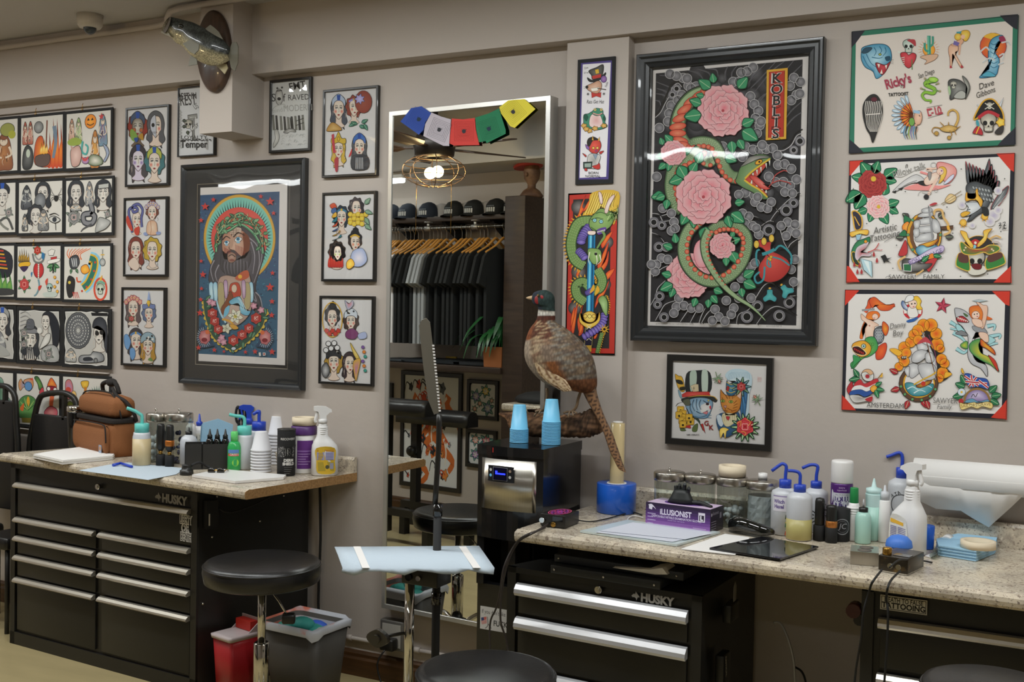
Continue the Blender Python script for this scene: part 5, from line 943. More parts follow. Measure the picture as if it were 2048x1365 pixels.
def a23(A):
 bwface(A,22,24,17,style='long');bwrose(A,18,70,13);figure(A,22,50,22,14,'8a8a88','b4b4b0');figure(A,52,25,17,44,'77777a','a9a9a6');A.s([(55,45),(58,62),(40,66),(42,80),(58,82),(64,70),(55,62)],'33353a',12);A.s([(55,45),(58,62),(40,66),(42,80),(58,82),(64,70),(55,62)],'77777a',7);A.s([(58,84),(40,92),(34,98)],'4a4a4c',4,.6)
 bwface(A,82,26,17,style='long');A.p([(72,10),(94,8),(94,17),(72,18)],'a9a9a4',o=K,w=1.5);A.b([(75,8),(80,2),(90,2),(93,9)],'2c2e33');bwrose(A,92,66,6);A.b([(66,98),(72,75),(80,72),(98,80),(90,92),(75,98)],'8d8d8a','b8b8b4',K,1)
def a31(A):A.b([(10,5),(60,3),(95,20),(90,60),(50,55)],'2c2c33',None,K,1);[A.s([(50+3*i,8+i*7),(75+2*i,10+i*7)],['b84030','c99a2f'][i%2],3)for i in range(6)];flames(A,60,90,70,45,'3a7a44','7aa04a',6);figure(A,20,75,30,45,'5a4a40','9a8060');A.b([(5,88),(90,84),(95,97),(10,98)],'3a3a3a')
def a32(A):
 flames(A,15,30,26,28,'3a3a34','c99a2f',5);A.b([(5,32),(28,30),(28,38),(5,40)],'d0a02f',None,K,.8);A.b([(6,40),(26,39),(16,50)],'3a2c4a');rose(A,47,8,8,'b8402f','7a1c18',4)
 A.c(50,46,12,'a8282c','c0403c',ry=16,o=K,w=1);[A.c(50,32+i*4,2,'d8d4c8',o=K,w=.5)for i in range(8)];A.s([(36,14),(40,28),(50,32),(60,28),(64,14)],'6a6a66',4);A.s([(40,16),(50,26),(60,18)],'8a8a88',3);A.b([(58,12),(64,16),(62,26),(57,22)],'2f6a94');A.b([(32,52),(36,50),(34,60)],'2f6a94')
 A.p([(78,22),(92,20),(91,32),(80,34)],'b0302f',o=K,w=.8);A.p([(72,10),(80,6),(88,8),(84,18),(74,18)],'d0ccc4',o=K,w=.8);[leaf(A,84,36,15,a,'3a6a40')for a in(20,70,120,160)];A.s([(84,34),(84,52)],'2c2c2c',3);A.b([(72,28),(98,24),(96,30),(74,34)],'d8d4cc',None,K,.6)
 rose(A,17,74,11,'c0504c','8a2028',6);A.s([(50,64),(52,78),(46,92),(40,96)],'6a8a94',4,.4);A.b([(50,78),(58,76),(52,86)],'b8382f');skull(A,76,80,8,'b8d0c8','7a9a94');A.b([(62,90),(92,88),(90,97),(66,98)],'b0b8b0');[A.c(88+(i%2)*6,60+i*9,3,'d8a040',o=K,w=.5)for i in range(4)];A.b([(66,68),(72,62),(70,76)],'c04a3a')
def a33(A):
 [A.s([(14+i*4,25),(6+i*5,14),(10+i*8,4)],'c9602c',2.4,.5)for i in range(7)];A.b([(12,22),(28,16),(34,30),(26,42),(14,40)],'2c2e33','6a6c70',K,1);[A.s([(16+i*5,22),(20+i*4,38)],'c4c4c4',1.4)for i in range(3)];leaf(A,16,42,10,100,'3a5a40');leaf(A,26,42,10,60,'3a5a40')
 q=[(56,22),(66,26),(66,40),(60,56),(52,70),(42,78)];A.s(q,'7fb4cc',30,-.2);A.s(q,'c9a02f',17);A.s(q,'2f6a5a',10);A.b([(38,38),(50,34),(56,46),(46,52),(38,48)],'d8862f','e8b44a',K,1);A.s([(28,58),(30,66),(38,66)],'c0502f',3);[A.c(a,b2,2.4,'b8402c',n=6)for a,b2 in((68,30),(66,46),(60,62),(50,76),(40,84))]
 A.c(84,30,6,'8a8c8a','b4b4b0',ry=7,o=K,w=1);A.s([(84,6),(84,22)],'8a8a84',2.4);A.s([(80,16),(88,16)],'c9a03a',2);A.b([(5,75),(10,56),(22,60),(24,72),(20,92),(10,96)],'2c2a2a',None,K,1);A.c(12,68,3,'c9b04a');[A.s([(20+i*3,86),(22+i*4,98)],'b8382f',1.8,.5)for i in range(4)]
 A.ring(80,80,13,4,'c04a34',ry=20);skull(A,80,80,10,'d0d4c4','8a9a84');A.s([(72,70),(80,66),(90,70)],'6a9a84',4);A.b([(78,62),(84,54),(82,64)],'d0a03a')
def torn(A,x0=3,y0=3,x1=97,y1=97):A.p([(x0+R.uniform(-1.5,1.5),y0+(y1-y0)*i/8)for i in range(9)]+[(x0+(x1-x0)*i/8,y1+R.uniform(-1.5,1.5))for i in range(1,9)]+[(x1+R.uniform(-1.5,1.5),y1-(y1-y0)*i/8)for i in range(1,9)]+[(x1-(x1-x0)*i/8,y0+R.uniform(-1.5,1.5))for i in range(1,8)],'a9a7a2',o='cfcdc8',w=1.4)
def a41(A):torn(A);bwface(A,72,25,18,style='long',hat='hood',acc='8d8d8a');figure(A,55,60,50,40,'77777a','a4a4a2','b4b4b0');A.c(70,85,15,'8a8a88','b4b4b0',ry=9);A.b([(20,95),(60,70),(90,92)],'9a9a96')
def a42(A):
 torn(A);bwface(A,29,58,20,style='long');A.b([(12,44),(22,38),(38,36),(50,42),(40,46)],'77777a',None,K,1);A.b([(20,38),(22,20),(36,20),(38,36)],'55575c',None,K,1);bwrose(A,14,46,8);bwrose(A,14,68,8);[A.s([(12+i*4,72),(10+i*5,95)],'33353a',3,.4)for i in range(9)]
 A.b([(58,12),(68,3),(85,8),(98,30),(97,62),(85,72),(80,40),(72,20)],'24262c',None,K,1);bwface(A,66,24,14,style='none');A.b([(52,74),(66,48),(78,46),(74,62),(60,72)],'b4b2ac','cfcdc8',K,1);A.b([(58,76),(80,66),(96,74),(96,97),(60,97)],'8d8d8c','b8b8b4',K,1);bwrose(A,74,84,9);A.c(52,40,6,'c4c2bc');[A.s([(5,8+i*8),(18,4+i*8),(30,12+i*6)],'77777a',1,.4)for i in range(5)]
def a43(A):
 torn(A,3,2,96,98);A.p([(60,2),(97,2),(97,8),(62,8)],'1c1c1e');A.c(32,36,29,'5a5c60','8d8f92',ry=34,o=K,w=1.5)
 for rr2,n in((26,30),(20,22),(14,16),(8,10)):
  A.ring(32,36,rr2,1.,K,ry=rr2*1.17)
  for i in range(n):t=2*pi*i/n;A.c(32+(rr2-3)*cos(t),36+(rr2-3)*sin(t)*1.17,1.7,'c4c4c0',o=K,w=.8,n=6);A.d-=2*A.step
  A.d+=2*A.step
 A.c(32,36,5,'a9a9a5',o=K,w=1);bwface(A,78,42,17,style='none');A.b([(64,30),(68,15),(82,10),(94,20),(97,45),(96,75),(90,60),(92,38),(76,26)],'2c2e34','4a4c52',K,1);A.c(74,40,4.5,K);A.c(84,38,4.5,K)
 figure(A,16,82,24,24,'8d8d8a','b4b4b0');A.b([(34,88),(40,82),(60,80),(66,74),(84,76),(90,84),(84,92),(40,96)],'6a6c70','b0b0ae',K,1.2);A.b([(45,86),(60,84),(66,90),(46,92)],'2c2e33');A.c(72,90,5,'2c2e33','8d8d8a')
def a51(A):A.b([(40,60),(50,20),(60,8),(75,14),(82,40),(95,60)],'7a9a8a','5a7a5a',K,1);[A.s([(45+i*5,55),(40+i*6,15)],'4a6a5a',2,.4)for i in range(7)];A.b([(60,70),(90,66),(92,96),(62,96)],'b08a5a','c9aa7a',K,1);A.c(70,75,7,'9a6a4a');A.c(85,88,6,'a9644a')
def a52(A):
 A.b([(4,20),(10,10),(16,20),(18,12),(36,8),(40,22),(30,34),(18,26),(8,34)],'c9863a','6a8ab0',K,1);A.c(28,24,9,'5a86b4',ry=9,o=K,w=1);A.p([(30,10),(38,6),(40,12)],'c0453a');A.b([(42,6),(50,3),(60,16),(64,30),(54,30),(50,18)],'2c4a34','6a9a4a',K,1);A.b([(54,34),(62,24),(66,40),(58,46)],'b8404a',None,K,1)
 A.b([(76,12),(82,4),(90,12),(94,22),(74,22)],'c9502f','d8903a',K,1);A.b([(72,22),(94,22),(92,38),(76,38)],'8a2430',None,K,1);A.c(76,26,4,'d8d4cc',o=K,w=.8);A.c(91,27,4,'d8d4cc',o=K,w=.8);A.s([(84,40),(82,60),(88,78)],'c9603a',10,.3);A.b([(66,72),(80,60),(96,66),(94,80),(72,82)],'b8485a','d0908a',K,1)
 A.b([(4,78),(6,54),(24,42),(44,48),(50,70),(48,86),(10,88)],'4a7a44','6a9a54',K,1);[A.s([(27,72),(27+22*cos(rad(200+i*16)),70+24*sin(rad(200+i*16)))],'a9c06a' if i%2 else '2f5a34',1.8,.5)for i in range(9)];A.b([(24,54),(28,44),(32,54),(29,64)],'d09a34');A.b([(8,70),(18,58),(16,74)],'c9622f');A.p([(12,88),(50,86),(50,96),(14,97)],'8a7a34')
def a53(A):
 A.b([(5,12),(15,5),(22,18),(20,40),(8,42)],'b86a64','a98ab0',K,1);A.c(12,26,6,'c04a3a');A.c(24,36,6,'d8b06a',ry=9,o=K,w=.8);A.b([(40,8),(56,6),(54,18),(44,20)],'c99a2f','dcb84a',K,1);A.s([(50,18),(48,40),(46,60),(52,74)],'b8742c',6,.2);A.s([(38,40),(40,60),(46,68)],'c99a3a',3);A.b([(36,70),(60,66),(60,80),(40,84)],'d09a34')
 A.rays(78,48,14,32,19,'3f6a5a',5,1.1,180,375);A.c(78,46,15,'c9a83a','8ab04a',ry=14,o=K,w=1);A.c(78,52,9,'d8b49a',o=K,w=.8);A.b([(60,70),(80,62),(98,72),(90,92),(66,92)],'b0a08a','d0c0a8',K,1);A.b([(8,58),(16,48),(28,60),(24,80),(10,84)],'7a9a4a','c9b04a',K,1);A.b([(16,78),(30,72),(28,92),(18,94)],'b8484a')
AF=[[a11,a12,a13],[a21,a22,a23],[a31,a32,a33],[a41,a42,a43],[a51,a52,a53]]
RL=[['orange hag flash sheet','red witches and cauldron flash sheet','pumpkin and painted animals flash sheet'],['black and grey hooded face flash sheet','black and grey spider and eye flash sheet','black and grey snake and hatted woman flash sheet'],['dark coloured flash sheet with red braid','red beetle and rose flash sheet','blue dragon and skull flash sheet'],['torn edged grey sheet of a woman in a cap','torn edged grey sheet of long-haired women','torn edged grey sheet of a round calendar'],['pineapple coloured flash sheet','green fan and red parrot flash sheet','spiky sun and giraffe coloured flash sheet']]
RN=['top row','second row','middle row','fourth row','bottom row'];CN=['cut off at the left','in the middle','at the right end']
for i,(tp,bt,xs)in enumerate(ROWS):
 for j in range(3):
  xa=-58 if j==0 else(xs[1]-2 if j==1 else(xs[2]+xs[3])/2);xb=(xs[0]+xs[1])/2 if j==0 else((xs[2]+xs[3])/2 if j==1 else XR[i])
  cn=[(xa,gy(tp,xa)),(xb,gy(tp,xb)),(xa,gy(bt,xa)),(xb,gy(bt,xb))]
  pr=[(0,0),(0,.006),(.0005,.0065),(.014,.0065),(.0145,.0065),(.015,.006)]
  framed('flash_sheet',RL[i][j]+', '+RN[i]+', '+CN[j].replace('cut off at the left','cut off at left'),cn,AF[i][j],bar=.015,dep=.0065,y0=-.012,paper='18181a' if i==3 else 'c4c0b8',frame_m=BLKM,glass=None,prof=pr,group='flash sheets on the hanging rack',map_fn=unit_map)
for i in range(6):
 if i==0:q=[W(-60,222),W(222,205)];z1,z0=q[1].z+.004,W(224,214.4).z
 else:z1,z0=W(222,gy(ROWS[i-1][1],222)).z-.002,(W(222,gy(ROWS[i][0],222)).z if i<5 else W(222,880).z)
 b=MB();b.box((-5.3,-.02,z0+.012),(W(222,400).x+.005,0,z1-.012),.004)
 tag(b.build('picture_rail',WALL),'wall coloured wooden rail '+['above the top row','under the top row','under the second row','under the middle row','under the fourth row','under the bottom row'][i]+' of flash sheets','rail','rails of the flash rack')
 if i<5:
  for xx,nm in((79,'over the middle sheets'),(172,'over the right-hand sheets')):
   x,z=W(xx-i*1.2,300).x,z0+.012;b=MB((x,-.02,z));b.tube([(x,-.021,z+.016),(x,-.026,z+.002),(x,-.021,z-.014),(x,-.03,z-.02),(x,-.028,z-.006)],.0016,6)
   tag(b.build('picture_hook',BRASS),'small brass hook hanging from the rail '+RN[i].replace(' row','')+' row, '+nm,'hook','brass hooks on the flash rack')
def granite():
 m=bpy.data.materials.new('granite_laminate');m.use_nodes=True;nt=m.node_tree;b=nt.nodes['Principled BSDF'];b.inputs['Roughness'].default_value=.22
 tc=nt.nodes.new('ShaderNodeTexCoord');L=nt.links.new;src=None
 def ramp(sc_,lo,hi,c0,c1,det=4,dist=0.):
  n=nt.nodes.new('ShaderNodeTexNoise');n.inputs['Scale'].default_value=sc_;n.inputs['Detail'].default_value=det;n.inputs['Distortion'].default_value=dist
  L(tc.outputs['Object'],n.inputs['Vector']);r=nt.nodes.new('ShaderNodeValToRGB');e=r.color_ramp.elements
  e[0].position,e[1].position=lo,hi;e[0].color,e[1].color=c0,c1;L(n.outputs['Fac'],r.inputs[0]);return r.outputs[0]
 base=ramp(9,.35,.65,C('a3998a'),C('c2b6a2'))
 for s_,lo,hi,c in((60,.57,.68,'77675a'),(150,.58,.66,'4f403c'),(90,.58,.70,'d0c6b6'),(22,.58,.7,'8d8276')):
  mx=nt.nodes.new('ShaderNodeMix');mx.data_type='RGBA'
  L(ramp(s_,lo,hi,(0,0,0,1),(.8,.8,.8,1),5,.6),mx.inputs[0]);L(base,mx.inputs[6]);mx.inputs[7].default_value=C(c);base=mx.outputs[2]
 L(base,b.inputs['Base Color']);return m
GRAN=granite();CHIP=mat('chipboard','a07a4e',.8,noise=(120,'8a6840',.4,.6))
ZL,ZR=.9112,.8862
def counter(name,label,LF,LB,RF,RB,z,th,endm,bs=None):
 r=thing(name,label,'counter',((LF[0]+RF[0])/2,(LF[1]+RB[1])/2,z-th));o=V(r.location);LF,LB,RF,RB=(V((a[0],a[1],0))for a in(LF,LB,RF,RB))
 pr=[(0,-th),(-.006,-th*.8),(-.008,-th*.5),(-.006,-th*.2),(.004,-.003),(.016,.001),(.03,-.001),(.045,0)]
 def ring(F,B):d=(B-F);n=d.normalized();return[F+n*s_+V((0,0,z+h))for s_,h in pr]+[B+V((0,0,z)),B+V((0,0,z-th))]
 b=MB(o);b.loft([ring(LF,LB),ring(RF,RB)],True,sm=False);b.build('countertop',GRAN,r)
 e=(RF-LF).normalized()*.0015;b=MB(o);b.loft([[p+V((0,0,-.0))for p in ring(RF,RB)],[p+e for p in ring(RF,RB)]],True,sm=False);b.build('end_edge',endm,r)
 b=MB(o);h=bs;q=LB;k=V((0,-.02,0))
 b.loft([[P+V((0,0,z)),P+k+V((0,0,z)),P+k*1.3+V((0,0,z+h-.012)),P+k*.9+V((0,0,z+h)),P+V((0,0,z+h))]for P in(LB,RB)],True,sm=False);b.build('backsplash',GRAN,r)
 return r
counter('countertop_unit','speckled laminate countertop of the tool chest under the lettering and bearded man prints',(-4.62,-.475),(-4.47,-.006),(-2.936,-.64),(-2.853,-.006),ZL-.0012,.038,CHIP,.07)
counter('countertop_unit','long speckled laminate countertop under the flash boards at the right',(-1.725,-.64),(-1.69,-.006),(.6,-.72),(.6,-.006),ZR-.0012,.04,GRAN,.085)
def onp(px,py,o,ex):
 d=ray(px,py);n=V((-ex.y,ex.x,0));t=(V((o[0],o[1],0))-V((CAM.x,CAM.y,0))).dot(n)/d.dot(n);p=CAM+d*t
 return(p-V((o[0],o[1],0))).dot(ex),p.z
def handle(parent,s0,s1,zt,zb,m,dep=.026):
 h=zt-zb;b=MB();b.prism([(s0,0,zb+h*.1),(s0,-dep*.75,zb),(s0,-dep,zb+h*.25),(s0,-dep*.9,zb+h*.55),(s0,-dep*.45,zb+h*.9),(s0,0,zt)],(s1-s0,0,0));return b.build('handle',m,parent)
DOGLOGO=[(0,55),(25,30),(45,28),(52,0),(68,22),(86,40),(98,58),(76,62),(60,100),(56,76),(30,62),(20,70)]
def cabinet(label,A,B,ztop,zbot,deepR,deepL,rows,hm,logo=None,lock=None,lab=None,group='black tool chests',top_lip=True):
 A,B=V((A[0],A[1],0)),V((B[0],B[1],0));ex=(B-A).normalized();L=(B-A).length;rz=atan2(ex.y,ex.x)
 r=thing('tool_chest',label,'tool chest',A,rz,group)
 inv=Mx.Rotation(-rz,3,'Z');dR=inv@(V((deepR[0],deepR[1],0))-A);dL=inv@(V((deepL[0],deepL[1],0))-A)
 b=MB();ring=[(0,.012),(L,.012),(dR.x,dR.y),(dL.x,dL.y)]
 b.loft([[(x,y,zbot)for x,y in ring],[(x,y,ztop)for x,y in ring]],True,sm=False);b.build('body',BLK,r)
 fr=MB();fr.box((0,0,zbot),(.035,.014,ztop));fr.box((L-.035,0,zbot),(L,.014,ztop));fr.box((0,0,zbot),(L,.014,zbot+.06));fr.box((0,0,ztop-.02),(L,.014,ztop));fr.build('front_frame',BLK,r)
 for(s0,s1,zt,hh,zb)in rows:
  b=MB();b.box((s0,.002,zb),(s1,.02,zt-.004),.002);d=b.build('drawer',BLK,r);handle(d,s0-.004,s1+.004,zt,zt-hh,hm)
 if logo:
  s,z,w_=logo;A_=Art(plane_map((s,-.0006,z),(1,0,0),(0,0,1)));h=w_/4.6
  A_.p([(a*h*.0105,b_*h*.0105-h*.05)for a,b_ in DOGLOGO],'8a8782');A_.t(h*1.15,h*.95,h*.92,'HUSKY','8a8782',al='l',sx=.98,bold=.05);A_.build('emblem',r)
 if lock:
  b=MB();b.cyl((lock[0],.004,lock[1]),(lock[0],-.009,lock[1]),.0125,n=20);b.cyl((lock[0],-.009,lock[1]),(lock[0],-.012,lock[1]),.007,n=14);b.build('lock',CHROME,r)
 return r,ex,A,L
def zz(o,ex,*pp):q=[onp(a,b_,o,ex)for a,b_ in pp];return sum(z for s,z in q)/len(q)
A0,B0=V((-4.535,-.48,0)),V((-3.276,-.554,0));E0=(B0-A0).normalized();rows=[]
zt=lambda l,r_:zz(A0,E0,*l,*r_)
s_l,s_m,s_n,s_r=onp(34.5,1000,A0,E0)[0],onp(190.5,1100,A0,E0)[0],onp(203,1100,A0,E0)[0],onp(380,1100,A0,E0)[0]
T0=zt([(35,965)],[(380,1018)])
lz=[zt([(34,a)],[(190,b_)])for a,b_ in((1035,1061.5),(1072,1102),(1111,1141.7),(1156,1188.8))]
rz_=[zt([(203,a)],[(378.3,b_)])for a,b_ in((1065,1094),(1104.4,1137),(1146.6,1179),(1194.4,1229))]
lz=[(a+b_)/2 for a,b_ in zip(lz,rz_)];rows=[(s_l,s_r,T0,.024,lz[0]+.01)]
for a,b_ in((s_l,s_m),(s_n,s_r)):
 for i in range(4):rows.append((a,b_,lz[i],.024,(lz[i+1]+.008 if i<3 else.075)))
HM=mat('drawer_pull_alloy','c4beb2',.3,.85)
c1,_,_,L0=cabinet('wide black tool chest with nine drawers at the left',A0,B0,ZL-.042,.0,(-3.1,-.03),(-4.5,-.02),rows,HM,None,onp(197,974,A0,E0))
s,z=onp(310,985,A0,E0);s2=onp(368,1000,A0,E0)[0]
A_=Art(plane_map((s,-.0006,z),(1,0,0),(0,0,1)));h=(s2-s)/4.6
A_.p([(a*h*.0105,b_*h*.0105-h*.05)for a,b_ in DOGLOGO],'8a8782');A_.t(h*1.15,h*.95,h*.92,'HUSKY','8a8782',al='l',sx=.95,bold=.05);A_.build('emblem',c1)
s,z=onp(358,1031,A0,E0);k=.0028
A_=Art(plane_map((s,-.002,z),(1,0,0),(0,0,1)));A_.crop(0,0,1/k)
for i,t in enumerate(('LIBERTY','OR','DEATH')):A_.t(16,11+i*13,12,t,'c4c2be',sx=.43 if i!=1 else.7,bold=.09);A_.t(16,11+i*13,12,t,'1c1b1a',sx=.43 if i!=1 else.7,bold=.0)
A_.build('sticker',c1)
SD=(V((-3.1,-.03,0))-B0).normalized()
def side(s_,off,z):n=V((SD.y,-SD.x,0));p=B0+SD*s_+n*off;return V((p.x,p.y,z))
b=MB(side(.05,.0,.76));q=[side(.03,.0,.70),side(.03,.025,.70),side(.085,.025,.70),side(.085,0,.70)];b.prism(q,(0,0,.12));r_=tag(b.build('power_strip',BLKM),'black power strip mounted on the side of the wide chest','power strip')
b=MB();b.prism([p-side(.05,0,.76)for p in(side(.04,.0255,.715),side(.04,.0265,.715),side(.046,.0265,.715),side(.046,.0255,.715))],(0,0,.05));b.build('switch',WHT,r_)
b=MB(side(.1,.02,.74));b.tube([side(.085,.012,.79),side(.14,.03,.76),side(.3,.04,.8),side(.45,.02,.865),side(.53,.01,.872)],.005,6);tag(b.build('black_cable',RUB),'black cable looping up the side of the wide chest','cable')
b=MB();
for s_,z in((.07,.66),(.1,.5),(.03,.38),(.18,.4),(.09,.83),(.42,.8),(.3,.7),(.42,.43)):b.sph(Mx.Rotation(-atan2(E0.y,E0.x),3,'Z')@(side(s_,.001,z)-A0),.0055,8,6)
tag(b.build('screws',CHROME,c1),kind='stuff')
b=MB(side(.56,.0,.5));b.tube([(-3.04,-.03,.865),(-3.03,-.03,.6),(-3.045,-.02,.3),(-3.0,-.05,.05)],.006,6);tag(b.build('black_cable',RUB),'black cable hanging down the wall beside the wide chest','cable')
HW=mat('pale_alloy','c4c4c6',.3,.6)
A1=W(1012,1300,-.585);A1.z=0;E1=V((cos(rad(-3.)),sin(rad(-3.)),0));L1_=onp(1402,1300,A1,E1)[0];B1=A1+E1*L1_
a,b_=onp(1036,1200,A1,E1)[0],onp(1374,1250,A1,E1)[0]
zs=[zz(A1,E1,(1034,1165.4),(1375.7,1221.2)),zz(A1,E1,(1037,1233.5),(1374,1294.6)),zz(A1,E1,(1115,1352))];zt1=zz(A1,E1,(1034.6,1135),(1371.6,1189.6))
c2,*_=cabinet('black tool chest with white drawer pulls under the right counter',A1,B1,zt1,.0,(B1.x+.02,-.05),(-1.6,-.05),[(a,b_,zs[0],.042,zs[1]+.012),(a,b_,zs[1],.042,zs[2]+.012),(a,b_,zs[2],.042,.08)],HW,(onp(1263,1183,A1,E1)[0],onp(1263,1183,A1,E1)[1],onp(1338,1200,A1,E1)[0]-onp(1263,1183,A1,E1)[0]),onp(1198,1180,A1,E1))
A2=W(1722,1250,-.6);A2.z=0;E2=V((1,0,0));a=onp(1760,1250,A2,E2)[0]
zs2=[zz(A2,E2,(1761,1234.6),(2046,1275)),zz(A2,E2,(1754,1345))]
c3,*_=cabinet('black tool chest with a tattooing sticker at the right edge',A2,A2+V((.75,0,0)),ZR-.045,.0,(A2.x+.75,-.04),(A2.x,-.04),[(a,.72,zs2[0],.03,zs2[1]+.014),(a,.72,zs2[1],.03,.4),(a,.72,.39,.03,.08)],HM)
s,z=onp(1761,1191,A2,E2);s2,z2=onp(1854,1231,A2,E2);w_=s2-s
A_=Art(plane_map((s,-.001,z+.002),(1,0,0),(0,0,1)));A_.crop(0,0,100/w_)
A_.p('0 0 100 0 100 33 0 33','b8b4a8');A_.p('2 2 98 2 98 31 2 31','1e1d1b');A_.p('3.4 3.4 96.6 3.4 96.6 29.6 3.4 29.6','b8b4a8');A_.t(50,14,10.5,'DEATH TO FALSE','1c1b19',sx=.72,bold=.02);A_.t(50,27.5,12.5,'TATTOOING','1c1b19',sx=.9,bold=.035);A_.build('sticker',c3)
def away(p,r):d=V((p.x-CAM.x,p.y-CAM.y,0)).normalized();return V((p.x+d.x*r,p.y+d.y*r,p.z))
def bot(name,label,cat,px,py,z,parts,group=None,n=24,ry=1.):
 """parts: (name, material, [(radius, height) in photo points])"""
 p=T(px,py,z);u=1/ppm(p);p=away(p,parts[0][2][1][0]*u*.85);u=1/ppm(p);p.z=z;ang=rad(view_angle(p))
 r=thing(name,label,cat,p,ang,group)
 for pn,m,pf in parts:
  b=MB();b.lathe([(a*u,h*u)for a,h in pf],n=n)
  if ry!=1.:
   for v in b.bm.verts:v.co.x*=ry
  b.build(pn,m,r)
 return r,u
def label_on(r,u,rad_,top,draw,name='label',a0=0.,flat=None):
 f=cyl_map(rad_*u+.0003,top*u,a0)if flat is None else(lambda x,y,d:V((flat*u+d+.0004,x,top*u-y)))
 A=Art(f);A.wrap=True;A.crop(0,0,1/u);draw(A);return A.build(name,r)
def shoulder(r,h,rn,hn,base=2):return[(r*.9,0),(r,base),(r,h*.86),(r*.93,h*.93),(rn*1.3,h),(rn,h),(rn,hn)]
TRN=mat('translucent_plastic','b4b6ba',.35,noise=(8,'c0c2c6',.3,.7));CREAM=mat('cream_liquid','b7a57f',.4);YEL=mat('yellow_liquid','a49a62',.4);MINT=mat('mint_liquid','9dc4b8',.35);MINTL=mat('mint_plastic','b4cfcd',.4);TURQ=mat('turquoise_plastic','5fb8b0',.4);BLU=mat('blue_plastic','2440a8',.35);CLR=mat('clear_grey_plastic','a4a5a6',.2)
FOAM=mat('white_foam','c9c9cc',.7);GRNP=mat('green_gel','2f9a52',.25);GRNC=mat('green_cap','5fbf6a',.35);PURP=mat('purple_plastic','4a2a62',.4);LBLUE=mat('blue_paper_towel','8fb4cc',.85,bump=(300,.2));DRAPE=mat('pale_blue_drape','aab6c0',.85,bump=(60,.15));TAPE=mat('masking_tape','cdbfa6',.7);AMB=mat('amber_film','9a7c54',.25,coat=.5);AMB2=mat('pale_amber_film','c4b083',.2,coat=.6)
JGL=glassmat('jar_glass',.05,'dfe4e0')
def pipe(r,u,pts,rr,m,name='spout'):b=MB();b.tube([V(p)*u for p in pts],rr*u,8);return b.build(name,m,r)
def wash(label,px,py,z,R_,H,cap,spout,liq=None,lh=0,group=None,capm=TURQ,rn=12,ch=17):
 parts=[('bottle',TRN,shoulder(R_,H,rn,H+4))]
 if liq:parts.append(('liquid',liq,[(R_*.9,.5),(R_+.3,2),(R_+.3,lh),(R_*.5,lh)]))
 parts.append(('cap',capm,[(rn+2,H),(rn+2,H+ch),(rn,H+ch+1),(0,H+ch+1)]))
 r,u=bot('wash_bottle',label,'bottle',px,py,z,parts,group);pipe(r,u,[(0,0,H+ch-2)]+[(0,a,h)for a,h in spout],3.4,capm);return r,u
BAG=mat('brown_canvas','80502c',.85,bump=(220,.3));BAGD=mat('dark_binding','1d1816',.8)
p=T(222,917,ZL);q=T(150,899,ZL);e=(p-q);e.z=0;wB=e.length;e.normalize();ang=atan2(e.y,e.x)
r_=thing('tool_bag','brown canvas tool bag with black binding on the left counter','bag',q,ang);u=1/ppm(p);H=85*u;D=.135
def bag(x0,x1,y0,y1,z0,z1,m,nm,sq=.035,par=None):
 b=MB();rr=[]
 for k in range(9):
  t=k/8;ins=(abs(2*t-1)**4)*sq;rr.append([(x0+ins+(x1-x0-2*ins)*a,y0+ins+(y1-y0-2*ins)*c,z0+(z1-z0)*t)for a,c in((0,.1),(.05,.02),(.12,0),(.88,0),(.95,.02),(1,.1),(1,.9),(.95,.98),(.88,1),(.12,1),(.05,.98),(0,.9))])
 b.loft(rr);return b.build(nm,m,par or r_)
bag(0,wB,0,D,.0,72*u,BAG,'lower_body',.012);bag(.006,wB-.006,.004,D-.004,74*u,124*u,BAG,'lid',.05);bag(-.003,wB+.003,-.003,D+.003,68*u,77*u,BAGD,'zip_band',.002)
bag(.015,wB-.02,-.022,.01,4*u,63*u,BAG,'front_pocket',.02)
b=MB();b.tube([(.03,-.02,64*u),(wB*.5,-.024,67*u),(wB-.05,-.022,66*u),(wB-.018,-.022,58*u),(wB-.014,-.02,30*u)],.0035,6);b.build('piping',BAGD,r_)
b=MB();b.tube([(.03,.02,80*u),(.04,.02,115*u),(.09,.03,126*u),(wB-.08,.03,128*u),(wB-.02,.04,105*u),(wB,.05,78*u)],.004,6);b.build('lid_piping',BAGD,r_)
A_=Art(plane_map((wB-.085,-.0228,24*u),(1,0,0),(0,0,1)));A_.crop(0,0,1/u);A_.p('0 0 13 0 13 17 0 17','8a97ac');A_.b('3 12 3 5 7 2 10 5 10 12 7 9','b07a44');A_.build('logo_patch',r_)
b=MB();b.tube([(.12,.09,122*u),(.12,.085,138*u),(.16,.08,144*u),(.24,.08,150*u),(.29,.08,142*u),(.31,.085,124*u)],lambda t:.011,8);b.sph((.235,.08,146*u),.035,12,8,(1,.7,.6));b.build('carry_handle',BAGD,r_)
b=MB();b.tube([(.29,.06,136*u),(.36,.05,122*u),(wB,.07,112*u),(wB+.02,.1,90*u),(wB+.01,.12,72*u)],.009,8);b.build('shoulder_strap',BAGD,r_)
bot('insulated_tumbler','black tumbler with a steel rim behind the brown bag','tumbler',150,897,ZL,[('body',BLKG,[(12,0),(13,2),(16,70),(16,72)]),('steel_lid',CHROME,[(16,72),(16.6,74),(16.6,82),(14,84),(0,84)])])
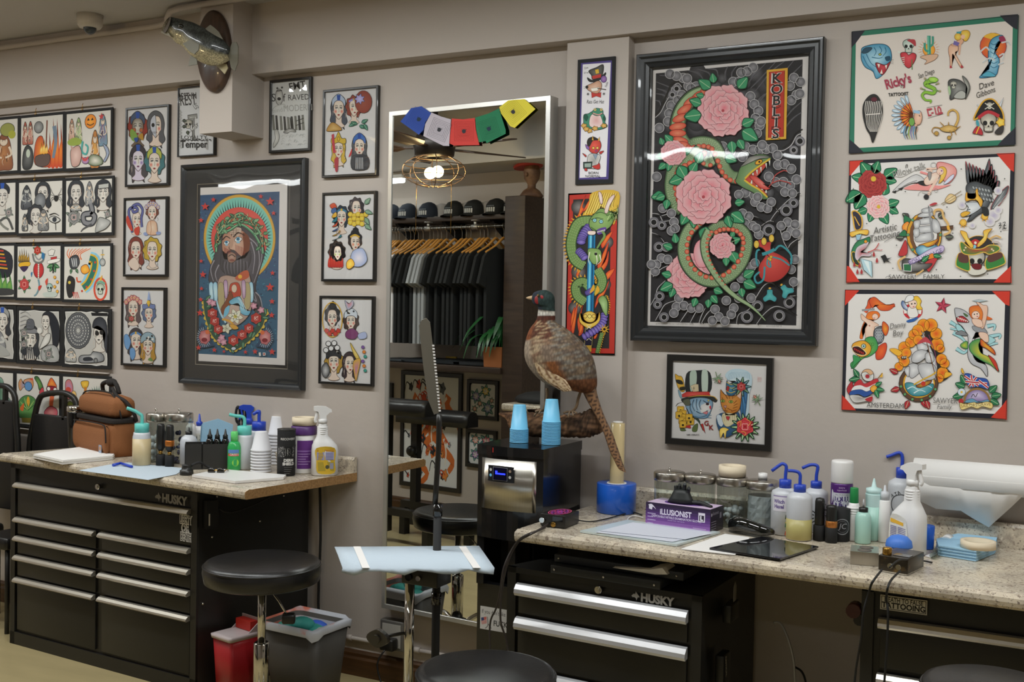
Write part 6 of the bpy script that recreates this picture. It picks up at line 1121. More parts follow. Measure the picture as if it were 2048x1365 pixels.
def sheet(name,label,cat,pts,z,th,m,group=None,wave=0.,n=1,folds=0):
 """lies flat on a top: outline points of the photo"""
 P=[T(a,c,z)for a,c in pts];cen=sum(P,V((0,0,0)))/len(P);b=MB((cen.x,cen.y,z+.0004))
 for k in range(n):b.prism([V((p.x+(cen.x-p.x)*.012*(k%2)*1,p.y+(cen.y-p.y)*.02*(k%2),z+.0004+k*th))for p in P],(0,0,th*.86))
 return tag(b.build(name,m),label,cat,group)
sheet('paper_towel_stack','stack of folded white paper towels on the left counter','paper towels',[(66,917),(112,909),(182,899),(232,913),(226,920),(125,930)],ZL,.005,WHTM,n=4)
sheet('drape_sheet','pale blue drape sheet taped to the left counter','drape',[(158,942),(220,930),(255,926),(372,938),(352,950),(296,961)],ZL,.0012,DRAPE)
b=MB(T(237,932,ZL));p,q,s=T(226,931,ZL+.008),T(241,927,ZL+.012),T(264,934,ZL+.008);b.tube([q,s],.006,8,0);r_=tag(b.build('razor',BLU),'blue disposable razor lying on the drape sheet','razor')
b=MB(V(r_.location));d=(s-q).normalized();b.cyl(p,q,.007,.006,8);b.build('razor_head',BLU,r_)
wash('wash bottle of cream liquid with turquoise cap, beside the brown bag',283,933,ZL,17.5,66,TURQ,[(0,98),(-5,103),(-14,109),(-29,115)],CREAM,54,'wash bottles with bent spouts')
for x,y,lb,ring_ in((321,933,'all-black tattoo pen standing on its cap',0),(339,935,'tattoo pen with an orange grip ring standing on its cap',1)):
 r,u=bot('tattoo_pen',lb+', left counter','tattoo pen',x,y,ZL,[('cap',BLKM,[(8,0),(9,1),(9,22),(8,23)]),('tip',BRASS,[(3,22),(4,24),(4,29),(3,30)]),('body',BLK,[(3.5,29),(8,36),(8.6,44),(8.6,70),(7.6,73),(7.6,80),(6,84),(0,85)])],'tattoo pens')
 if ring_:b=MB();b.lathe([(8.6*u,41*u),(9.2*u,43*u),(9.2*u,51*u),(8.6*u,53*u)]);b.build('grip_ring',mat('orange_anodised','b0682a',.3,.6),r)
def jar(label,px,py,z,R_,H,fill=None,group='glass jars with steel lids',lid=12,knob=True):
 r,u=bot('glass_jar',label,'jar',px,py,z,[('glass',JGL,[(R_*.95,0),(R_,1.5),(R_,H-4),(R_*.93,H)]),('lid',STEEL,[(R_+1,H-3),(R_+1.6,H),(R_+1.6,H+lid),(R_,H+lid+2),(0,H+lid+3)])],group,28)
 if knob:b=MB();b.lathe([(1.6*u,(H+lid)*u),(1.4*u,(H+lid+7)*u),(2.6*u,(H+lid+9)*u),(0,(H+lid+11)*u)]);b.build('knob',CHROME,r)
 if fill:
  b=MB();rr=random.Random(px)
  for k in range(fill[2]):a,q=rr.uniform(0,6.3),R_*.62*sqrt(rr.random());b.sph((q*cos(a)*u,q*sin(a)*u,(rr.uniform(3,fill[1]))*u),rr.uniform(5,9)*u,7,5,(1,rr.uniform(.5,1),rr.uniform(.5,1)))
  tag(b.build('contents',fill[0],r),kind='stuff')
 return r,u
COT=mat('cotton','b9bcc0',.9);NAVY=mat('navy_foil','2a2a4a',.3)
jar('glass jar with a steel lid behind the two tattoo pens',311,926,ZL,17.5,84,(COT,50,16));jar('glass jar of dark wrapped razors on the left counter',357,928,ZL,26.5,85,(NAVY,62,18))
bot('dome_bottle','squat translucent bottle with a black cap behind the black caddy','bottle',377,931,ZL,[('bottle',TRN,[(16,0),(17,2),(17,46),(14,54),(7,59),(5,60)]),('cap',BLK,[(6.5,59),(6.5,66),(2,67),(1.5,73),(0,74)])])
for x,y,h,rr_,lb,txt,cap in((381,918,68,10,'slim white bottle with a light blue tip on the left counter','','l'),(398,916,62,13,'white ink bottle with a blue twist cap and printed name','MAM','d'),(419,914,66,12,'white ink bottle with a blue twist cap behind the folded blue towels','','d')):
 r,u=bot('ink_bottle',lb,'bottle',x,y,ZL,[('bottle',WHT,shoulder(rr_,h,5,h+3)),('cap',BLU if cap=='d' else mat('mid_blue','3f78c4',.4),[(rr_*.45,h+1),(rr_*.5,h+8),(3.4,h+10),(1.5,h+24),(0,h+25)])],'bottles with pointed caps')
 if txt:label_on(r,u,rr_,h-14,lambda A:(A.p('-10 0 10 0 10 22 -10 22','c9c6bc'),A.t(0,17,14,txt,K,sx=.6,bold=.04)))
p=away(T(430,926,ZL),.06);b=MB(p);u=1/ppm(p);vx=V((cos(rad(view_angle(p)+90)),sin(rad(view_angle(p)+90)),0));vy=V((vx.y,-vx.x,0))*-1
for k in range(5):o=p+vy*(-.012*k)+V((0,0,.001));b.prism([o-vx*30*u,o+vx*28*u,o+vx*(30+k)*u+V((0,0,(66+2*k)*u)),o+vx*5*u+V((0,0,(78+2*k)*u)),o-vx*(28-k)*u+V((0,0,(70+2*k)*u))],vy*.009)
tag(b.build('folded_towels',LBLUE),'folded light blue towels standing behind the black caddy','towels')
p=T(413,939,ZL);u=1/ppm(p);a=rad(view_angle(p));r_=thing('ink_caddy','black two-compartment caddy holding ink bottles, left counter','caddy',away(p,.05),a);b=MB()
w2,d2,h2=42*u,.05,50*u
b.box((-d2,-w2,0),(d2,w2,.004));b.box((d2-.003,-w2,.004),(d2,w2,h2));b.box((-d2,-w2,.004),(-d2+.003,w2,h2));b.box((-d2,-w2,.004),(d2,-w2+.003,h2));b.box((-d2,w2-.003,.004),(d2,w2,h2));b.build('box',mat('caddy_black','262523',.5),r_)
b=MB();b.box((-d2,-10*u,.004),(d2,-7*u,h2));b.build('divider',mat('caddy_black','262523',.5),r_)
for i,x in enumerate((419,434,450)):
 q=away(T(x,940,ZL),.06);q.z=ZL+.0045;rr=thing('ink_bottle','black ink bottle standing in the caddy, '+['left','middle','right'][i]+' of three','bottle',q,rad(view_angle(q)),'black ink bottles in the caddy');b=MB();b.lathe([(7.4*u,0),(7.8*u,1*u),(7.8*u,50*u),(6*u,56*u),(4*u,58*u)]);b.build('bottle',BLKG,rr);b=MB();b.lathe([(5*u,57*u),(5*u,64*u),(3*u,66*u),(1.2*u,76*u),(0,77*u)]);b.build('cap',BLK,rr)
 label_on(rr,u,7.8,44,lambda A:A.t(0,8,5,'DYNAMIC','c4c4c4',sx=.7))
p=away(T(481,925,ZL),.05);u=1/ppm(p);r_=thing('scissors','scissors with black handles standing upright behind the green bottle','scissors',p+V((0,0,.001)),rad(view_angle(p)))
for s_,nm in((-1,0),(1,1)):
 b=MB();b.tube([(0,(s_*6+4*cos(t))*u-s_*0,(92+16*sin(t))*u)for t in[i*pi/6 for i in range(12)]],2.6*u,6,2,True);b.tube([(0,s_*5*u,78*u),(0,s_*2*u,60*u),(0,0,48*u)],3*u,6);b.build('handle',BLKM,r_)
b=MB();b.prism([(-.001,-3*u,0),(-.001,3*u,0),(-.001,3*u,50*u),(-.001,-3*u,50*u)],(.002,0,0));b.build('blade',CHROME,r_)
r,u=bot('gel_bottle','clear green gel bottle with a light green cap','bottle',468,942,ZL,[('bottle',GRNP,[(12,0),(13,2),(13,46),(11,54),(6.5,58)]),('cap',GRNC,[(7,58),(7,76),(6,77),(0,77)])])
label_on(r,u,13,42,lambda A:(A.p('-14 0 10 0 10 7 -14 7','5a7ab0'),A.p('-14 8 10 8 10 13 -14 13','b0483a'),A.t(0,12,4.5,'GREEN','d8d4cc'),A.c(3,26,7,'8ac44a')))
wash('wash bottle with turquoise cap and bent spout behind the green bottle',488,940,ZL,17,68,TURQ,[(0,98),(-4,104),(-18,106),(-30,109)],group='wash bottles with bent spouts')
wash('wash bottle with a blue cap and spout behind the foam cups',517,935,ZL,15,72,BLU,[(0,100),(0,110),(-6,108),(-12,104)],group='wash bottles with bent spouts',capm=BLU)
def trigger(r,u,z0,m,nm='spray_head',s_=1.,dirn=-1,tm=None):
 b=MB();d=dirn;b.prism([(-3.5*u*s_,d*a*u*s_,(z0+h*s_)*u)for a,h in((-6,0),(-5,14),(-10,20),(-11,27),(-4,32),(14,33),(22,30),(24,23),(16,21),(8,18),(6,10),(6,0))],(7*u*s_,0,0));b.build(nm,m,r)
 b=MB();b.prism([(-2.5*u*s_,d*a*u*s_,(z0+h*s_)*u)for a,h in((16,21),(20,21),(18,10),(24,0),(20,-2),(14,10))],(5*u*s_,0,0));b.build('trigger',tm or m,r)
for x,y,R_,H,hm,tm,lb in((497,925,12,74,BLU,BLU,'clear bottle with a blue trigger sprayer'),(536,922,13,66,mat('white_sprayer','c4c3c2',.4),BLKM,'clear spray bottle with a black trigger')):
 r,u=bot('spray_bottle',lb+', back of the left counter','bottle',x,y,ZL,[('bottle',CLR,shoulder(R_,H,6,H+3)),('collar',tm,[(7.5,H+1),(7.5,H+11),(5,H+13),(0,H+13)])],'trigger spray bottles');trigger(r,u,H+12,hm,s_=.85,tm=tm)
def cups(px,py,z,n,r1,r2,h,step,m,label,group,cat='cup',name='foam_cup'):
 p=T(px,py,z);u=1/ppm(p);p=away(p,r2*u*.85);b=MB();b.lathe([(r2*u,0),(r2*u*1.03,.3*u),(r2*u*1.03,step*.5*u),(r2*.955*u,step*.62*u),(r1*u,(h-1)*u),(r1*.96*u,h*u),(0,h*u)],n=28);first=b.build(name,m);first.location=p
 tag(first,label+(', lowest of the stack' if n>1 else ''),cat,group)
 for k in range(1,n):
  c=first.copy();COL.objects.link(c);c.location=p+V((0,0,k*step*u));c['label']=label+(', top cup' if k==n-1 else ', nested at level '+str(k+1))
cups(522,946,ZL,8,12,20.5,39,6,FOAM,'white foam cup in the short front stack','foam cups on the left counter');cups(553,930,ZL,10,11,17.5,38,6.4,FOAM,'white foam cup in the tall back stack','foam cups on the left counter')
bot('film_roll','tall amber film roll standing at the back of the left counter','film roll',576,920,ZL,[('roll',AMB,[(14,0),(14.5,1),(14.5,126),(13.5,127)]),('core',WHTM,[(9,126),(9,131),(7,131),(6,127)])])
r,u=bot('powder_canister','black canister with white lettering and an emblem band','canister',572,953,ZL,[('body',BLKM,[(17,0),(18,1),(18,90),(17.4,92)]),('lid_rim',BLK,[(17.6,90),(18.4,91),(18.4,93),(16,93),(0,91)])])
def dl(A):
 A.t(4,20,4.2,'RECOVERY','b4b2ae',bold=.03,sx=1.1);A.p('-20 33 18 33 18 54 -20 54','3a3a3a');rr=random.Random(4)
 for i in range(60):A.c(rr.uniform(-19,17),rr.uniform(34,53),1,'8d8b88',n=5);A.d-=A.step
 A.d+=2*A.step;A.p('-4 33 13 33 13 54 -4 54','1a1a1a');A.t(5,50,13,'R','d0cec9',bold=.07);A.s('-3 44 4 44','d0cec9',2.2,sm=0);A.t(5,63,5.5,'DERM','c4c2be',bold=.05);A.t(5,70,5.5,'SHIELD','c4c2be',bold=.05)
 for i in range(4):A.p([(-4,74+i*4),(13-i*2,74+i*4),(13-i*2,75+i*4),(-4,75+i*4)],'5a5a58')
label_on(r,u,18,92,dl)
r,u=bot('wipes_tub','white and purple wipes tub behind the black canister','tub',607,948,ZL,[('tub',WHT,[(23,0),(24,2),(24,80),(23,82)]),('lid',PURP,[(25,76),(25.5,78),(25.5,92),(23,94),(0,95)])])
def wl(A):A.p('-14 0 20 0 20 56 -14 56','5a2f72');A.p('-14 20 20 20 20 22 -14 22','8a6aa4');[A.p([(-12,26+i*5),(14-(i%3)*5,26+i*5),(14-(i%3)*5,27.5+i*5),(-12,27.5+i*5)],'9a80ac')for i in range(5)];A.p('-24 8 -17 8 -17 12 -24 12','5a5a62');A.p('-24 52 -17 52 -17 55 -24 55','5a5a62')
label_on(r,u,24,66,wl);
def tape_on(label,base,R_,h,m=TAPE,group='rolls of tape'):
 b=MB(base);ro,ri=R_,R_*.72;n=36
 b.loft([[base+V((q*cos(2*pi*i/n),q*sin(2*pi*i/n),z))for i in range(n)]for q,z in((ri,0),(ro,0),(ro,h),(ri,h),(ri,0))],False);o=b.build('tape_roll',m);return tag(o,label,'tape',group)
tape_on('cream masking tape roll on top of the wipes tub',V(r.location)+V((0,0,95.4*u)),24*u,15*u)
SPW=mat('spray_white','d2d1d0',.4)
def cleaner(label,px,py,z,s_,face,ang,txt):
 p=T(px,py,z);u=s_/ppm(p);p=away(p,20*u);r=thing('cleaner_spray_bottle',label,'bottle',p,rad(view_angle(p)+ang),'white cleaner spray bottles');b=MB();rr=[]
 for w_,d_,h in((24,16,0),(27,18,2),(27,18,50),(25,17,60),(18,14,70),(11,10,80),(10.5,9.5,96),(8,8,102),(7.5,7.5,106)):
  off=0 if h<55 else min(5,(h-55)*.2);rr.append([(d_*u*copysign_(cos(t))*abs(cos(t))**.7,(w_*copysign_(sin(t))*abs(sin(t))**.7+off*face)*u,h*u)for t in[2*pi*i/20 for i in range(20)]])
 b.loft(rr);b.build('bottle',SPW,r);b=MB()
 for k in range(4):b.lathe([(10.4*u,(82+k*4)*u),(11.4*u,(84+k*4)*u),(10.4*u,(85.8+k*4)*u)],(0,5*face*u,0),16)
 b.build('grip_rings',SPW,r);b=MB();b.lathe([(9*u,104*u),(9*u,112*u),(7*u,113*u)],(0,5*face*u,0),18);b.build('collar',SPW,r)
 b=MB();b.prism([(-6*u,(5+a)*face*u,(112+h)*u)for a,h in((-7,0),(-7,8),(-13,14),(-18,15),(-17,20),(-6,26),(10,27),(18,26),(18,18),(10,16),(7,8),(7,0))],(12*u,0,0));b.build('spray_head',SPW,r)
 b=MB();b.tube([(0,(5+a)*face*u,(112+h)*u)for a,h in((11,16),(13,6),(15,-2),(13,-6))],3*u,8);b.build('trigger',SPW,r)
 A=Art(lambda x,y,d:V((18.2*u+d-max(0,abs(x/u)-14)**2*.03*u,x,56*u-y)));A.crop(0,0,1/u);txt(A);A.build('label',r)
 return r
def copysign_(v):return 1 if v>=0 else-1
def cl1(A):
 A.b('-18 0 18 0 19 28 18 50 -14 50 -18 25','c2a032');A.p('-17 3 17 3 17 7 -17 7','b0802f');A.p('-17 8 -2 8 -2 24 -17 24','9a98b4');A.p('0 8 17 8 17 24 0 24','9a98b4');A.p('-15 28 17 28 17 46 -14 46','a08c34');A.c(4,38,4,'4a4a3a');A.p('9 30 16 30 16 42 9 42','8a8a9a')
 for i in range(5):A.p([(-16,10+i*3),(-4,10+i*3),(-4,11+i*3),(-16,11+i*3)],'6a6a94');A.p([(1,10+i*3),(15,10+i*3),(15,11+i*3),(1,11+i*3)],'6a6a94')
cleaner('white cleaner spray bottle with a yellow label at the right end of the left counter',649,953,ZL,1.,-1,4,cl1)
r=sheet('white_tablet','white board tablet lying at the front of the left counter','tablet',[(384,955),(440,943),(572,955),(567,960),(470,968)],ZL,.012,WHT)
r_=thing('sunglasses','dark sunglasses lying in front of the black caddy','sunglasses',T(432,951,ZL),.5);u=1/ppm(T(432,951,ZL));LENS=mat('dark_lens','14120f',.06,coat=.6)
for x in(-9,9):b=MB();b.sph((x*u,0,7.5*u),8*u,12,8,(1,.35,.9));b.build('lens',LENS,r_)
b=MB();b.tube([(-16*u,0,8*u),(-18*u,20*u,9*u),(-12*u,44*u,3*u)],1.3*u,6);b.tube([(16*u,0,8*u),(17*u,20*u,9*u),(14*u,44*u,3*u)],1.3*u,6);b.tube([(-3*u,-1*u,9*u),(0,-2*u,11*u),(3*u,-1*u,9*u)],1.3*u,6);b.build('frame',BRASS,r_)
p=T(373,951,ZL);u=1/ppm(p);r_=thing('headlamp','small black headlamp lying by the white tablet','headlamp',away(p,8*u),rad(view_angle(p)));b=MB();b.lathe([(13*u,0),(13.5*u,2*u),(13*u,9*u),(10*u,10*u),(9*u,18*u),(9.5*u,20*u),(0,20*u)],n=20);b.build('lamp_body',BLK,r_)
b=MB();b.tube([(-8*u,8*u,16*u),(-14*u,24*u,22*u),(-20*u,38*u,14*u),(-14*u,52*u,6*u),(0,46*u,3*u)],2.6*u,6);b.build('head_strap',BLKM,r_)
BLUW=mat('blue_wrap','1c55b4',.28,coat=.3);SHEETW=mat('print_paper','b9bcc6',.7);SMOKE=mat('smoked_black','0c0f0d',.07,coat=.8)
p=T(1232,1030,ZR);u=1/ppm(p);base=away(p,34*u);n=40
r_=thing('barrier_film_roll','wide blue roll of barrier film on the right counter','film roll',base);b=MB()
b.loft([[(q*u*cos(2*pi*i/n),q*u*sin(2*pi*i/n),z*u)for i in range(n)]for q,z in((20,1),(39,0),(40,1),(40,58),(39,59),(22,59),(20,58),(20,1))],False);b.build('film',BLUW,r_)
b=MB();b.loft([[(q*u*cos(2*pi*i/n),q*u*sin(2*pi*i/n),z*u)for i in range(n)]for q,z in((17.5,.5),(19.8,.5),(19.8,59.6),(17.5,59.6),(17.5,.5))],False);b.build('core',WHTM,r_)
r2=thing('film_roll','tall pale amber film roll standing inside the blue roll','film roll',base+V((0,0,.001)));b=MB();b.lathe([(14*u,0),(14.4*u,1*u),(14.4*u,179*u),(13.5*u,180*u)],n=28);b.build('roll',AMB2,r2);b=MB();b.lathe([(10*u,180*u),(10*u,183*u),(8*u,183*u),(7*u,180*u)]);b.build('core',WHTM,r2)
jar('glass jar behind the glove box, nearest the blue film roll',1337,1046,ZR,30,84,(mat('foil_wrap','5a6a8a',.3),46,12));jar('glass jar of cotton, second from the blue film roll',1399,1050,ZR,30,83,(COT,40,26))
r,u=jar('glass jar with a tape roll on its lid',1462,1056,ZR,29.5,84,(COT,36,24),knob=False);tape_on('cream tape roll on the lid of the third glass jar',V(r.location)+V((0,0,99.5*u)),27*u,21*u)
r,u=jar('glass jar stuffed with a white bag, next to the witch hazel bottle',1523,1062,ZR,31,82,None,knob=False)
b=MB();rr=random.Random(8);R0=28.5
b.loft([[(R0*u*(1+rr.uniform(-.09,.03))*cos(2*pi*i/30),R0*u*(1+rr.uniform(-.09,.03))*sin(2*pi*i/30),(2+k*8)*u)for i in range(30)]for k in range(9)],True,sm=False);b.build('plastic_bag',mat('white_bag','b9bcc2',.3),r)
tape_on('small white tape roll on the lid of the bag-filled jar',V(r.location)+V((0,0,97.5*u)),9*u,13*u,WHT)
SILV=mat('silver_bottle','b4b3b4',.3,.6)
for x,y,lb in((1574,1040,'silver spray bottle with a black top, behind the witch hazel bottle'),(1603,1046,'silver spray bottle with a black top, behind the yellow bottle')):
 bot('mist_bottle',lb,'bottle',x,y,ZR,[('bottle',SILV,shoulder(17,68,9,72)),('collar',BLK,[(9,70),(9,86),(7,88)]),('nozzle',BLK,[(4.8,86),(4.8,102),(4,103),(0,103)])],'silver mist bottles')
r,u=wash('wash bottle with a witch hazel label and blue cap',1568,1072,ZR,27,92,BLU,[(0,118),(1,134),(-4,139),(-10,138),(-27,124)],None,0,'wash bottles with bent spouts',BLU,10,16)
def wh(A):
 A.p('-26 0 14 0 14 30 -26 30','cfcbd2');A.p('-26 -1 14 -1 14 1.2 -26 1.2','8a7aa0');A.t(-12,14,7.6,'Witch','4a2f7a',bold=.03,sx=.85);A.t(-12,24,7.6,'Hazel','4a2f7a',bold=.03,sx=.85)
 for i in range(5):A.p([(2+(i%2)*5,36+i*8),(12,38+i*8),(9,46+i*8),(1,44+i*8)],['3a4a3a','c9b03a','2f6a4a','c4c4bc','c0503a'][i],o='d8d6d0',w=2)
label_on(r,u,27,78,wh)
wash('wash bottle half full of yellow liquid with a blue cap',1597,1083,ZR,25,95,BLU,[(0,120),(0,128),(-4,134),(-14,136),(-24,136)],YEL,42,'wash bottles with bent spouts',BLU,10,14)
r,u=wash('wash bottle with a blue cap behind the standing tattoo pens',1630,1066,ZR,24,86,BLU,[(0,112),(2,128),(-4,132),(-14,131),(-28,124)],None,0,'wash bottles with bent spouts',BLU,9,13)
label_on(r,u,24,66,lambda A:(A.ring(-10,34,12,1.6,K,n=20),A.t(-10,38,9,'SC',K,bold=.03),A.t(16,20,9,'GRIT','3a3836',rot=90,sh=.3),A.t(-16,58,6,'FINE',K,rot=90)))
for x,y,lb,ring_ in((1638,1083,'all-black tattoo pen standing behind the tablet',0),(1662,1087,'black tattoo pen with a copper grip ring',1)):
 r,u=bot('tattoo_pen',lb+', right counter','tattoo pen',x,y,ZR,[('cap',BLKM,[(11,0),(12,1),(12,30),(11,31)]),('body',BLK,[(9,30),(9.6,33),(9.6,78),(8,84),(0,86)]if not ring_ else[(10,30),(10.4,44),(10.4,70),(9,74),(0,76)])],'tattoo pens')
 if ring_:b=MB();b.lathe([(10.6*u,29*u),(11.6*u,30*u),(11.6*u,42*u),(10.6*u,43*u)]);b.build('grip_ring',mat('copper','b07038',.3,.7),r)
r,u=bot('hairspray_can','tall purple spray can with a white cap','spray can',1681,1076,ZR,[('can',mat('purple_can','4a1f66',.3,.2),[(20,0),(21.5,2),(21.5,104),(20,108)]),('cap',WHT,[(20.5,107),(21.5,109),(21.5,147),(20.5,151),(18,152),(0,152)])])
def aq(A):A.t(0,8,4,'extra','b8a0c4');A.t(0,13,3.4,'superhold','b8a0c4');A.p('-17 17 17 17 17 50 -17 50','b9b9c0');A.t(0,22,3,'ALL PURPOSE','5a5a62');A.t(0,34,10,'AQUA','3a2a62',bold=.05,sx=.8,rot=-2);A.t(0,47,10,'NET','3a2a62',bold=.05,sx=.95);A.p('-30 51 30 51 30 53 -30 53','8a7a4a');A.b('-22 12 -17 20 -22 40','c4c4cc')
label_on(r,u,21.5,106,aq)
r,u=bot('cosmetic_tin','black jar with a grey emblem in front of the spray can','jar',1680,1084,ZR,[('jar',BLKM,[(18,0),(18.5,1),(18.5,64),(17,65),(0,65)])])
label_on(r,u,18.5,60,lambda A:(A.ring(4,30,15,2,'77787c'),A.ring(4,30,11,1,'5a5b60'),A.t(4,34,11,'JC','8a8b90',sh=.2)))
r,u=bot('cleaner_bottle','white ribbed bottle with a dark green cap','bottle',1706,1083,ZR,[('bottle',WHT,[(14,0),(15,2),(14,50),(12,62),(9.5,74),(8,75)]),('cap',mat('green_plastic','1f7a3f',.4),[(8,74),(8.6,75),(8,104),(7.4,105),(0,105)])])
b=MB()
for k in range(4):b.lathe([(13.4*u,(48+k*5)*u),(14.4*u,(50+k*5)*u),(13*u,(52+k*5)*u)])
b.build('grip_rings',WHT,r)
bot('squeeze_bottle','tall mint squeeze bottle with a nozzle','bottle',1745,1083,ZR,[('bottle',MINTL,[(11,0),(12,2),(16,92),(16,94)]),('liquid',MINT,[(11.4,1),(12.5,3),(15,68),(8,68)]),('cap',MINTL,[(15,93),(15,104),(5,107),(2,122),(1.2,124),(0,124)])])
bot('squeeze_bottle','small mint squeeze bottle with a black cap','bottle',1725,1089,ZR,[('bottle',MINT,[(14,0),(15.5,2),(15.5,52),(12,60),(8,63)]),('cap',BLK,[(9,62),(9,71),(3,72)]),('nozzle',CLR,[(2.4,71),(1.2,88),(0,88)])])
bot('cleaner_bottle','plain narrow white bottle behind the steel cup holder','bottle',1767,1086,ZR,[('bottle',WHT,[(10,0),(11,2),(11,82),(9,84)]),('cap',TRN,[(8.5,84),(8.5,100),(3,102),(2,113),(0,114)])])
r,u=wash('wash bottle with a black ring emblem behind the white cleaner bottle',1800,1076,ZR,26,116,BLU,[(0,134),(0,158),(-6,166),(-20,160),(-30,156)],None,0,'wash bottles with bent spouts',BLU,9,20)
label_on(r,u,26,92,lambda A:(A.c(0,26,27,'cfcfd0'),A.ring(0,26,20,1.6,K),A.t(-10,9,7,'A TA',K,rot=-28),A.t(22,24,20,'G','4a3a2c',bold=.05)))
def cl2(A):
 A.b('-20 0 2 0 8 14 8 52 -20 52','d0cfc8');A.p('-20 3 2 8 2 13 -20 9','d8a83a')
 for i in range(9):A.p([(-20,14+i*2.6),(-9,15+i*2.6),(-9,16.3+i*2.6),(-20,15.3+i*2.6)],'77759a');A.p([(-7,15+i*2.6),(6,17+i*2.6),(6,18.3+i*2.6),(-7,16.3+i*2.6)],'77759a')
 A.p('-20 38 8 40 8 54 -20 54','c9b040');A.p('0 44 7 44 7 50 0 50','8a8a8c')
 for i in range(4):A.p([(-18,41+i*3),(-2,42+i*3),(-2,43+i*3),(-18,42+i*3)],'77682a')
cleaner('white cleaner spray bottle with a small print label on the right counter',1815,1112,ZR,1.33,1,-30,cl2)
p=T(1700,1129,ZR);q=T(1757,1134,ZR);e=(q-p);e.z=0;l=e.length;r_=thing('ink_cup_holder','brushed steel ink cup holder with two round holes','cup holder',p,atan2(e.y,e.x));u=1/ppm(p)
b=MB();b.box((0,0,0),(l,.002,25*u));b.box((0,.0,25*u),(l,.10,25*u+.002));b.box((0,.098,0),(l,.10,25*u));b.build('bracket',STEEL,r_)
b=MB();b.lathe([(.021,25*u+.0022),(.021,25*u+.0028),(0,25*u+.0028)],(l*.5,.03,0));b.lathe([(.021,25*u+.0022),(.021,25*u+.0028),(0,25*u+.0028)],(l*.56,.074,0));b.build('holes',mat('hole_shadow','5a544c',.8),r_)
def psu(label,pl,pr,pb,z,h,m,top,kx,kz,km,face,group):
 a,c,d=T(*pl,z),T(*pr,z),T(*pb,z);e=c-a;e.z=0;l=e.length;f=(d-c).length;r=thing('power_supply',label,'power supply',a,atan2(e.y,e.x),group);b=MB();b.box((0,0,.004),(l,f,h),.003);b.build('case',m,r)
 b=MB();b.box((.004,.004,0),(l-.004,f-.004,.004));b.build('base_plate',CHROME if top else BLK,r);return r,l,f
PS=mat('marbled_brass_black','2a241a',.3,.3,noise=(30,'6a5228',.55,.75))
r,l,f=psu('black power supply with a pink rosette on the corner of the right counter',(1080,1053),(1130,1059),(1151,1047),ZR,.046,BLK,0,0,0,0,0,'tattoo power supplies')
u=1/ppm(T(1110,1055,ZR));A_=Art(plane_map((l*.5,f*.5,.0465),(1,0,0),(0,1,0)));A_.crop(0,0,1/u)
for k in range(8):t=k*pi/4;A_.ring(7*cos(t),14*sin(t),9,1.6,'b03a6a' if k%2 else '8a3a9a',ry=16,n=16)
A_.ring(0,0,20,1.6,'c04a70',ry=34);A_.build('rosette',r)
b=MB();b.cyl((l*.12,0,.024),(l*.12,-.012,.024),.0095,n=18);b.build('knob',CHROME,r)
b=MB();b.cyl((l*.55,0,.012),(l*.55,-.006,.012),.009,n=18);b.build('socket',BRASS,r);b=MB();b.box((l*.5,-.0008,.024),(l*.9,0,.04));b.build('display',BLKG,r)
def cable(label,pts,rr=.0032,m=RUB,name='cable',group=None):
 b=MB(pts[0]);b.tube(pts,rr,6,5);return tag(b.build(name,m),label,'cable',group)
CB=mat('grey_brown_cable','2e2826',.5)
a=T(1098,1054,ZR);e1=[T(1075,1062,ZR+.006),T(1050,1072,ZR+.005),W(1030,1090,-.675)]
cable('dark cable from the pink rosette power supply, hanging over the counter end in front',[a+V((0,0,.012))]+e1+[W(1008,1135,-.7),W(1000,1185,-.7),W(992,1218,-.69),W(980,1250,-.68),W(981,1330,-.68),W(985,1420,-.68)],.0036,CB,'cable','cables over the counter end')
cable('dark cable beside the first, hanging over the counter end behind',[T(1090,1056,ZR+.008),T(1060,1070,ZR+.006),W(1036,1086,-.67),W(1016,1125,-.68),W(1004,1180,-.66),W(1001,1240,-.65),W(1012,1280,-.63),W(1022,1340,-.62)],.0036,CB,'cable','cables over the counter end')
cable('thin black cable lying between the power supply and the blue film roll',[T(1150,1040,ZR+.01),T(1180,1044,ZR+.004),T(1215,1038,ZR+.004),T(1262,1026,ZR+.005),T(1284,1031,ZR+.005)],.0026)
cable('short white cable tucked behind the light pad',[T(1287,1036,ZR+.004),T(1268,1032,ZR+.004),T(1256,1038,ZR+.004),T(1258,1048,ZR+.004),T(1270,1056,ZR+.002)],.002,WHT)
r,l,f=psu('brass-mottled power supply with a gold knob at the front of the right counter',(1756,1143),(1815,1153),(1853,1138),ZR,.05,PS,1,0,0,0,0,'tattoo power supplies')
b=MB();b.lathe([(.0,.05),(.013,.05),(.0135,.052),(.0135,.07),(.012,.072),(0,.072)],(l*.22,.018,0));b.build('knob',BRASS,r)
for i,s_ in enumerate((.42,.7)):b=MB();b.cyl((l*s_,0,.022),(l*s_,-.005,.022),.008,n=16);b.build('socket',CHROME,r)
b=MB();b.box((l*.4,.02,.05),(l*.95,.055,.0515));b.build('meter',BLKG,r)
cable('black cable from the brass-mottled supply running over the counter front, left one',[T(1764,1140,ZR+.03),T(1745,1165,ZR+.012),W(1738,1185,-.72),W(1727,1225,-.725),W(1722,1280,-.72),W(1712,1340,-.7),W(1706,1400,-.7)],.0034,RUB,'cable','cables over the counter front')
cable('black cable from the brass-mottled supply running over the counter front, right one',[T(1800,1143,ZR+.028),T(1783,1160,ZR+.02),T(1775,1178,ZR+.01),W(1773,1200,-.735),W(1776,1225,-.735),W(1774,1290,-.735),W(1766,1400,-.735)],.0034,RUB,'cable','cables over the counter front')
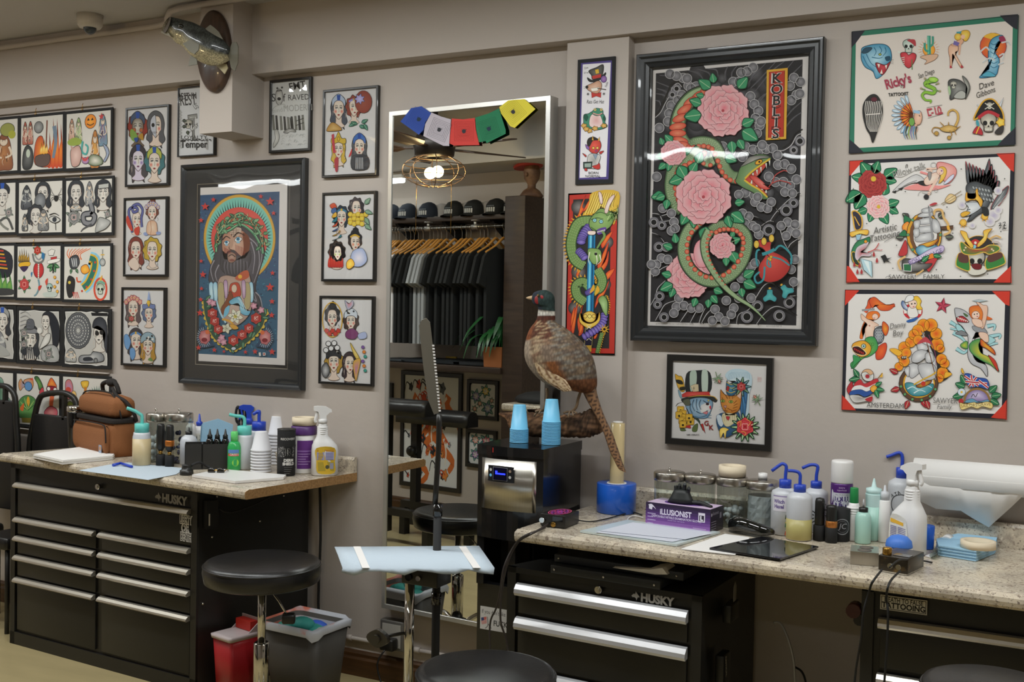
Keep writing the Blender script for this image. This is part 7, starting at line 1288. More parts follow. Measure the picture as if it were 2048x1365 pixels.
cable('black cable curling over the top of the brass-mottled supply',[T(1779,1136,ZR+.06),T(1800,1120,ZR+.062),T(1830,1122,ZR+.03),T(1850,1123,ZR+.006),T(1864,1126,ZR+.004)],.0028)
r,u=bot('rinse_cup','white cup with a domed blue lid behind the brass-mottled supply','cup',1797,1124,ZR,[('cup',WHT,[(23,0),(27,2),(26,24),(25,26)]),('dome_lid',mat('soft_blue','3f6fc0',.5),[(26,25),(26,28),(24,38),(16,46),(6,49),(0,49)])])
bot('blue_beaker','blue plastic cup behind the white cleaner spray bottle','cup',1853,1100,ZR,[('cup',BLUW,[(13,0),(13.5,1),(14.5,46),(13,47)])])
p=T(1866,1112,ZR+.012);q=T(1898,1080,ZR+.02);r_=thing('specimen_tube','clear bottle with a white lid lying on its side','bottle',p);b=MB();b.cyl((0,0,0),(q-p)*.8,.011,.015);b.build('bottle',JGL,r_);b=MB();b.cyl((q-p)*.8,q-p,.02,.02);b.build('lid',WHT,r_)
sheet('towel_stack','stack of folded light blue towels at the right of the counter','towels',[(1872,1098),(1935,1082),(1994,1094),(1990,1108),(1952,1124),(1876,1112)],ZR,.0048,LBLUE,n=7)
tape_on('cream masking tape roll on the stack of blue towels',away(T(1956,1097,ZR+.034),.006),32/ppm(T(1956,1097,ZR)),14/ppm(T(1956,1097,ZR)))
sheet('foil_sachet','torn white sachet in front of the blue towels','sachet',[(1850,1114),(1870,1106),(1874,1110),(1862,1117)],ZR,.003,WHT)
r=sheet('light_pad','pale glass-edged light pad lying on the right counter','light pad',[(1160,1066),(1255,1044),(1440,1068),(1353,1094)],ZR,.008,mat('light_pad','b9c4c4',.15))
for k,pts in enumerate(([(1192,1066),(1262,1048),(1412,1071),(1345,1085)],[(1200,1063),(1266,1046),(1425,1068),(1370,1080)])):sheet('stencil_paper',['loose drawing sheet on the light pad, lower','loose drawing sheet on the light pad, upper'][k],'paper',pts,ZR+.0085+k*.0022,.0012,SHEETW,'papers on the light pad')
a,c,d=T(1291,1050,ZR),T(1420,1068,ZR),T(1453,1060,ZR);e=c-a;e.z=0;l=e.length;f=.115;h=46/ppm(a)
r_=thing('glove_box','purple box of black disposable gloves on the right counter','box',a,atan2(e.y,e.x));GB=mat('box_purple','4a2c6c',.45);b=MB();b.box((0,0,0),(l,f,h),.002);b.build('carton',mat('box_dark','231c28',.45),r_)
A_=Art(plane_map((0,-.0004,h),(1,0,0),(0,0,1)));A_.crop(0,0,100/l);H_=h/l*100
for i in range(8):
 c_=['2c2138','352545','402b56','4c3066','5a3876','6c4487','805698','9a74ac'][i];A_.p([(0,H_*i/8),(100,H_*i/8),(100,H_*(i+1)/8),(0,H_*(i+1)/8)],c_);A_.d-=A_.step
A_.d+=A_.step*2;A_.t(47,15,8,'iLLUSiONiST','d0c8d8',bold=.03,sx=.8);A_.t(48,20,3.2,'DISPOSABLE NITRILE EXAMINATION GLOVES','c4b8d0',bold=.02,sx=.85);A_.t(48,23,1.8,'powder free - non sterile','b0a0c4');A_.p('82 6 92 6 92 19 82 19','cfc9d4');A_.p('83.4 9.6 90.6 9.6 90.6 17.6 83.4 17.6','2a2230');A_.t(87,16.4,6,'L','d8d4dc',bold=.06);A_.b('4 4 9 2 14 6 16 9 12 6','cfc9d4');A_.p('5 4 11 5 10 10 5 9','cfc9d4')
for i in range(4):A_.p([(3,15+i*4.6),(16-(i%2)*4,15+i*4.6),(16-(i%2)*4,16+i*4.6),(3,16+i*4.6)],'b8a8c8')
A_.p([(74,H_-5),(94,H_-5),(94,H_-4.4),(74,H_-4.4)],'c4b4cc');A_.build('printed_front',r_)
A_=Art(plane_map((l+.0004,0,h),(0,1,0),(0,0,1)));A_.crop(0,0,100/l);A_.t(18,9,5,'illusionist','8a8490',sx=.8,rot=0);A_.c(4,8,2.4,'8a8490');A_.p('32 8 38 8 38 16 32 16','77727c')
for i in range(4):A_.p([(3,18+i*3.4),(20,18+i*3.4),(20,19+i*3.4),(3,19+i*3.4)],'77727c')
A_.build('printed_end',r_)
A_=Art(plane_map((0,f,h+.0004),(1,0,0),(0,-1,0)))if 0 else Art(lambda x,y,d:V((x,f-y,h+.0004+d)));A_.p([(.003,.003),(l-.003,.003),(l-.003,f-.003),(.003,f-.003)],'b8a4bc');A_.b([(l*.2,f*.4),(l*.5,f*.25),(l*.8,f*.45),(l*.7,f*.75),(l*.3,f*.8)],'5a3a7a');A_.build('printed_top',r_)
GLV=mat('black_nitrile','191c1b',.5);r2=thing('disposable_glove','black glove pulled half out of the purple box','glove',T(1291,1050,ZR)+V((0,0,h+.001)),atan2(e.y,e.x));b=MB();u=1/ppm(a)
b.loft([[((62+q*cos(t)*1.)*u,(f*.5+q*.6*u*sin(t)),z*u)for t in[2*pi*i/12 for i in range(12)]]for q,z in((30,0),(24,10),(19,20),(16,25),(8,28))]);b.build('palm',GLV,r2)
for i,(x,z,x2,z2)in enumerate(((52,24,50,34),(57,26,60,37),(66,27,72,40),(74,24,82,33),(80,8,132,1.5))):
 b=MB();b.tube([(x*u,f*.5,(z-6)*u),((x+x2)/2*u,f*.5-.004,(z+z2)/2*u),(x2*u,f*.45-.004*i,z2*u)],lambda t:(5.5-2.2*t)*u,8);b.build('finger',GLV,r2)
r=sheet('blank_paper','white paper sheet under the black tablet','paper',[(1362,1100),(1450,1070),(1500,1077),(1470,1112)],ZR,.003,WHTM)
r=sheet('digital_tablet','black tablet lying face up on the right counter','tablet',[(1419,1100),(1522,1077),(1637,1097),(1560,1122)],ZR+.0035,.007,mat('tablet_glass','16161a',.05,coat=.3))
p=T(1495,1072,ZR);u=1/ppm(p);r_=thing('wrap_goggles','shiny black wraparound goggles behind the tablet','goggles',p+V((0,.02,.001)),rad(-12));b=MB()
b.loft([[(x*u,(w_*cos(t)+dy)*u,(h_*.5+h_*.5*sin(t)+z)*u)for t in[2*pi*i/14 for i in range(14)]]for x,w_,h_,z,dy in((-50,4,18,2,8),(-44,10,26,0,4),(-28,15,34,0,-2),(-10,14,30,4,-6),(8,13,28,3,-8),(26,13,24,2,-6),(42,10,18,3,0),(50,5,10,5,6))]);b.build('shell',SMOKE,r_)
b=MB();b.tube([(-46*u,10*u,14*u),(-20*u,46*u,10*u),(20*u,50*u,8*u),(46*u,10*u,10*u)],2.4*u,6);b.build('strap',BLKM,r_)
p0_,p1_=W(1828,958,-.06),W(2060,965,-.06);R_=.052;z0=W(1840,917,-.06).z-R_;xl=p0_.x;r_=thing('exam_paper_roll','white exam paper roll on the wall with a torn hanging end','paper roll',(xl,-.06,z0));b=MB((xl,-.06,z0));b.cyl((xl,-.06,z0),(.62,-.06,z0),R_,n=36);b.build('roll',WHTM,r_)
b=MB((xl,-.06,z0));pts=[(1828,975),(1832,1000),(1870,1020),(1920,1024),(1945,1042),(1975,1060),(1990,1046),(2022,1016),(2048,990),(2110,980)];top=[(xl+.003+i*(W(2110,980,-.112).x-xl)/9,-.06-R_*1.004,z0)for i in range(10)]
b.loft([[V(q)for q in top],[V((W(x,y,-.1).x,-.112+.07*min(1,max(0,(y-965)/95))-.003*(i%2),W(x,y,-.09).z))for i,(x,y)in enumerate(pts)]],False,False);o=b.build('torn_sheet',WHTM,r_);md=o.modifiers.new('s','SOLIDIFY');md.thickness=.0006
b=MB((xl,-.06,z0));b.box((xl-.008,-.065,z0-.02),(xl-.002,0,z0+.02));b.build('bracket',BLK,r_)
for k,(pa,pb,zb,lb)in enumerate((((1100,1150),(1322,1185),zt1,'lower black slim case lying on the tool chest under the counter'),((1108,1116),(1370,1150),zt1+.03,'upper black slim case lying on the tool chest under the counter'))):
 y0=[-.60,-.56][k];a,c=W(*pa,y0),W(*pb,y0-.012);r=thing('slim_case',lb,'case',(a.x,y0,zb),rad(-3),'slim black cases under the counter');l=c.x-a.x;b=MB();b.box((0,0,.001),(l,.3,.029),.004);b.build('shell',mat('charcoal','26292c',.45),r)
 for s_ in(.04,.5,.95):b=MB();b.sph((l*s_,-.001,.015),.0045,8,6);b.build('rivet',CHROME,r)
b=MB(W(1260,1150,-.6));a=W(1225,1136,-.61);c=W(1330,1150,-.61);b.prism([W(1225,1136,-.60),W(1300,1140,-.605),W(1325,1137,-.605),W(1335,1150,-.605),W(1310,1150,-.6)],(0,.1,-.001));tag(b.build('paper_scrap',WHTM),'crumpled white paper sticking out between the slim cases','paper')
xs=B1.x+.022
r_=thing('power_adapter','black power adapter with a white printed tag on the side of the right chest','adapter',(xs,-.42,.62));b=MB();b.box((0,-.05,0),(.03,.05,.06),.005);b.build('case',BLK,r_);b=MB();b.prism([(.031,-.03,.07),(.031,-.03,.12),(.031,-.015,.135),(.031,.0,.12),(.031,.0,.07)],(.001,0,0));b.build('tag',mat('tag_grey','77736e',.6),r_)
r_=thing('power_adapter','black adapter with a printed stripe lower on the side of the right chest','adapter',(xs,-.5,.42));b=MB();b.box((0,-.04,0),(.03,.04,.11),.005);b.build('case',BLK,r_);A_=Art(plane_map((.0305,-.02,.09),(0,1,0),(0,0,1)));A_.t(0,.02,.012,'CRITICAL','b0aca4',rot=80,bold=.03);A_.build('printed_name',r_)
a=W(1548,1246,-.25);cable('white cable plugged in under the right counter and hanging down',[a,W(1562,1249,-.27),W(1578,1285,-.3),W(1588,1330,-.3),W(1590,1400,-.3)],.004,mat('grey_cable','9a9894',.5))
a=W(1604,1345,-.2);cable('black cable drooping low under the right counter',[W(1590,1335,-.2),W(1604,1345,-.22),W(1612,1370,-.2),W(1614,1420,-.2)],.004)
p=W(1712,1216,-.56);r_=thing('clamp_knob','dark red clamp knob beside the sticker chest','clamp',p);b=MB();b.cyl((0,0,0),(0,-.05,0),.022,n=12);b.build('knob',mat('dark_red','3a1412',.4),r_);b=MB();b.cyl((.012,-.01,-.035),(.012,.08,-.035),.018,n=12);b.build('barrel',BLK,r_)
x0,x1,z0,z1=W(776,222,MIRY+.018).x,W(1105,195,MIRY-.018).x,.34,2.494
r_=thing('wall_mirror','tall wall mirror in a slim silver frame reflecting the clothes rail','mirror',((x0+x1)/2,MIRY,z0),-MPSI);o=V((r_.location.x,0,z0));o.y=MIRY
b=MB(o);ringloft(b,[(0,.03),(0,.092),(.001,.093),(.019,.093),(.02,.092),(.02,.083)],x0,x1,z0,z1,0);b.build('frame',ALU,r_)
b=MB(o);b.quad((x0+.019,MIRY,z0+.019),(x1-.019,MIRY,z0+.019),(x1-.019,MIRY,z1-.019),(x0+.019,MIRY,z1-.019));b.build('mirror_glass',mat('mirror_silver','d8dad6',0.,1.,k=1.05),r_)
b=MB(o);b.box((x0+.004,-.08,z0+.004),(x1-.004,-.03,z1-.004));b.build('backing',BLKM,r_)
FL=[('blue','2a4590',[(225,240),(345,90),(460,70),(570,150),(500,250),(480,330),(430,385)]),('white','a9a2aa',[(570,140),(680,185),(785,215),(770,420),(765,510),(700,508),(480,400),(500,270)]),('red','b83a34',[(795,205),(920,215),(1050,200),(1060,330),(1100,500),(820,505),(765,480)]),('green','1f6a48',[(1055,195),(1200,150),(1315,95),(1390,330),(1390,375),(1180,480),(1170,455),(1095,470),(1065,330)]),('yellow','c9bc3c',[(1320,80),(1420,5),(1600,-10),(1720,100),(1490,310),(1440,290),(1340,150)])]
for i,(nm,c,pg)in enumerate(FL):
 off=.012+.003*(i%2);P=[MP(760+x/5.535,200+y/5.535,off)for x,y in pg];cen=sum(P,V((0,0,0)))/len(P);b=MB(cen);b.prism(P,MN*-.0015);r=tag(b.build('prayer_flag',mat('flag_'+nm,c,.85,bump=(200,.1))),nm+' prayer flag hanging over the top of the mirror','flag','prayer flags on the mirror')
 A=Art((lambda cen,q:lambda x,yy,d:MP(760+x/5.535,200+yy/5.535,q)+MN*d-cen)(cen,off+.0004));mx,my=sum(p[0]for p in pg)/len(pg),sum(p[1]for p in pg)/len(pg);k='2a2a30' if nm in('white','yellow','red')else '14283a';rot=[30,22,0,-18,-40][i];A.at(mx,my,1,1,rot)
 for q in(105,88,72,56):A.s([(-q,-q),(q,-q),(q,q),(-q,q)],k if nm=='white' else{'yellow':'8d842a','red':'7a2420','green':'124a30','blue':'1c3070'}[nm],3,closed=True,sm=0)
 for j in range(-3,4):A.s([(-48,j*14+4),(48,j*14+4)],{'white':'77727a','yellow':'8d842a','red':'8a2a26','green':'145238','blue':'1f3478'}[nm],3,sm=0)
 A.b('-22 -8 0 -24 20 -6 12 18 -14 20',k);A.s('-24 -20 -4 -4 26 -22',k,6);A.build('print',r)
def silloft(pairs,yf,ky,colf,name,m,parent=None,org=(0,0,0),n=26,sub=4,tag_=None,jit=0.):
 """body from silhouette pairs (photo points); colf(t, angle) -> hex"""
 q=spline([V((a,b_,0))for a,b_,c,d in pairs],False,sub);w=spline([V((c,d,0))for a,b_,c,d in pairs],False,sub);b=MB(org);rings=[];rr=random.Random(len(pairs));N=len(q)
 for i in range(N):
  y=yf(i/(N-1));A_,B_=W(q[i].x,q[i].y,y),W(w[i].x,w[i].y,y);c=(A_+B_)/2;e=(B_-A_)/2;k=V((0,-e.length*(ky(i/(N-1))if callable(ky)else ky),0))
  rings.append([c+e*cos(2*pi*j/n)*(1+rr.uniform(-jit,jit))+k*sin(2*pi*j/n)*(1+rr.uniform(-jit,jit))for j in range(n)])
 rv=b.loft(rings);L=b.bm.loops.layers.float_color.new('ink');ix={}
 for i,r in enumerate(rv):
  for j,v in enumerate(r):ix[v]=C(colf(i/(N-1),2*pi*j/n))
 for f in b.bm.faces:
  for l in f.loops:l[L]=ix[l.vert]
 return b.build(name,m,parent)
def inkvar(name,ro,sc_,amt,coat=0.,mp=(1,1,1)):
 m=INK.copy();m.name=name;nt=m.node_tree;bs=nt.nodes['Principled BSDF'];bs.inputs['Roughness'].default_value=ro;bs.inputs['Coat Weight'].default_value=coat
 tc=nt.nodes.new('ShaderNodeTexCoord');mpn=nt.nodes.new('ShaderNodeMapping');mpn.inputs['Scale'].default_value=mp;v=nt.nodes.new('ShaderNodeTexVoronoi');v.inputs['Scale'].default_value=sc_;r=nt.nodes.new('ShaderNodeValToRGB');r.color_ramp.elements[0].position=.2;r.color_ramp.elements[1].position=.7;r.color_ramp.elements[0].color=(1+amt,)*3+(1,);r.color_ramp.elements[1].color=(1-amt,)*3+(1,)
 mx=nt.nodes.new('ShaderNodeMix');mx.data_type='RGBA';mx.blend_type='MULTIPLY';mx.inputs[0].default_value=1;a=[k for k in nt.nodes if k.type=='ATTRIBUTE'][0]
 for s_,d in((tc.outputs['Object'],mpn.inputs[0]),(mpn.outputs[0],v.inputs['Vector']),(v.outputs['Distance'],r.inputs[0]),(a.outputs['Color'],mx.inputs[6]),(r.outputs[0],mx.inputs[7]),(mx.outputs[2],bs.inputs['Base Color'])):nt.links.new(s_,d)
 return m
FEA=inkvar('feathers',.75,110,.28,0,(1,1,.55));SCL=inkvar('fish_skin',.28,160,.35,.4);WOODM=inkvar('driftwood_grain',.85,45,.5,0,(.25,1,1.4))
def px_(ox,oy,k,l):return[(ox+a/k,oy+b_/k,ox+c/k,oy+d/k)for a,b_,c,d in l]
yq=-.2155;c0=W(310+570/4.709,490/4.709,yq);r_=thing('plaque','dark oval wooden plaque on the boxed column behind the fish','plaque',c0);b=MB(c0)
ov=lambda s_,y:[V((c0.x+s_*.1*cos(2*pi*i/40)+.0,y,c0.z+s_*.185*sin(2*pi*i/40)-.02*s_*cos(2*pi*i/40)))for i in range(40)]
b.loft([ov(1,yq),ov(1,yq-.014),ov(.9,yq-.026),ov(.0,yq-.026)],False);b.build('board',mat('plaque_wood','33261f',.35,noise=(8,'4a362a',.3,.7,(6,6,1)),coat=.2),r_)
r_=thing('mounted_fish','mounted bass with open mouth on the dark oval plaque','fish',W(420,85,-.33));o=r_.location
def fc(t,a):
 u=cos(a)
 if t<.12:return '8d8675' if u>-.4 else '3f4038'
 if u<-.25:return '3a3d3a' if(t*37+u*4)%1>.3 else '2a2c2a'
 if u<.1:return '5a5d5c' if(t*31)%1>.45 else '262826'
 return '9a9072' if u>.35 else '77725a'
fy=lambda t:-.40+.12*t
silloft(px_(310,0,4.709,[(152,160,78,300),(165,162,100,318),(210,172,150,352),(270,188,205,408),(345,206,262,440),(420,240,330,515),(500,282,410,575),(580,330,500,615),(640,372,580,618),(690,430,650,595),(715,470,695,570)]),fy,lambda t:.42 if t>.1 else.5,fc,'body',SCL,r_,o)
b=MB(o);P=lambda x,y,d:W(310+x/4.709,y/4.709,d)
b.loft([[P(115+sx*cos(t)*.5-30*sin(t)*.9,235+78*sin(t),-.402-.001*k)for t in[2*pi*i/16 for i in range(16)]]for k,sx in((0,46),(6,40))]);b.build('mouth',mat('fish_mouth','4a4034',.5),r_)
b=MB(o);b.prism([P(x,y,-.4)for x,y in((55,300),(80,278),(130,268),(120,300),(150,345),(90,325))],(0,.05,0));b.build('lower_jaw',mat('jaw','77705c',.4),r_)
FIN=mat('fin','5a5748',.5)
for nm,pg,y in(('tail_fin',((690,500),(725,400),(765,395),(782,440),(780,590),(750,668),(715,640)),-.285),('anal_fin',((570,612),(670,600),(685,640),(655,698),(620,660)),-.27),('pectoral_fin',((335,520),(390,555),(398,605),(312,622)),-.4),('dorsal_fin',((470,275),(520,232),(560,262),(600,300),(640,372),(560,330)),-.335),('gill_fin',((260,410),(330,375),(415,420),(410,470),(370,510),(320,480)),-.445)):b=MB(o);b.prism([P(x,yy,y)for x,yy in pg],(0,.004,0));b.build(nm,FIN if nm!='anal_fin' else mat('pale_fin','a09674',.5),r_)
b=MB(o);b.sph(P(245,245,-.445),.012,10,7);b.build('eye',SMOKE,r_)
DX,DY,DW,DD,DH=-1.99,-.44,.272,.335,1.145
r_=thing('water_dispenser','black water dispenser with a steel front panel beside the mirror','water dispenser',(DX,DY,0));GB2=mat('gloss_black_abs','131314',.14,coat=.3)
def cav(d0,d1,z0,z1,m,nm,inset=0.,bow=.02,xr=0.):
 b=MB();n=12;pr=[(inset+(DW-xr-2*inset)*i/n,d0-bow*(1-(2*i/n-1)**2))for i in range(n+1)];b.loft([[(x,y,z)for x,y in pr]+[(DW-xr-inset,d1,z),(inset,d1,z)]for z in(z0,z1)],True,sm=False);return b.build(nm,m,r_)
cav(.05,DD,.0,.62,BLKG,'lower_body',.004,.0,.1);cav(.0,DD,.0,.06,BLKG,'foot',.002,0.,.1);cav(.012,DD,.35,.62,GB2,'drip_housing',.0,0.,.1);cav(.14,DD,.62,.8,BLKM,'dispensing_recess',.0,0.,.1);cav(.0,DD,.8,DH-.035,GB2,'upper_body');cav(-.006,DD+.003,DH-.035,DH,GB2,'top_cover',-.002)
for xa in(0,DW-.14):b=MB();b.box((xa,.002,.62),(xa+.03,.14,.8));b.build('cheek',GB2,r_)
zf=lambda py:W(1020,py,DY-.02).z;f=lambda x:(lambda s_:-.0215*(1-(2*s_-1)**2)-.002)(x/DW);b=MB();n=14;xa,xb,za,zb=.022,DW-.024,zf(1023),zf(921)
b.loft([[(xa+(xb-xa)*i/n,f(xa+(xb-xa)*i/n)-d,z)for i in range(n+1)]for z,d in((za,.0),(zb,.0))],False,False,sm=True);o_=b.build('steel_panel',STEEL,r_);md=o_.modifiers.new('s','SOLIDIFY');md.thickness=.002
us=1/ppm(V((DX+.12,DY,1)));A=Art(lambda x,y,d:V((.055+x*us,f(.055+x*us)-d-.0045,zf(934)-y*us)));A.b('0 4 4 0 55 0 59 4 59 28 55 32 4 32 0 28','16171b',n=2);A.s('12 3 45 3 45 29 12 29','8a8c94',1,closed=True,sm=0)
for x,y,c in((6,9,'b4b4b4'),(6,20,'6ab4f0'),(51,9,'8a7868'),(51,21,'b4b4b4')):A.c(x,y,3,c)
A.build('control_panel',r_)
b=MB();b.quad(*[(.055+x*us,f(.055+x*us)-.0062,zf(934)-y*us)for x,y in((13,28),(44,28),(44,4),(13,4))]);b.build('display',mat('display_navy','0a0a24',.2),r_)
b=MB();b.quad(*[(.055+x*us,f(.055+x*us)-.0068,zf(934)-y*us)for x,y in((20,17),(41,17),(41,14),(20,14))]);b.quad(*[(.055+x*us,f(.055+x*us)-.0070,zf(934)-y*us)for x,y in((18,17),(23,17),(23,10),(18,10))]);b.build('lit_digits',mat('blue_led','1820ff',.3,em=('1c28ff',2.)),r_)
b=MB();x=W(994,890,DY).x-DX;b.box((x-.006,-.022,DH-.024),(x+.006,-.004,DH-.006));b.build('hot_button',mat('red_button','b02a20',.4),r_)
s_=W(961,1212,DY+.012);A=Art(plane_map((s_.x-DX,.0112,s_.z),(1,0,0),(0,0,1)));A.crop(0,0,1/(1/ppm(s_)));A.p('0 0 62 0 62 46 0 46','b9b7b4');A.t(30,14,8.5,"If you don't like",'33302e',sx=.72);A.t(46,36,11,'FUCK','33302e',sx=.8,bold=.02);A.p('2 24 14 20 15 33 4 37','b05a54');A.p('2 24 8 22 9 28 3 30','33406a')
for i in range(3):A.s([(4+i*0,31+i*2.2),(14,26.5+i*2.4)],'c4c0bc',.8,sm=0)
A.s('16 20 18 36 12 44','5a5458',1.4);A.s('18 34 26 42','5a5458',1.4);A.build('notice',r_)
CUPB=mat('cup_blue','68aed0',.4)
cups(1038,887,DH+.001,11,12.5,18.5,50,2.6,CUPB,'light blue plastic cup in the left stack on the dispenser','blue cups on the dispenser',name='plastic_cup');cups(1102,891,DH+.001,19,12.5,18.8,46,2.5,CUPB,'light blue plastic cup in the right stack on the dispenser','blue cups on the dispenser',name='plastic_cup')
BY=-.235
r_=thing('driftwood','rough piece of brown driftwood on top of the dispenser','driftwood',W(1100,860,BY));rr=random.Random(2)
silloft(px_(980,760,6.204,[(112,410,114,440),(200,408,205,500),(300,402,260,620),(450,408,400,690),(640,424,560,715),(800,432,720,715),(920,440,900,712),(1050,430,1050,716),(1160,402,1180,714),(1260,350,1290,700),(1345,410,1385,660),(1385,480,1395,610)]),lambda t:BY+.02,.5,lambda t,a:['6a4c34','553a28','7a5a40','44301f'][rr.randrange(4)]if t<.6 else['4a3524','33251a','5a4230'][rr.randrange(3)],'driftwood_log',WOODM,r_,r_.location,22,5,jit=.1)
r_=thing('pheasant','stuffed cock pheasant standing on the driftwood by the mirror','bird',W(1130,830,BY));o=r_.location;K1=(1000,540,4.265);rb=random.Random(12)
def bc(t,a):
 u,v=cos(a),sin(a)
 if t<.30:return '22302e' if u>-.2 else '252a34'
 if t<.345:return 'a9a59c'
 if t<.40:return '44241a'
 if t<.56 and u<.35:return['4a2a1c','4a2a1c','8a7458'][rb.randrange(3)]if u>-.55 else '6a3c22'
 if u<-.5:return '8a7c6c'
 if t>.82 and u>.2:return '57351f'
 if u>.25:return['5c4c3c','6a5a48','4c4038','6a655c'][rb.randrange(4)]
 if t>.6 and u>-.2:return '6a4022' if t>.7 else '6a5a4c'
 return['8a7860','6a5240'][rb.randrange(2)]
silloft(px_(*K1,[(350,174,392,172),(305,188,430,192),(284,212,455,224),(278,258,462,260),(292,290,462,300),(328,312,464,330),(326,360,467,370),(318,410,468,404),(302,446,474,448),(262,500,545,490),(238,560,612,540),(222,630,680,600),(218,700,735,660),(228,770,775,730),(262,840,800,800),(320,910,815,880),(390,965,822,950),(490,1005,820,1000),(600,1030,800,1040),(680,1040,760,1060)]),lambda t:BY,lambda t:.8 if t<.3 else.62,bc,'body',FEA,r_,o,30,4)
def tc_(t,a):k=(t*24-abs(cos(a))*.5)%1;return '2a1d16' if k<.26 else('77573c' if abs(cos(a))<.6 else '5c4430')
silloft(px_(980,760,6.204,[(1110,20,1315,20),(1150,150,1325,150),(1225,300,1360,280),(1300,430,1400,400),(1370,560,1455,530),(1415,680,1520,660),(1455,800,1565,790),(1490,900,1610,920),(1540,1000,1650,1040),(1600,1110,1680,1120),(1685,1150,1690,1160)]),lambda t:BY-.05*t,.3,tc_,'tail',INK,r_,o,20,6)
def wc(t,a):return['a08c70','5a3a24','8d7656','b09c80'][(int(a*7+t*2)+rb.randrange(2))%4]
silloft(px_(*K1,[(290,690,350,660),(285,740,440,690),(300,820,490,800),(330,890,530,900),(400,960,575,960),(480,1010,605,1010),(540,1042,612,1035)]),lambda t:BY-.068,.2,wc,'wing',INK,r_,o,30,5)
b=MB(o);P=lambda x,y,d=0:W(1000+x/4.265,540+y/4.265,BY+d);b.loft([[P(285+x,240+q*sin(t),-.008*cos(t)*q/20)for t in[2*pi*i/10 for i in range(10)]]for x,q in((10,26),(-15,20),(-45,12),(-62,4))]);b.build('beak',mat('horn','a98e6c',.35),r_)
b=MB(o);b.sph(P(325,255,-.031),.016,12,8,(1,.35,1.15));b.sph(P(352,238,-.033),.01,10,7,(1,.3,1));b.build('face_wattle',mat('wattle_red','7a1c1e',.5),r_)
b=MB(o);b.sph(P(325,220,-.0375),.0048,10,7);b.build('eye',BRASS,r_);b=MB(o);b.sph(P(325,220,-.0412),.0026,8,6);b.build('pupil',SMOKE,r_)
LEG=mat('bird_leg','6a543c',.6)
for pts,toes in(([(400,1010),(402,1080),(392,1130),(365,1205)],[(300,1212),(290,1250),(330,1232)]),([(690,1030),(665,1110),(650,1170),(610,1215)],[(540,1222),(580,1262),(625,1250),(655,1225)])):
 b=MB(o);b.tube([P(x,y)for x,y in pts],.006,8)
 for x,y in toes:b.tube([P(*pts[-1]),P((pts[-1][0]+x)/2,min(pts[-1][1],y)-4,-.012),P(x,y,-.02)],.004,6)
 b.build('leg',LEG,r_)
def stool(label,c,R_,th,base=True,rot=0.):
 r=thing('stool',label,'stool',(c.x,c.y,0),rot,'round black stools');z=c.z;b=MB();b.lathe([(R_*.9,z-th),(R_*.97,z-th*.9),(R_,z-th*.5),(R_*.99,z-th*.22),(R_*.95,z-th*.06),(R_*.86,z),(0,z+.004)],n=48);b.build('seat',VINYL,r)
 b=MB();b.lathe([(R_*.985,z-th*.25),(R_*1.002,z-th*.2),(R_*.985,z-th*.15)],n=48);b.build('piping',VINYL,r)
 b=MB();b.lathe([(.016,.3),(.016,z-th)]);b.build('gas_lift',CHROME,r);b=MB();b.lathe([(.03,.1),(.03,.34),(.026,.345)]);b.build('column',CHROME,r);b=MB();b.lathe([(.055,.06),(.06,.075),(.055,.12),(.035,.13)]);b.box((-.045,-.04,z-th-.02),(.045,.04,z-th));b.build('hub',BLK,r)
 for k in range(5):
  a=2*pi*k/5+.5;d=lambda q,h:(q*cos(a),q*sin(a),h);b=MB();b.tube([d(.04,.095),d(.13,.118),d(.21,.112),d(.25,.08),d(.255,.05)],.013,8);b.build('leg',CHROME,r);b=MB();b.cyl((d(.255,.0)[0]-.012*sin(a),d(.255,0)[1]+.012*cos(a),.026),(d(.255,0)[0]+.012*sin(a),d(.255,0)[1]-.012*cos(a),.026),.025,n=14);b.build('caster',BLK,r)
 b=MB();b.tube([(.02,-.02,z-th-.01),(.07,-.06,z-th-.06),(.1,-.09,z-th-.1)],.004,6,0);b.build('lever',CHROME,r);b=MB();b.box((.085,-.115,z-th-.135),(.135,-.07,z-th-.1),.008);b.build('lever_paddle',BLK,r);return r
c=W(525,1121,-.72);stool('round black stool in front of the wide tool chest',c,117/ppm(c),.085,rot=.6);c=T(972,1338,.6);stool('round black stool at the bottom of the view before the mirror',c,142/ppm(c),.085,rot=.2);c=W(1988,1368,-1.2);stool('round black stool cut off at the bottom right corner',c,140/ppm(c),.085)
ZT=.83;TP=[T(678,1097,ZT),T(952,1096,ZT),T(978,1132,ZT),T(692,1132,ZT)];tc0=sum(TP,V((0,0,0)))/4;pb_=T(818,1180,.78)
r_=thing('tray_stand','instrument tray stand on a steel pole in front of the mirror','tray stand',(tc0.x,tc0.y,0));o=V(r_.location);b=MB(o);b.prism([p-V((0,0,.012))for p in TP],(0,0,.01));b.build('tray',STEEL,r_)
w0,w1=W(803,1143,tc0.y-.03),W(874,1178,tc0.y-.03);b=MB(o);b.box((w0.x,tc0.y-.03,w1.z),(w1.x,tc0.y+.06,ZT-.013),.003);b.build('bracket',BLK,r_);b=MB(o);p=W(818,1155,tc0.y-.03);b.cyl(p,p+V((0,-.006,0)),.012);b.build('bolt',BLKG,r_);p=W(839,1157,tc0.y-.03);b=MB(o);b.cyl(p,p+V((0,-.012,0)),.008);b.build('thumb_screw',CHROME,r_)
pp=W(819,1200,tc0.y+.015);b=MB(o);b.cyl((pp.x,pp.y,.35),(pp.x,pp.y,w1.z+.01),.0165);b.build('inner_pole',CHROME,r_);b=MB(o);b.cyl((pp.x,pp.y,.02),(pp.x,pp.y,.36),.021);b.build('outer_pole',STEEL,r_)
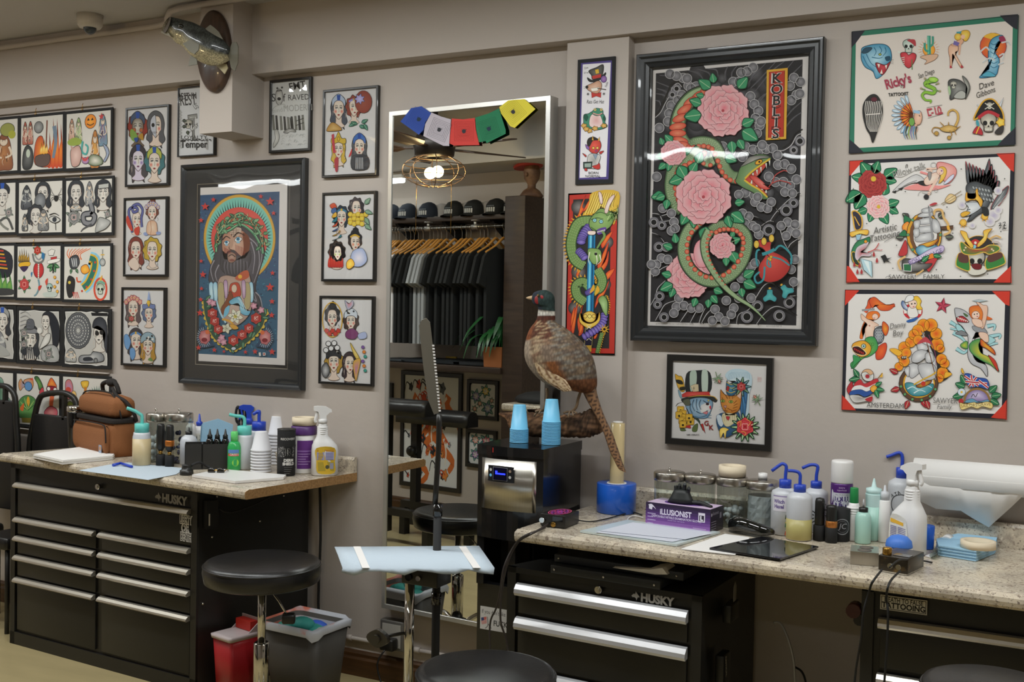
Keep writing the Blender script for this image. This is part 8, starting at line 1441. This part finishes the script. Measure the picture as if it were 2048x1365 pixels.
q=W(757,1277,tc0.y-.03);b=MB(o);b.cyl((pp.x,pp.y,W(819,1265,pp.y).z),q,.006);b.build('clamp_rod',BLK,r_);b=MB(o);b.prism([q+V((.034*cos(t)*(1+.25*cos(2*t)),-.01,.03*sin(t)))for t in[2*pi*i/20 for i in range(20)]],(0,.018,0));b.cyl(q+V((0,-.018,0)),q,.014);b.build('clamp_wheel',mat('dark_iron','4a4844',.45,.6),r_)
for a in range(5):t=2*pi*a/5;b=MB(o);b.tube([(pp.x,pp.y,.05),(pp.x+.14*cos(t),pp.y+.14*sin(t),.05),(pp.x+.25*cos(t),pp.y+.25*sin(t),.016)],.014,8);b.build('leg',BLK,r_)
r_=thing('drape_sheet','pale blue drape sheet covering the instrument tray','drape',(tc0.x,tc0.y,ZT));o=V(r_.location);b=MB(o);n=12
g=[(669,1095,958,1093),(676,1112,970,1110),(685,1137,989,1137)];rows=[[T(a+(c-a)*i/n,d+(e-d)*i/n,ZT+.001+.002*((i*7+k)%3)*.5)for i in range(n+1)]for k,(a,d,c,e)in enumerate(g)];fr_=rows[-1];rows.append([p+V((.0,-.006,-.012-.007*sin(i*1.7)-.004*(i%2)))for i,p in enumerate(fr_)]);b.loft([list(map(V,r))for r in rows],False,False);d_=b.build('sheet',DRAPE,r_);md=d_.modifiers.new('s','SOLIDIFY');md.thickness=.0012;md.offset=1
for xx in(.13,.86):b=MB(o);e0,e1=T(669+(958-669)*xx,1094,ZT+.0045),T(685+(989-685)*xx,1137,ZT+.0045);e2,e3=T(669+(958-669)*(xx+.05),1094,ZT+.0045),T(685+(989-685)*(xx+.05),1137,ZT+.0045);b.prism([e0,e2,e3,e1],(0,0,.0006));b.build('adhesive_strip',mat('strip_tape','d0cdca',.7),r_)
LYP=-.86;q=W(871,1280,LYP);top=W(880,835,LYP);r_=thing('floor_lamp','black floor lamp with a thin panel head turned edge-on, unlit','lamp',(q.x,LYP,0));o=V(r_.location);b=MB(o);b.cyl((q.x,LYP,.03),(q.x,LYP,W(870,1010,LYP).z),.014);b.build('lower_pole',BLKM,r_);b=MB(o);b.tube([W(870,1010,LYP),W(877,900,LYP),W(878,830,LYP)],.0095,8);b.build('upper_pole',BLK,r_);b=MB(o);b.cyl((q.x,LYP,W(870,1185,LYP).z-.04),(q.x,LYP,W(870,1185,LYP).z),.017);b.build('collar',BLKG,r_);b=MB(o);b.cyl((q.x,LYP,W(870,1020,LYP).z-.02),(q.x,LYP,W(870,1020,LYP).z+.02),.016);b.build('collar',BLKG,r_)
for k in range(3):t=2*pi*k/3+.4;b=MB(o);b.tube([(q.x,LYP,.12),(q.x+.25*cos(t),LYP+.25*sin(t),.012)],.009,8,0);b.build('leg',BLKM,r_)
dr_=ray(860,740);dr_.z=0;dr_=dr_.normalized()*.2;b=MB(o);b.prism([W(x,y,LYP)for x,y in((838,652),(843,641),(852,637),(860,646),(874,760),(879,800),(878,826),(868,830),(856,800),(846,730))],dr_);b.build('panel_head',mat('lamp_olive','57534a',.4),r_)
b=MB(o);
for k in range(22):y=690+k*6.2;x=866+k*.62;b.quad(W(x-2,y,LYP-.0015),W(x+2.5,y,LYP-.0015),W(x+3,y+3.4,LYP-.0015),W(x-1.5,y+3.4,LYP-.0015))
b.build('led_strip',WHT,r_)
c=W(612,1243,-.4);zb=c.z;r_=thing('waste_bin','grey waste bin with a pink and white liner beside the stool','bin',(c.x,c.y,0),rad(-3));b=MB()
def rr4(hx,hy,z,e=.035,j=0.):return[(cx*(hx-e)+e*cos(t)*1.,cy*(hy-e)+e*sin(t),z+j*sin(9*t+hx*90))for cx,cy,t0 in((1,1,0),(-1,1,90),(-1,-1,180),(1,-1,270))for t in(rad(t0),rad(t0+30),rad(t0+60),rad(t0+90))]
b.loft([rr4(.118,.085,0),rr4(.15,.115,zb),rr4(.144,.11,zb),rr4(.116,.083,.03)],True);b.build('tub',mat('bin_grey','45423e',.5),r_)
b=MB();b.loft([rr4(.12,.088,.12),rr4(.142,.108,zb-.02),rr4(.152,.119,zb+.014,.04,.006),rr4(.165,.13,zb+.004,.05,.008),rr4(.161,.127,zb-.026,.05,.014)],False);b.build('liner',mat('bin_liner','b0b2b8',.5,noise=(5,'c4705c',.5,.56)),r_)
TEAL=mat('teal_nitrile','3a9a90',.6);b=MB();[b.sph((-.08+.04*k,-.02+.02*(k%2),zb-.035+.014*(k%3)),.05,10,7,(1.1,.8,.6))for k in range(4)];g_=tag(b.build('used_gloves',TEAL),'crumpled teal gloves lying in the waste bin','gloves',kind='stuff');g_.location=(c.x,c.y,0)
b=MB();b.sph((.02,.05,zb-.04),.05,10,7,(1.1,.7,.7));g_=tag(b.build('used_glove',mat('blue_nitrile','2a4fa8',.6)),'crumpled blue glove at the back of the waste bin','glove');g_.location=(c.x,c.y,0)
b=MB();b.sph((.1,-.02,zb-.03),.035,8,6,(1,.8,.7));g_=tag(b.build('paper_wad',WHTM),'crumpled white tissue in the waste bin','tissue');g_.location=(c.x,c.y,0)
c=W(478,1266,-.46);zs=c.z;r_=thing('sharps_container','red sharps container with a clear white lid beside the waste bin','sharps container',(c.x,c.y,0),rad(-12));b=MB();b.loft([rr4(.055,.075,0,.012),rr4(.066,.09,zs,.014)]);b.build('box',mat('sharps_red','9a1c22',.35),r_)
b=MB();b.loft([rr4(.07,.095,zs-.012,.014),rr4(.072,.097,zs+.004,.014),rr4(.06,.08,zs+.008,.014)]);b.box((-.06,.06,zs+.002),(.066,.064,zs+.06));b.prism([(-.058,.0,zs+.006),(-.058,.062,zs+.006),(-.058,.062,zs+.05)],(.004,0,0));b.prism([(.058,.0,zs+.006),(.058,.062,zs+.006),(.058,.062,zs+.05)],(.004,0,0));b.build('lid',mat('lid_milky','b0a4a4',.35),r_)
b=MB();b.box((-.05,.02,zs+.01),(.05,.058,zs+.05));b.build('flap',mat('flap_red','b02a20',.4),r_)
for lb,pts,pan,y in(('black chair with a hooped back behind the tool bag',[(58,905),(66,850),(78,800),(92,789),(122,786),(142,792),(152,806),(158,850),(166,905)],(66,142,830,905),-.06),('black chair with a hooped back at the left edge',[(-58,905),(-52,850),(-40,790),(-24,774),(4,772),(20,778),(30,796),(33,850),(36,905)],(-50,25,808,905),-.14)):
 P=[W(a,c,y)for a,c in pts];r=thing('chair',lb,'chair',(P[4].x,y,0),0,'black chairs at the left');o=V(r.location);b=MB(o);b.tube([(P[0].x,y,.45)]+P+[(P[-1].x,y,.45)],.0155,10);b.build('back_frame',BLK,r)
 x0,x1=W(pan[0],860,y).x,W(pan[1]+4,860,y).x;zt_=W(100,pan[2],y).z;b=MB(o);b.box((x0,y-.012,.55),(x1,y+.012,zt_),.01);b.build('backrest',VINYL,r);b=MB(o);b.box((P[4].x+.02,y-.012,zt_-.02),(P[4].x+.036,y+.012,P[4].z));b.build('centre_bar',BLK,r)
 b=MB(o);b.box((x0+.05,y-.36,.42),(x1-.04,y-.02,.48),.02);b.build('seat',VINYL,r)
 for sx in(x0+.07,x1-.07):
  for yy in(y-.33,y-.04):b=MB(o);b.cyl((sx,yy,0),(sx,yy,.45),.012);b.build('leg',BLK,r)
WY=-3.22;NTH='first second third fourth fifth sixth seventh eighth ninth tenth eleventh twelfth thirteenth fourteenth fifteenth sixteenth'.split()
OAK=mat('hanger_wood','b8843f',.4);POSTX0,POSTX1=M(1031,600,-2.95).x,M(1071,600,-2.95).x
zc_=M(900,434,-2.98).z;r_=thing('cap_shelf','dark wooden wall shelf holding the row of caps','shelf',((POSTX0-5.6)/2,WY,zc_));o=V(r_.location);b=MB(o);b.box((-5.6,WY,zc_-.035),(POSTX0-.004,WY+.28,zc_),.003);b.build('shelf_board',DARKW,r_)
for px in(812,905,1000):x=M(px,450,-3.1).x;b=MB(o);b.prism([(x,WY,zc_-.035),(x,WY+.25,zc_-.035),(x,WY+.22,zc_-.07),(x,WY+.03,zc_-.19),(x,WY,zc_-.19)],(.03,0,0));b.build('bracket',BLKM,r_)
RY,zr=-2.93,M(900,457,-2.97).z;x0=M(1016,457,RY).x;r_=thing('clothes_rail','dark steel pipe rail under the cap shelf carrying the shirts','rail',((x0-5.6)/2,RY,zr));o=V(r_.location);b=MB(o);b.cyl((-5.6,RY,zr),(x0,RY,zr),.0135);b.build('pipe',mat('pipe_steel','6a6864',.25,.9),r_)
for px in(857,951):x=M(px,445,RY).x;b=MB(o);b.cyl((x,RY,zr),(x,RY,zc_-.036),.013);b.lathe([(.034,-.008),(.034,0)],(x,RY,zc_-.0365));b.cyl((x-.03,RY,zr),(x+.03,RY,zr),.02);b.build('drop_pipe',mat('pipe_fitting','9a9894',.35,.8),r_)
NAVYC=mat('cap_navy','1e2530',.8);MESHW=mat('cap_mesh','a9a6a4',.8,bump=(400,.4));BLKC=mat('cap_black','161716',.8)
def cap(label,x,y,z,front,s_=1.,rz=0.,pr=True):
 r=thing('trucker_cap',label,'cap',(x,y,z),rz,'caps on the shelf');n=9;pf=[(.09,.0),(.093,.03),(.086,.07),(.06,.1),(.02,.114),(.001,.115)]
 for nm,m,a0,a1 in(('front_panel',front,0,180),('mesh_back',MESHW,180,360)):b=MB();b.loft([[(q*cos(rad(a0+(a1-a0)*i/n))*.88*s_,q*sin(rad(a0+(a1-a0)*i/n))*s_,h*s_*(1.06 if a0==0 else 1))for i in range(n+1)]for q,h in pf],False,False);b.build(nm,m,r)
 b=MB();b.loft([[(.079*cos(rad(a))*s_,(.088*sin(rad(a))+d*sin(rad(a))**1.)*s_,h-.02*abs(cos(rad(a)))*d*10*s_)for a in range(10,171,16)]for d,h in((0,.008),(.03,.012),(.062,.004))],False,False);o_=b.build('brim',front,r);md=o_.modifiers.new('s','SOLIDIFY');md.thickness=.003
 if pr:
  A=Art(lambda x,y,d:V((-(.0935+d)*sin(x/.09)*.88,(.0935+d)*cos(x/.09)-max(0,.045-y)*.35,.1-y))*s_)
  for i in range(5):A.p([(-.045+i*.019,.05),(-.032+i*.019,.048),(-.03+i*.019,.08),(-.043+i*.019,.082)],'b8b8b4')
  for i in range(6):A.p([(-.036+i*.012,.036),(-.029+i*.012,.036),(-.029+i*.012,.041),(-.036+i*.012,.041)],'8a9296')
  A.build('print',r)
for i,(px,c)in enumerate(((785,NAVYC),(818,NAVYC),(859,NAVYC),(910,BLKC),(950,BLKC),(994,BLKC),(1030,BLKC))):
 p=M(px,425,-3.04);nm='navy' if c is NAVYC else 'black';cap(nm+' fronted trucker cap on the shelf, '+NTH[6-i]+' from the dark post',p.x,-3.04,zc_+.003,c,1.02)
 if i<6:cap('pale mesh cap behind the '+NTH[6-i]+' cap from the dark post',p.x+.055,-3.13,zc_+.003,MESHW,.98,0,False)
SHM={'b':mat('black_cotton','17191a',.9),'w':mat('white_cotton','d8d6d8',.9,bump=(30,.2)),'g':mat('grey_cotton','8d9092',.9,bump=(30,.2))};SHN={'b':'black','w':'white','g':'grey'}
SH=[(130,'b'),(160,'b'),(190,'b'),(222,'b'),(295,'w'),(350,'w'),(390,'b'),(435,'b'),(492,'b'),(568,'b'),(610,'g'),(660,'g'),(700,'g'),(760,'b'),(850,'b'),(935,'b'),(985,'b'),(1035,'b'),(1140,'b'),(1185,'b'),(1228,'b'),(1320,'b'),(1410,'b')]
def shirt_mesh(m):
 b=MB();h=[(0,-.02),(.07,-.015),(.1,0),(.19,-.045),(.225,-.08),(.285,-.27),(.21,-.3),(.2,-.2),(.2,-.5),(.2,-.72),(0,-.72)];pts=h+[(-x,z)for x,z in h[-2:0:-1]]
 for s_ in(-1,1):b.f([b.v((s_*.012,u,z))for u,z in(pts if s_>0 else pts[::-1])])
 b.bm.verts.ensure_lookup_table();n=len(pts)
 for i in range(n):b.f([b.bm.verts[i],b.bm.verts[(i+1)%n]if 0 else b.bm.verts[n-1-i if 0 else(i+1)%n],b.bm.verts[n+(n-1-(i+1))%n if 0 else 2*n-1-((i+1)%n)],b.bm.verts[2*n-1-i]])if 0 else None
 bmesh.ops.bridge_loops(b.bm,edges=[e for e in b.bm.edges if e.is_boundary]);return b
tot={k:sum(1 for x,c in SH if c==k)for k in 'bwg'};cnt=dict(b=0,w=0,g=0);protos={};hang0=None
for i,(cx,c)in enumerate(SH):
 p=M(760+cx/5.69,470,RY);x=p.x;rz=rad(3);cnt[c]+=1;k=tot[c]-cnt[c];zt_=zr-.155
 lb=SHN[c]+' t-shirt on the clothes rail, '+NTH[min(k,15)]+' '+SHN[c]+' one from the dark post' if k<16 else SHN[c]+' t-shirt at the far end of the clothes rail, '+NTH[k-16]+' beyond the white ones'
 if c not in protos:o_=shirt_mesh(None).build('t_shirt',SHM[c]);protos[c]=o_
 else:o_=protos[c].copy();COL.objects.link(o_)
 o_.location=(x,RY,zt_);o_.rotation_euler=(0,0,rz);tag(o_,lb,'t-shirt','shirts on the clothes rail')
 hl='wooden hanger of the '+lb.split(', ')[1]if k<16 else 'wooden hanger at the far end, '+NTH[k-16]+' beyond the white shirts'
 if hang0 is None:
  hang0=thing('coat_hanger',hl,'hanger',(x,RY,zr),rz,'wooden hangers on the rail');b=MB();b.tube([(0,-.2,-.2),(0,-.1,-.155),(0,-.03,-.105),(0,0,-.09),(0,.03,-.105),(0,.1,-.155),(0,.2,-.2)],lambda t:.0115-.004*abs(2*t-1),8);b.build('wooden_arms',OAK,hang0);b=MB();b.tube([(0,0,-.09),(0,0,-.03),(0,.018,-.008),(0,.012,.016),(0,-.008,.0175),(0,-.016,.006)],.0022,6);b.build('hook',CHROME,hang0)
 else:dup(hang0,(x,RY,zr),rz,hl)
zp=M(1050,396,-2.95).z;b=MB((POSTX0,-2.95,0));b.box((POSTX0,WY+.001,0),(POSTX1,-2.8,zp),.004);tag(b.build('dark_post',DARKW),'tall dark wooden post ending the clothes rail','post')
p=M(1066,392,-2.95);q=M(1066,345,-2.95);h=q.z-p.z;r_=thing('mannequin_bust','old mannequin bust with a red hat on top of the dark post','bust',((POSTX0+POSTX1)/2,-3.0,zp));BU=mat('bust_skin','7a5c44',.6,noise=(14,'5a4030',.4,.6))
b=MB();b.lathe([(.075,0),(.085,.02),(.06,.055),(.03,.075),(.03,.1),(.055,.14),(.062,.19),(.05,.235),(.02,.26),(0,.262)],n=20);b.build('head_and_shoulders',BU,r_);b=MB();b.sph((.0,.065,.165),.014,8,6,(.7,1,1.2));b.build('nose',BU,r_)
b=MB();b.lathe([(.105,.225),(.11,.24),(.07,.262),(.06,.29),(0,.3)],n=24,mx=Mx.Rotation(rad(-8),3,'Y'));b.build('hat',mat('hat_red','a0302a',.6),r_)
zl=M(920,731,-2.85).z;xr=M(1066,735,-2.85).x;b=MB((-4.4,WY,zl));b.box((-5.8,WY,zl-.045),(POSTX0-.004,-2.78,zl),.004);tag(b.build('display_shelf',DARKW),'long dark shelf under the hanging shirts','shelf')
for i,(px,w_,dz,c)in enumerate(((800,.3,.02,'3a3e42'),(845,.26,.03,'2c3034'),(905,.32,.035,'202326'),(955,.3,.03,'2a2c2e'))):x=M(px,725,-2.95).x;b=MB((x,-2.98,zl));b.box((x-w_/2,-3.12,zl+.001),(x+w_/2,-2.84,zl+.001+dz),.008);tag(b.build('folded_shirt',mat('folded_'+c,c,.9)),'dark folded shirt on the long shelf, '+NTH[3-i]+' from the plant pot','shirt','folded shirts on the long shelf')
a,c=M(1004,728,-2.9),M(1042,728,-2.9);h=M(1022,695,-2.9).z-zl;x=min((a.x+c.x)/2,POSTX0-.1);r_=thing('potted_plant','arching green houseplant in a square orange pot on the long shelf','plant',(x,-2.9,zl+.001));e=.085;b=MB();b.loft([[(-e*k,-e*k,z),(e*k,-e*k,z),(e*k,e*k,z),(-e*k,e*k,z)]for k,z in((.93,0),(1,h),(.93,h),(.9,h-.02))],True,sm=False);b.build('pot',mat('terracotta_orange','a9683c',.6),r_)
b=MB();rr=random.Random(4)
for k in range(46):
 a_=rr.uniform(0,6.283);L=rr.uniform(.16,.34);hh=rr.uniform(.08,.26);pts=[V((0,0,h-.02)),V((cos(a_)*L*.35,sin(a_)*L*.35,h+hh)),V((cos(a_)*L*.8,sin(a_)*L*.8,h+hh*.6)),V((cos(a_)*L,sin(a_)*L,h+hh-.3*L-.08))];pts=[V((min(p.x,.075),p.y,p.z))for p in spline(pts,False,3)];N=len(pts);sd=V((-sin(a_),cos(a_),0))
 b.loft([[q-sd*w2,q+V((0,0,-.003)),q+sd*w2]for q,w2 in((pts[i],.003+.016*sin(pi*min(1,i/(N-1)+.08)))for i in range(N))],False,False)
tag(b.build('leaves',mat('leaf_green','1f4a26',.35),r_),kind='stuff')
b=MB();x=M(894,712,-3.0).x;b.box((x-.05,-3.06,zl+.037),(x+.05,-3.045,zl+.05));b.build('pencil_box',mat('yellow_box','b89a3c',.5));o_=bpy.data.objects['pencil_box'];tag(o_,'small yellow box among the folded shirts','box')
def pic(label,px4,fn,bar=.03):
 q=[M(a,c,WY+.02)for a,c in px4];xs_=sorted(v.x for v in q);zs_=sorted(v.z for v in q);xa,xb,za,zb_=(xs_[0]+xs_[1])/2,(xs_[2]+xs_[3])/2,(zs_[0]+zs_[1])/2,(zs_[2]+zs_[3])/2
 r=thing('framed_picture',label,'picture',((xa+xb)/2,WY,za),pi,'pictures under the long shelf');w_,h_=xb-xa,zb_-za;b=MB();ringloft(b,[(0,.001),(0,.02),(.003,.022),(bar-.003,.022),(bar,.018),(bar,.008)],-w_/2,w_/2,0,h_,0);b.build('frame',FRM,r)
 A=Art(lambda x,y,d:V((-w_/2+bar+(w_-2*bar)*x/100,-.0085-d,h_-bar-(h_-2*bar)*y/100)));A.p('-1 -1 101 -1 101 101 -1 101','c4c4c2');fn(A);A.build('print',r)
def tiger(A):
 rr=random.Random(9)
 for k in range(9):x,y=rr.uniform(18,82),rr.uniform(10,90);A.s([(x,y),(x+rr.uniform(-22,22),y+10),(x+rr.uniform(-15,15),y+22),(x+rr.uniform(-25,25),y+32)],'b8622f',rr.uniform(8,13),.5);A.s([(x+3,y+2),(x+rr.uniform(-18,18),y+14),(x,y+26)],'d0c4b4',3,.5)
 for k in range(26):x,y=rr.uniform(8,92),rr.uniform(6,94);A.b(lobes(x,y,rr.uniform(2,5),5,.2),['2c2c2e','8a8c8e','b0452f','55585c','c4783a'][k%5],None,K,.4);A.s([(x,y),(x+8,y-4),(x+12,y+6)],['2c2c2e','b0452f'][k%2],1.6,.5)
def blooms(cs):
 def fn(A):
  A.p('-1 -1 8 -1 -1 7','1a1a1a');A.p('101 101 92 101 101 93','1a1a1a');A.p('101 -1 93 -1 101 7','1a1a1a')
  for x,y,r_,c in cs:
   for i in range(6):leaf(A,x,y,r_*1.9,i*60+20,'3f6a6a','2a4448')
   A.b(lobes(x,y,r_,7,.18),c,'d8d0c4',K,.6)
 return fn
pic('large framed orange tiger print under the long shelf',((797,745),(926,744),(803,987),(918,971)),tiger,.035)
pic('framed flower print with a yellow bloom, upper one by the tiger print',((935,762),(997,760),(931,842),(994,838)),blooms(((40,22,12,'c9b03a'),(78,40,13,'6a5a9a'),(30,75,14,'5a6a9a'),(62,62,7,'b0543a'),(82,80,7,'b0543a'),(15,50,6,'b0543a'))))
pic('framed flower print with a pink bloom, lower one by the tiger print',((931,863),(994,858),(930,940),(990,934)),blooms(((30,25,16,'b03a5a'),(75,22,12,'c07a6a'),(35,75,10,'b0403a'),(75,70,12,'8a5a9a'))))
pic('framed blue flower print on the far side of the tiger print, upper',((700,764),(784,764),(700,850),(784,835)),blooms(((40,40,16,'5a7a8a'),(80,60,16,'3f5f78'))))
pic('framed flower print on the far side of the tiger print, lower',((700,876),(782,873),(700,960),(780,950)),blooms(((40,40,16,'8a9a8a'),(80,60,16,'a9a07a'))))
for k,(pa,pb,y,pz,lg)in enumerate((((752,812),(862,812),-2.25,(790,900),(765,850)),((802,832),(946,832),-2.55,(822,900),(800,935)))):
 a,c=M(*pa,y),M(*pb,y);r=thing('arm_rest',['black padded arm rest on a post, nearer the mirror edge','black padded arm rest on a post, nearer the tiger print'][k],'arm rest',((a.x+c.x)/2,y,0),0,'padded arm rests');L=abs(c.x-a.x)/2;z=(a.z+c.z)/2;b=MB();b.loft([[(x,yy*w_,z+h_)for yy,h_ in((-.1,-.06),(-.1,.01),(-.06,.04),(0,.05),(.06,.04),(.1,.01),(.1,-.06))]for x,w_ in((-L,.6),(-L*.9,.95),(0,1),(L*.9,.95),(L,.6))]);b.build('pad',VINYL,r)
 b=MB();b.box((-L*.55-.028,-.028,.08),(-L*.55+.028,.028,z-.06));b.build('post',BLK,r);b=MB();b.sph((-L*.55,.05,.62),.04,10,8);b.build('height_knob',BLK,r);b=MB();b.box((-L*.9,-.03,.2),(L,.03,.25));b.build('base_bar',BLK,r)
 for x in(-L*.85,L*.95):b=MB();b.box((x-.025,-.03,0),(x+.025,.03,.2));b.build('foot',BLK,r)
a,c=M(1010,806,-2.5),M(1010,822,-2.5);z=a.z;r_=thing('side_counter','short stone topped counter reflected beside the driftwood','counter',(a.x+.4,-2.7,0));o=V(r_.location);b=MB(o);b.box((a.x,-3.0,z-.05),(a.x+.6,-2.45,z),.015);b.build('countertop',GRAN,r_);b=MB(o);b.box((a.x+.08,-2.98,0),(a.x+.58,-2.5,z-.05));b.build('cabinet',BLKM,r_)
p=M(1068,800,-2.6);b=MB((p.x,-2.65,z));b.loft([[(p.x+q*1.6*cos(t),-2.65+q*sin(t),z+h)for t in[2*pi*i/16 for i in range(16)]]for q,h in((.1,.001),(.115,.02),(.1,.045),(.06,.07),(.03,.078))]);tag(b.build('black_pouch',BLKM),'black pouch lying on the reflected stone counter','pouch')
FY=-2.05;hc=M(868,340,FY);fx=hc.x;r_=thing('ceiling_fan','dark ceiling fan with a caged light of two lit bulbs','ceiling fan',(fx,FY,ZC));u=abs(M(918,340,FY).x-M(820,340,FY).x)/98;dz=lambda py:M(868,py,FY).z-ZC;FD=mat('fan_bronze','231d19',.4,.3)
b=MB();b.lathe([(.02,dz(300)),(.02,-.06),(.065,-.05),(.075,0)]);b.build('canopy_and_rod',FD,r_);b=MB();b.lathe([(.05,dz(316)),(.13,dz(312)),(.14,dz(290)),(.12,dz(272)),(.04,dz(266))]);b.build('motor',FD,r_)
for k in range(5):t=2*pi*k/5+.1;e,g=V((cos(t),sin(t),0)),V((-sin(t),cos(t),0));zb_=dz(298);b=MB();b.prism([e*.1-g*.02+V((0,0,zb_)),e*.2-g*.03+V((0,0,zb_)),e*.26-g*.07+V((0,0,zb_+.01)),e*.66-g*.07+V((0,0,zb_+.01)),e*.68+V((0,0,zb_)),e*.66+g*.065+V((0,0,zb_-.012)),e*.26+g*.06+V((0,0,zb_-.012)),e*.2+g*.03+V((0,0,zb_)),e*.1+g*.02+V((0,0,zb_))],(0,0,.008));b.build('blade',mat('blade_wood','3a2a20',.4),r_)
zc2=dz(342);RC=49*u;ch=25*u;CG=mat('cage_wire','8a7058',.3,.8);b=MB()
for k in range(8):t=pi*k/4;b.tube([(RC*cos(a2)*cos(t),RC*cos(a2)*sin(t),zc2+ch*sin(a2))for a2 in[rad(80-16*i)for i in range(11)]],.0032,5,0)
for a2 in(-55,-20,20,55):b.tube([(RC*cos(rad(a2))*cos(t),RC*cos(rad(a2))*sin(t),zc2+ch*sin(rad(a2)))for t in[2*pi*i/24 for i in range(24)]],.0032,5,0,True)
b.build('wire_cage',CG,r_);b=MB();b.lathe([(.06,zc2+ch*.9),(.075,dz(316))]);b.build('lamp_plate',FD,r_)
for s_ in(-1,1):b=MB();b.sph((s_*.05,.02*s_,zc2-.01),.038,16,10);b.build('bulb',mat('lit_bulb','ffe2b0',.4,em=('ffd9a0',30.)),r_)
for s_ in(-1,1):b=MB();b.cyl((s_*35*u,0,zc2-ch*.5),(s_*35*u,0,zc2-ch*.5-.36),.0015,n=5);b.build('pull_cord',BRASS,r_)
cd=bpy.data.cameras.new('camera');co=bpy.data.objects.new('camera',cd);COL.objects.link(co)
cd.sensor_width=36;cd.sensor_fit='HORIZONTAL';cd.lens=FPX*36/2048;cd.clip_start=.05
co.matrix_world=Mx(((RI.x,UP.x,-FW.x,CAM.x),(RI.y,UP.y,-FW.y,CAM.y),(RI.z,UP.z,-FW.z,CAM.z),(0,0,0,1)))
sc.camera=co
w=bpy.data.worlds.new('world');sc.world=w;w.use_nodes=True
w.node_tree.nodes['Background'].inputs[0].default_value=(.75,.8,.9,1);w.node_tree.nodes['Background'].inputs[1].default_value=.3
def strip(x0,x1,y,z,em,label,flat=False):
 TUBE=mat('lit_tube_%g'%em,'fff6e4',.4,em=('f3fbff',em))
 r=thing('ceiling_light',label,'light',((x0+x1)/2,y,z),group='ceiling strip lights');o=V(r.location)
 b=MB(o);b.box((x0-.03,y-.045,z),(x1+.03,y+.045,z+.045),.01);b.build('housing',WHT,r)
 w_=.06 if flat else.035
 if flat:b=MB(o);b.box((x0-.03,y-w_-.01,z-.006),(x1+.03,y+w_+.01,z+.02));b.build('trim_plate',WHT,r);b=MB(o);b.quad((x0,y-w_,z-.0065),(x0,y+w_,z-.0065),(x1,y+w_,z-.0065),(x1,y-w_,z-.0065))
 else:b=MB(o);b.box((x0,y-w_,z-.03),(x1,y+w_,z+.001),.012)
 b.build('diffuser',TUBE,r,norm=not flat)
strip(M(806,325,-2.9).x-1.2,M(806,325,-2.9).x,-2.9,2.655,4.,'lit strip light seen at the left edge of the mirror')
FYL=4.95-.1
for(pa,pb),lb in zip(((1190,1487),(1568,1840),(1910,2190)),('mirrored left of the serpent picture glass','mirrored right of the serpent picture glass','mirrored in the glass of the flash boards')):strip(W(pa,260,FYL).x,W(pb,260,FYL).x,-FYL-.1,ZC-.046,7.,'lit strip light at the back, '+lb)
for x,lb in((-5.9,'over the hooped chairs'),(-4.3,'over the wide tool chest'),(-2.7,'over the wall mirror'),(-1.1,'over the serpent print'),(.5,'over the paper roll')):strip(x-.6,x+.6,-1.35,ZC-.046,26.,'flat lit strip light nearest the picture wall, '+lb,True)
sc.view_settings.view_transform='Standard';sc.view_settings.look='None';sc.view_settings.gamma=1;sc.view_settings.exposure=1.17
sc.view_settings.use_curve_mapping=False
sc.cycles.max_bounces=8;sc.cycles.diffuse_bounces=4;sc.cycles.glossy_bounces=4;sc.cycles.transparent_max_bounces=16;sc.cycles.transmission_bounces=6
sc.cycles.caustics_reflective=False;sc.cycles.caustics_refractive=False;sc.cycles.sample_clamp_indirect=4.
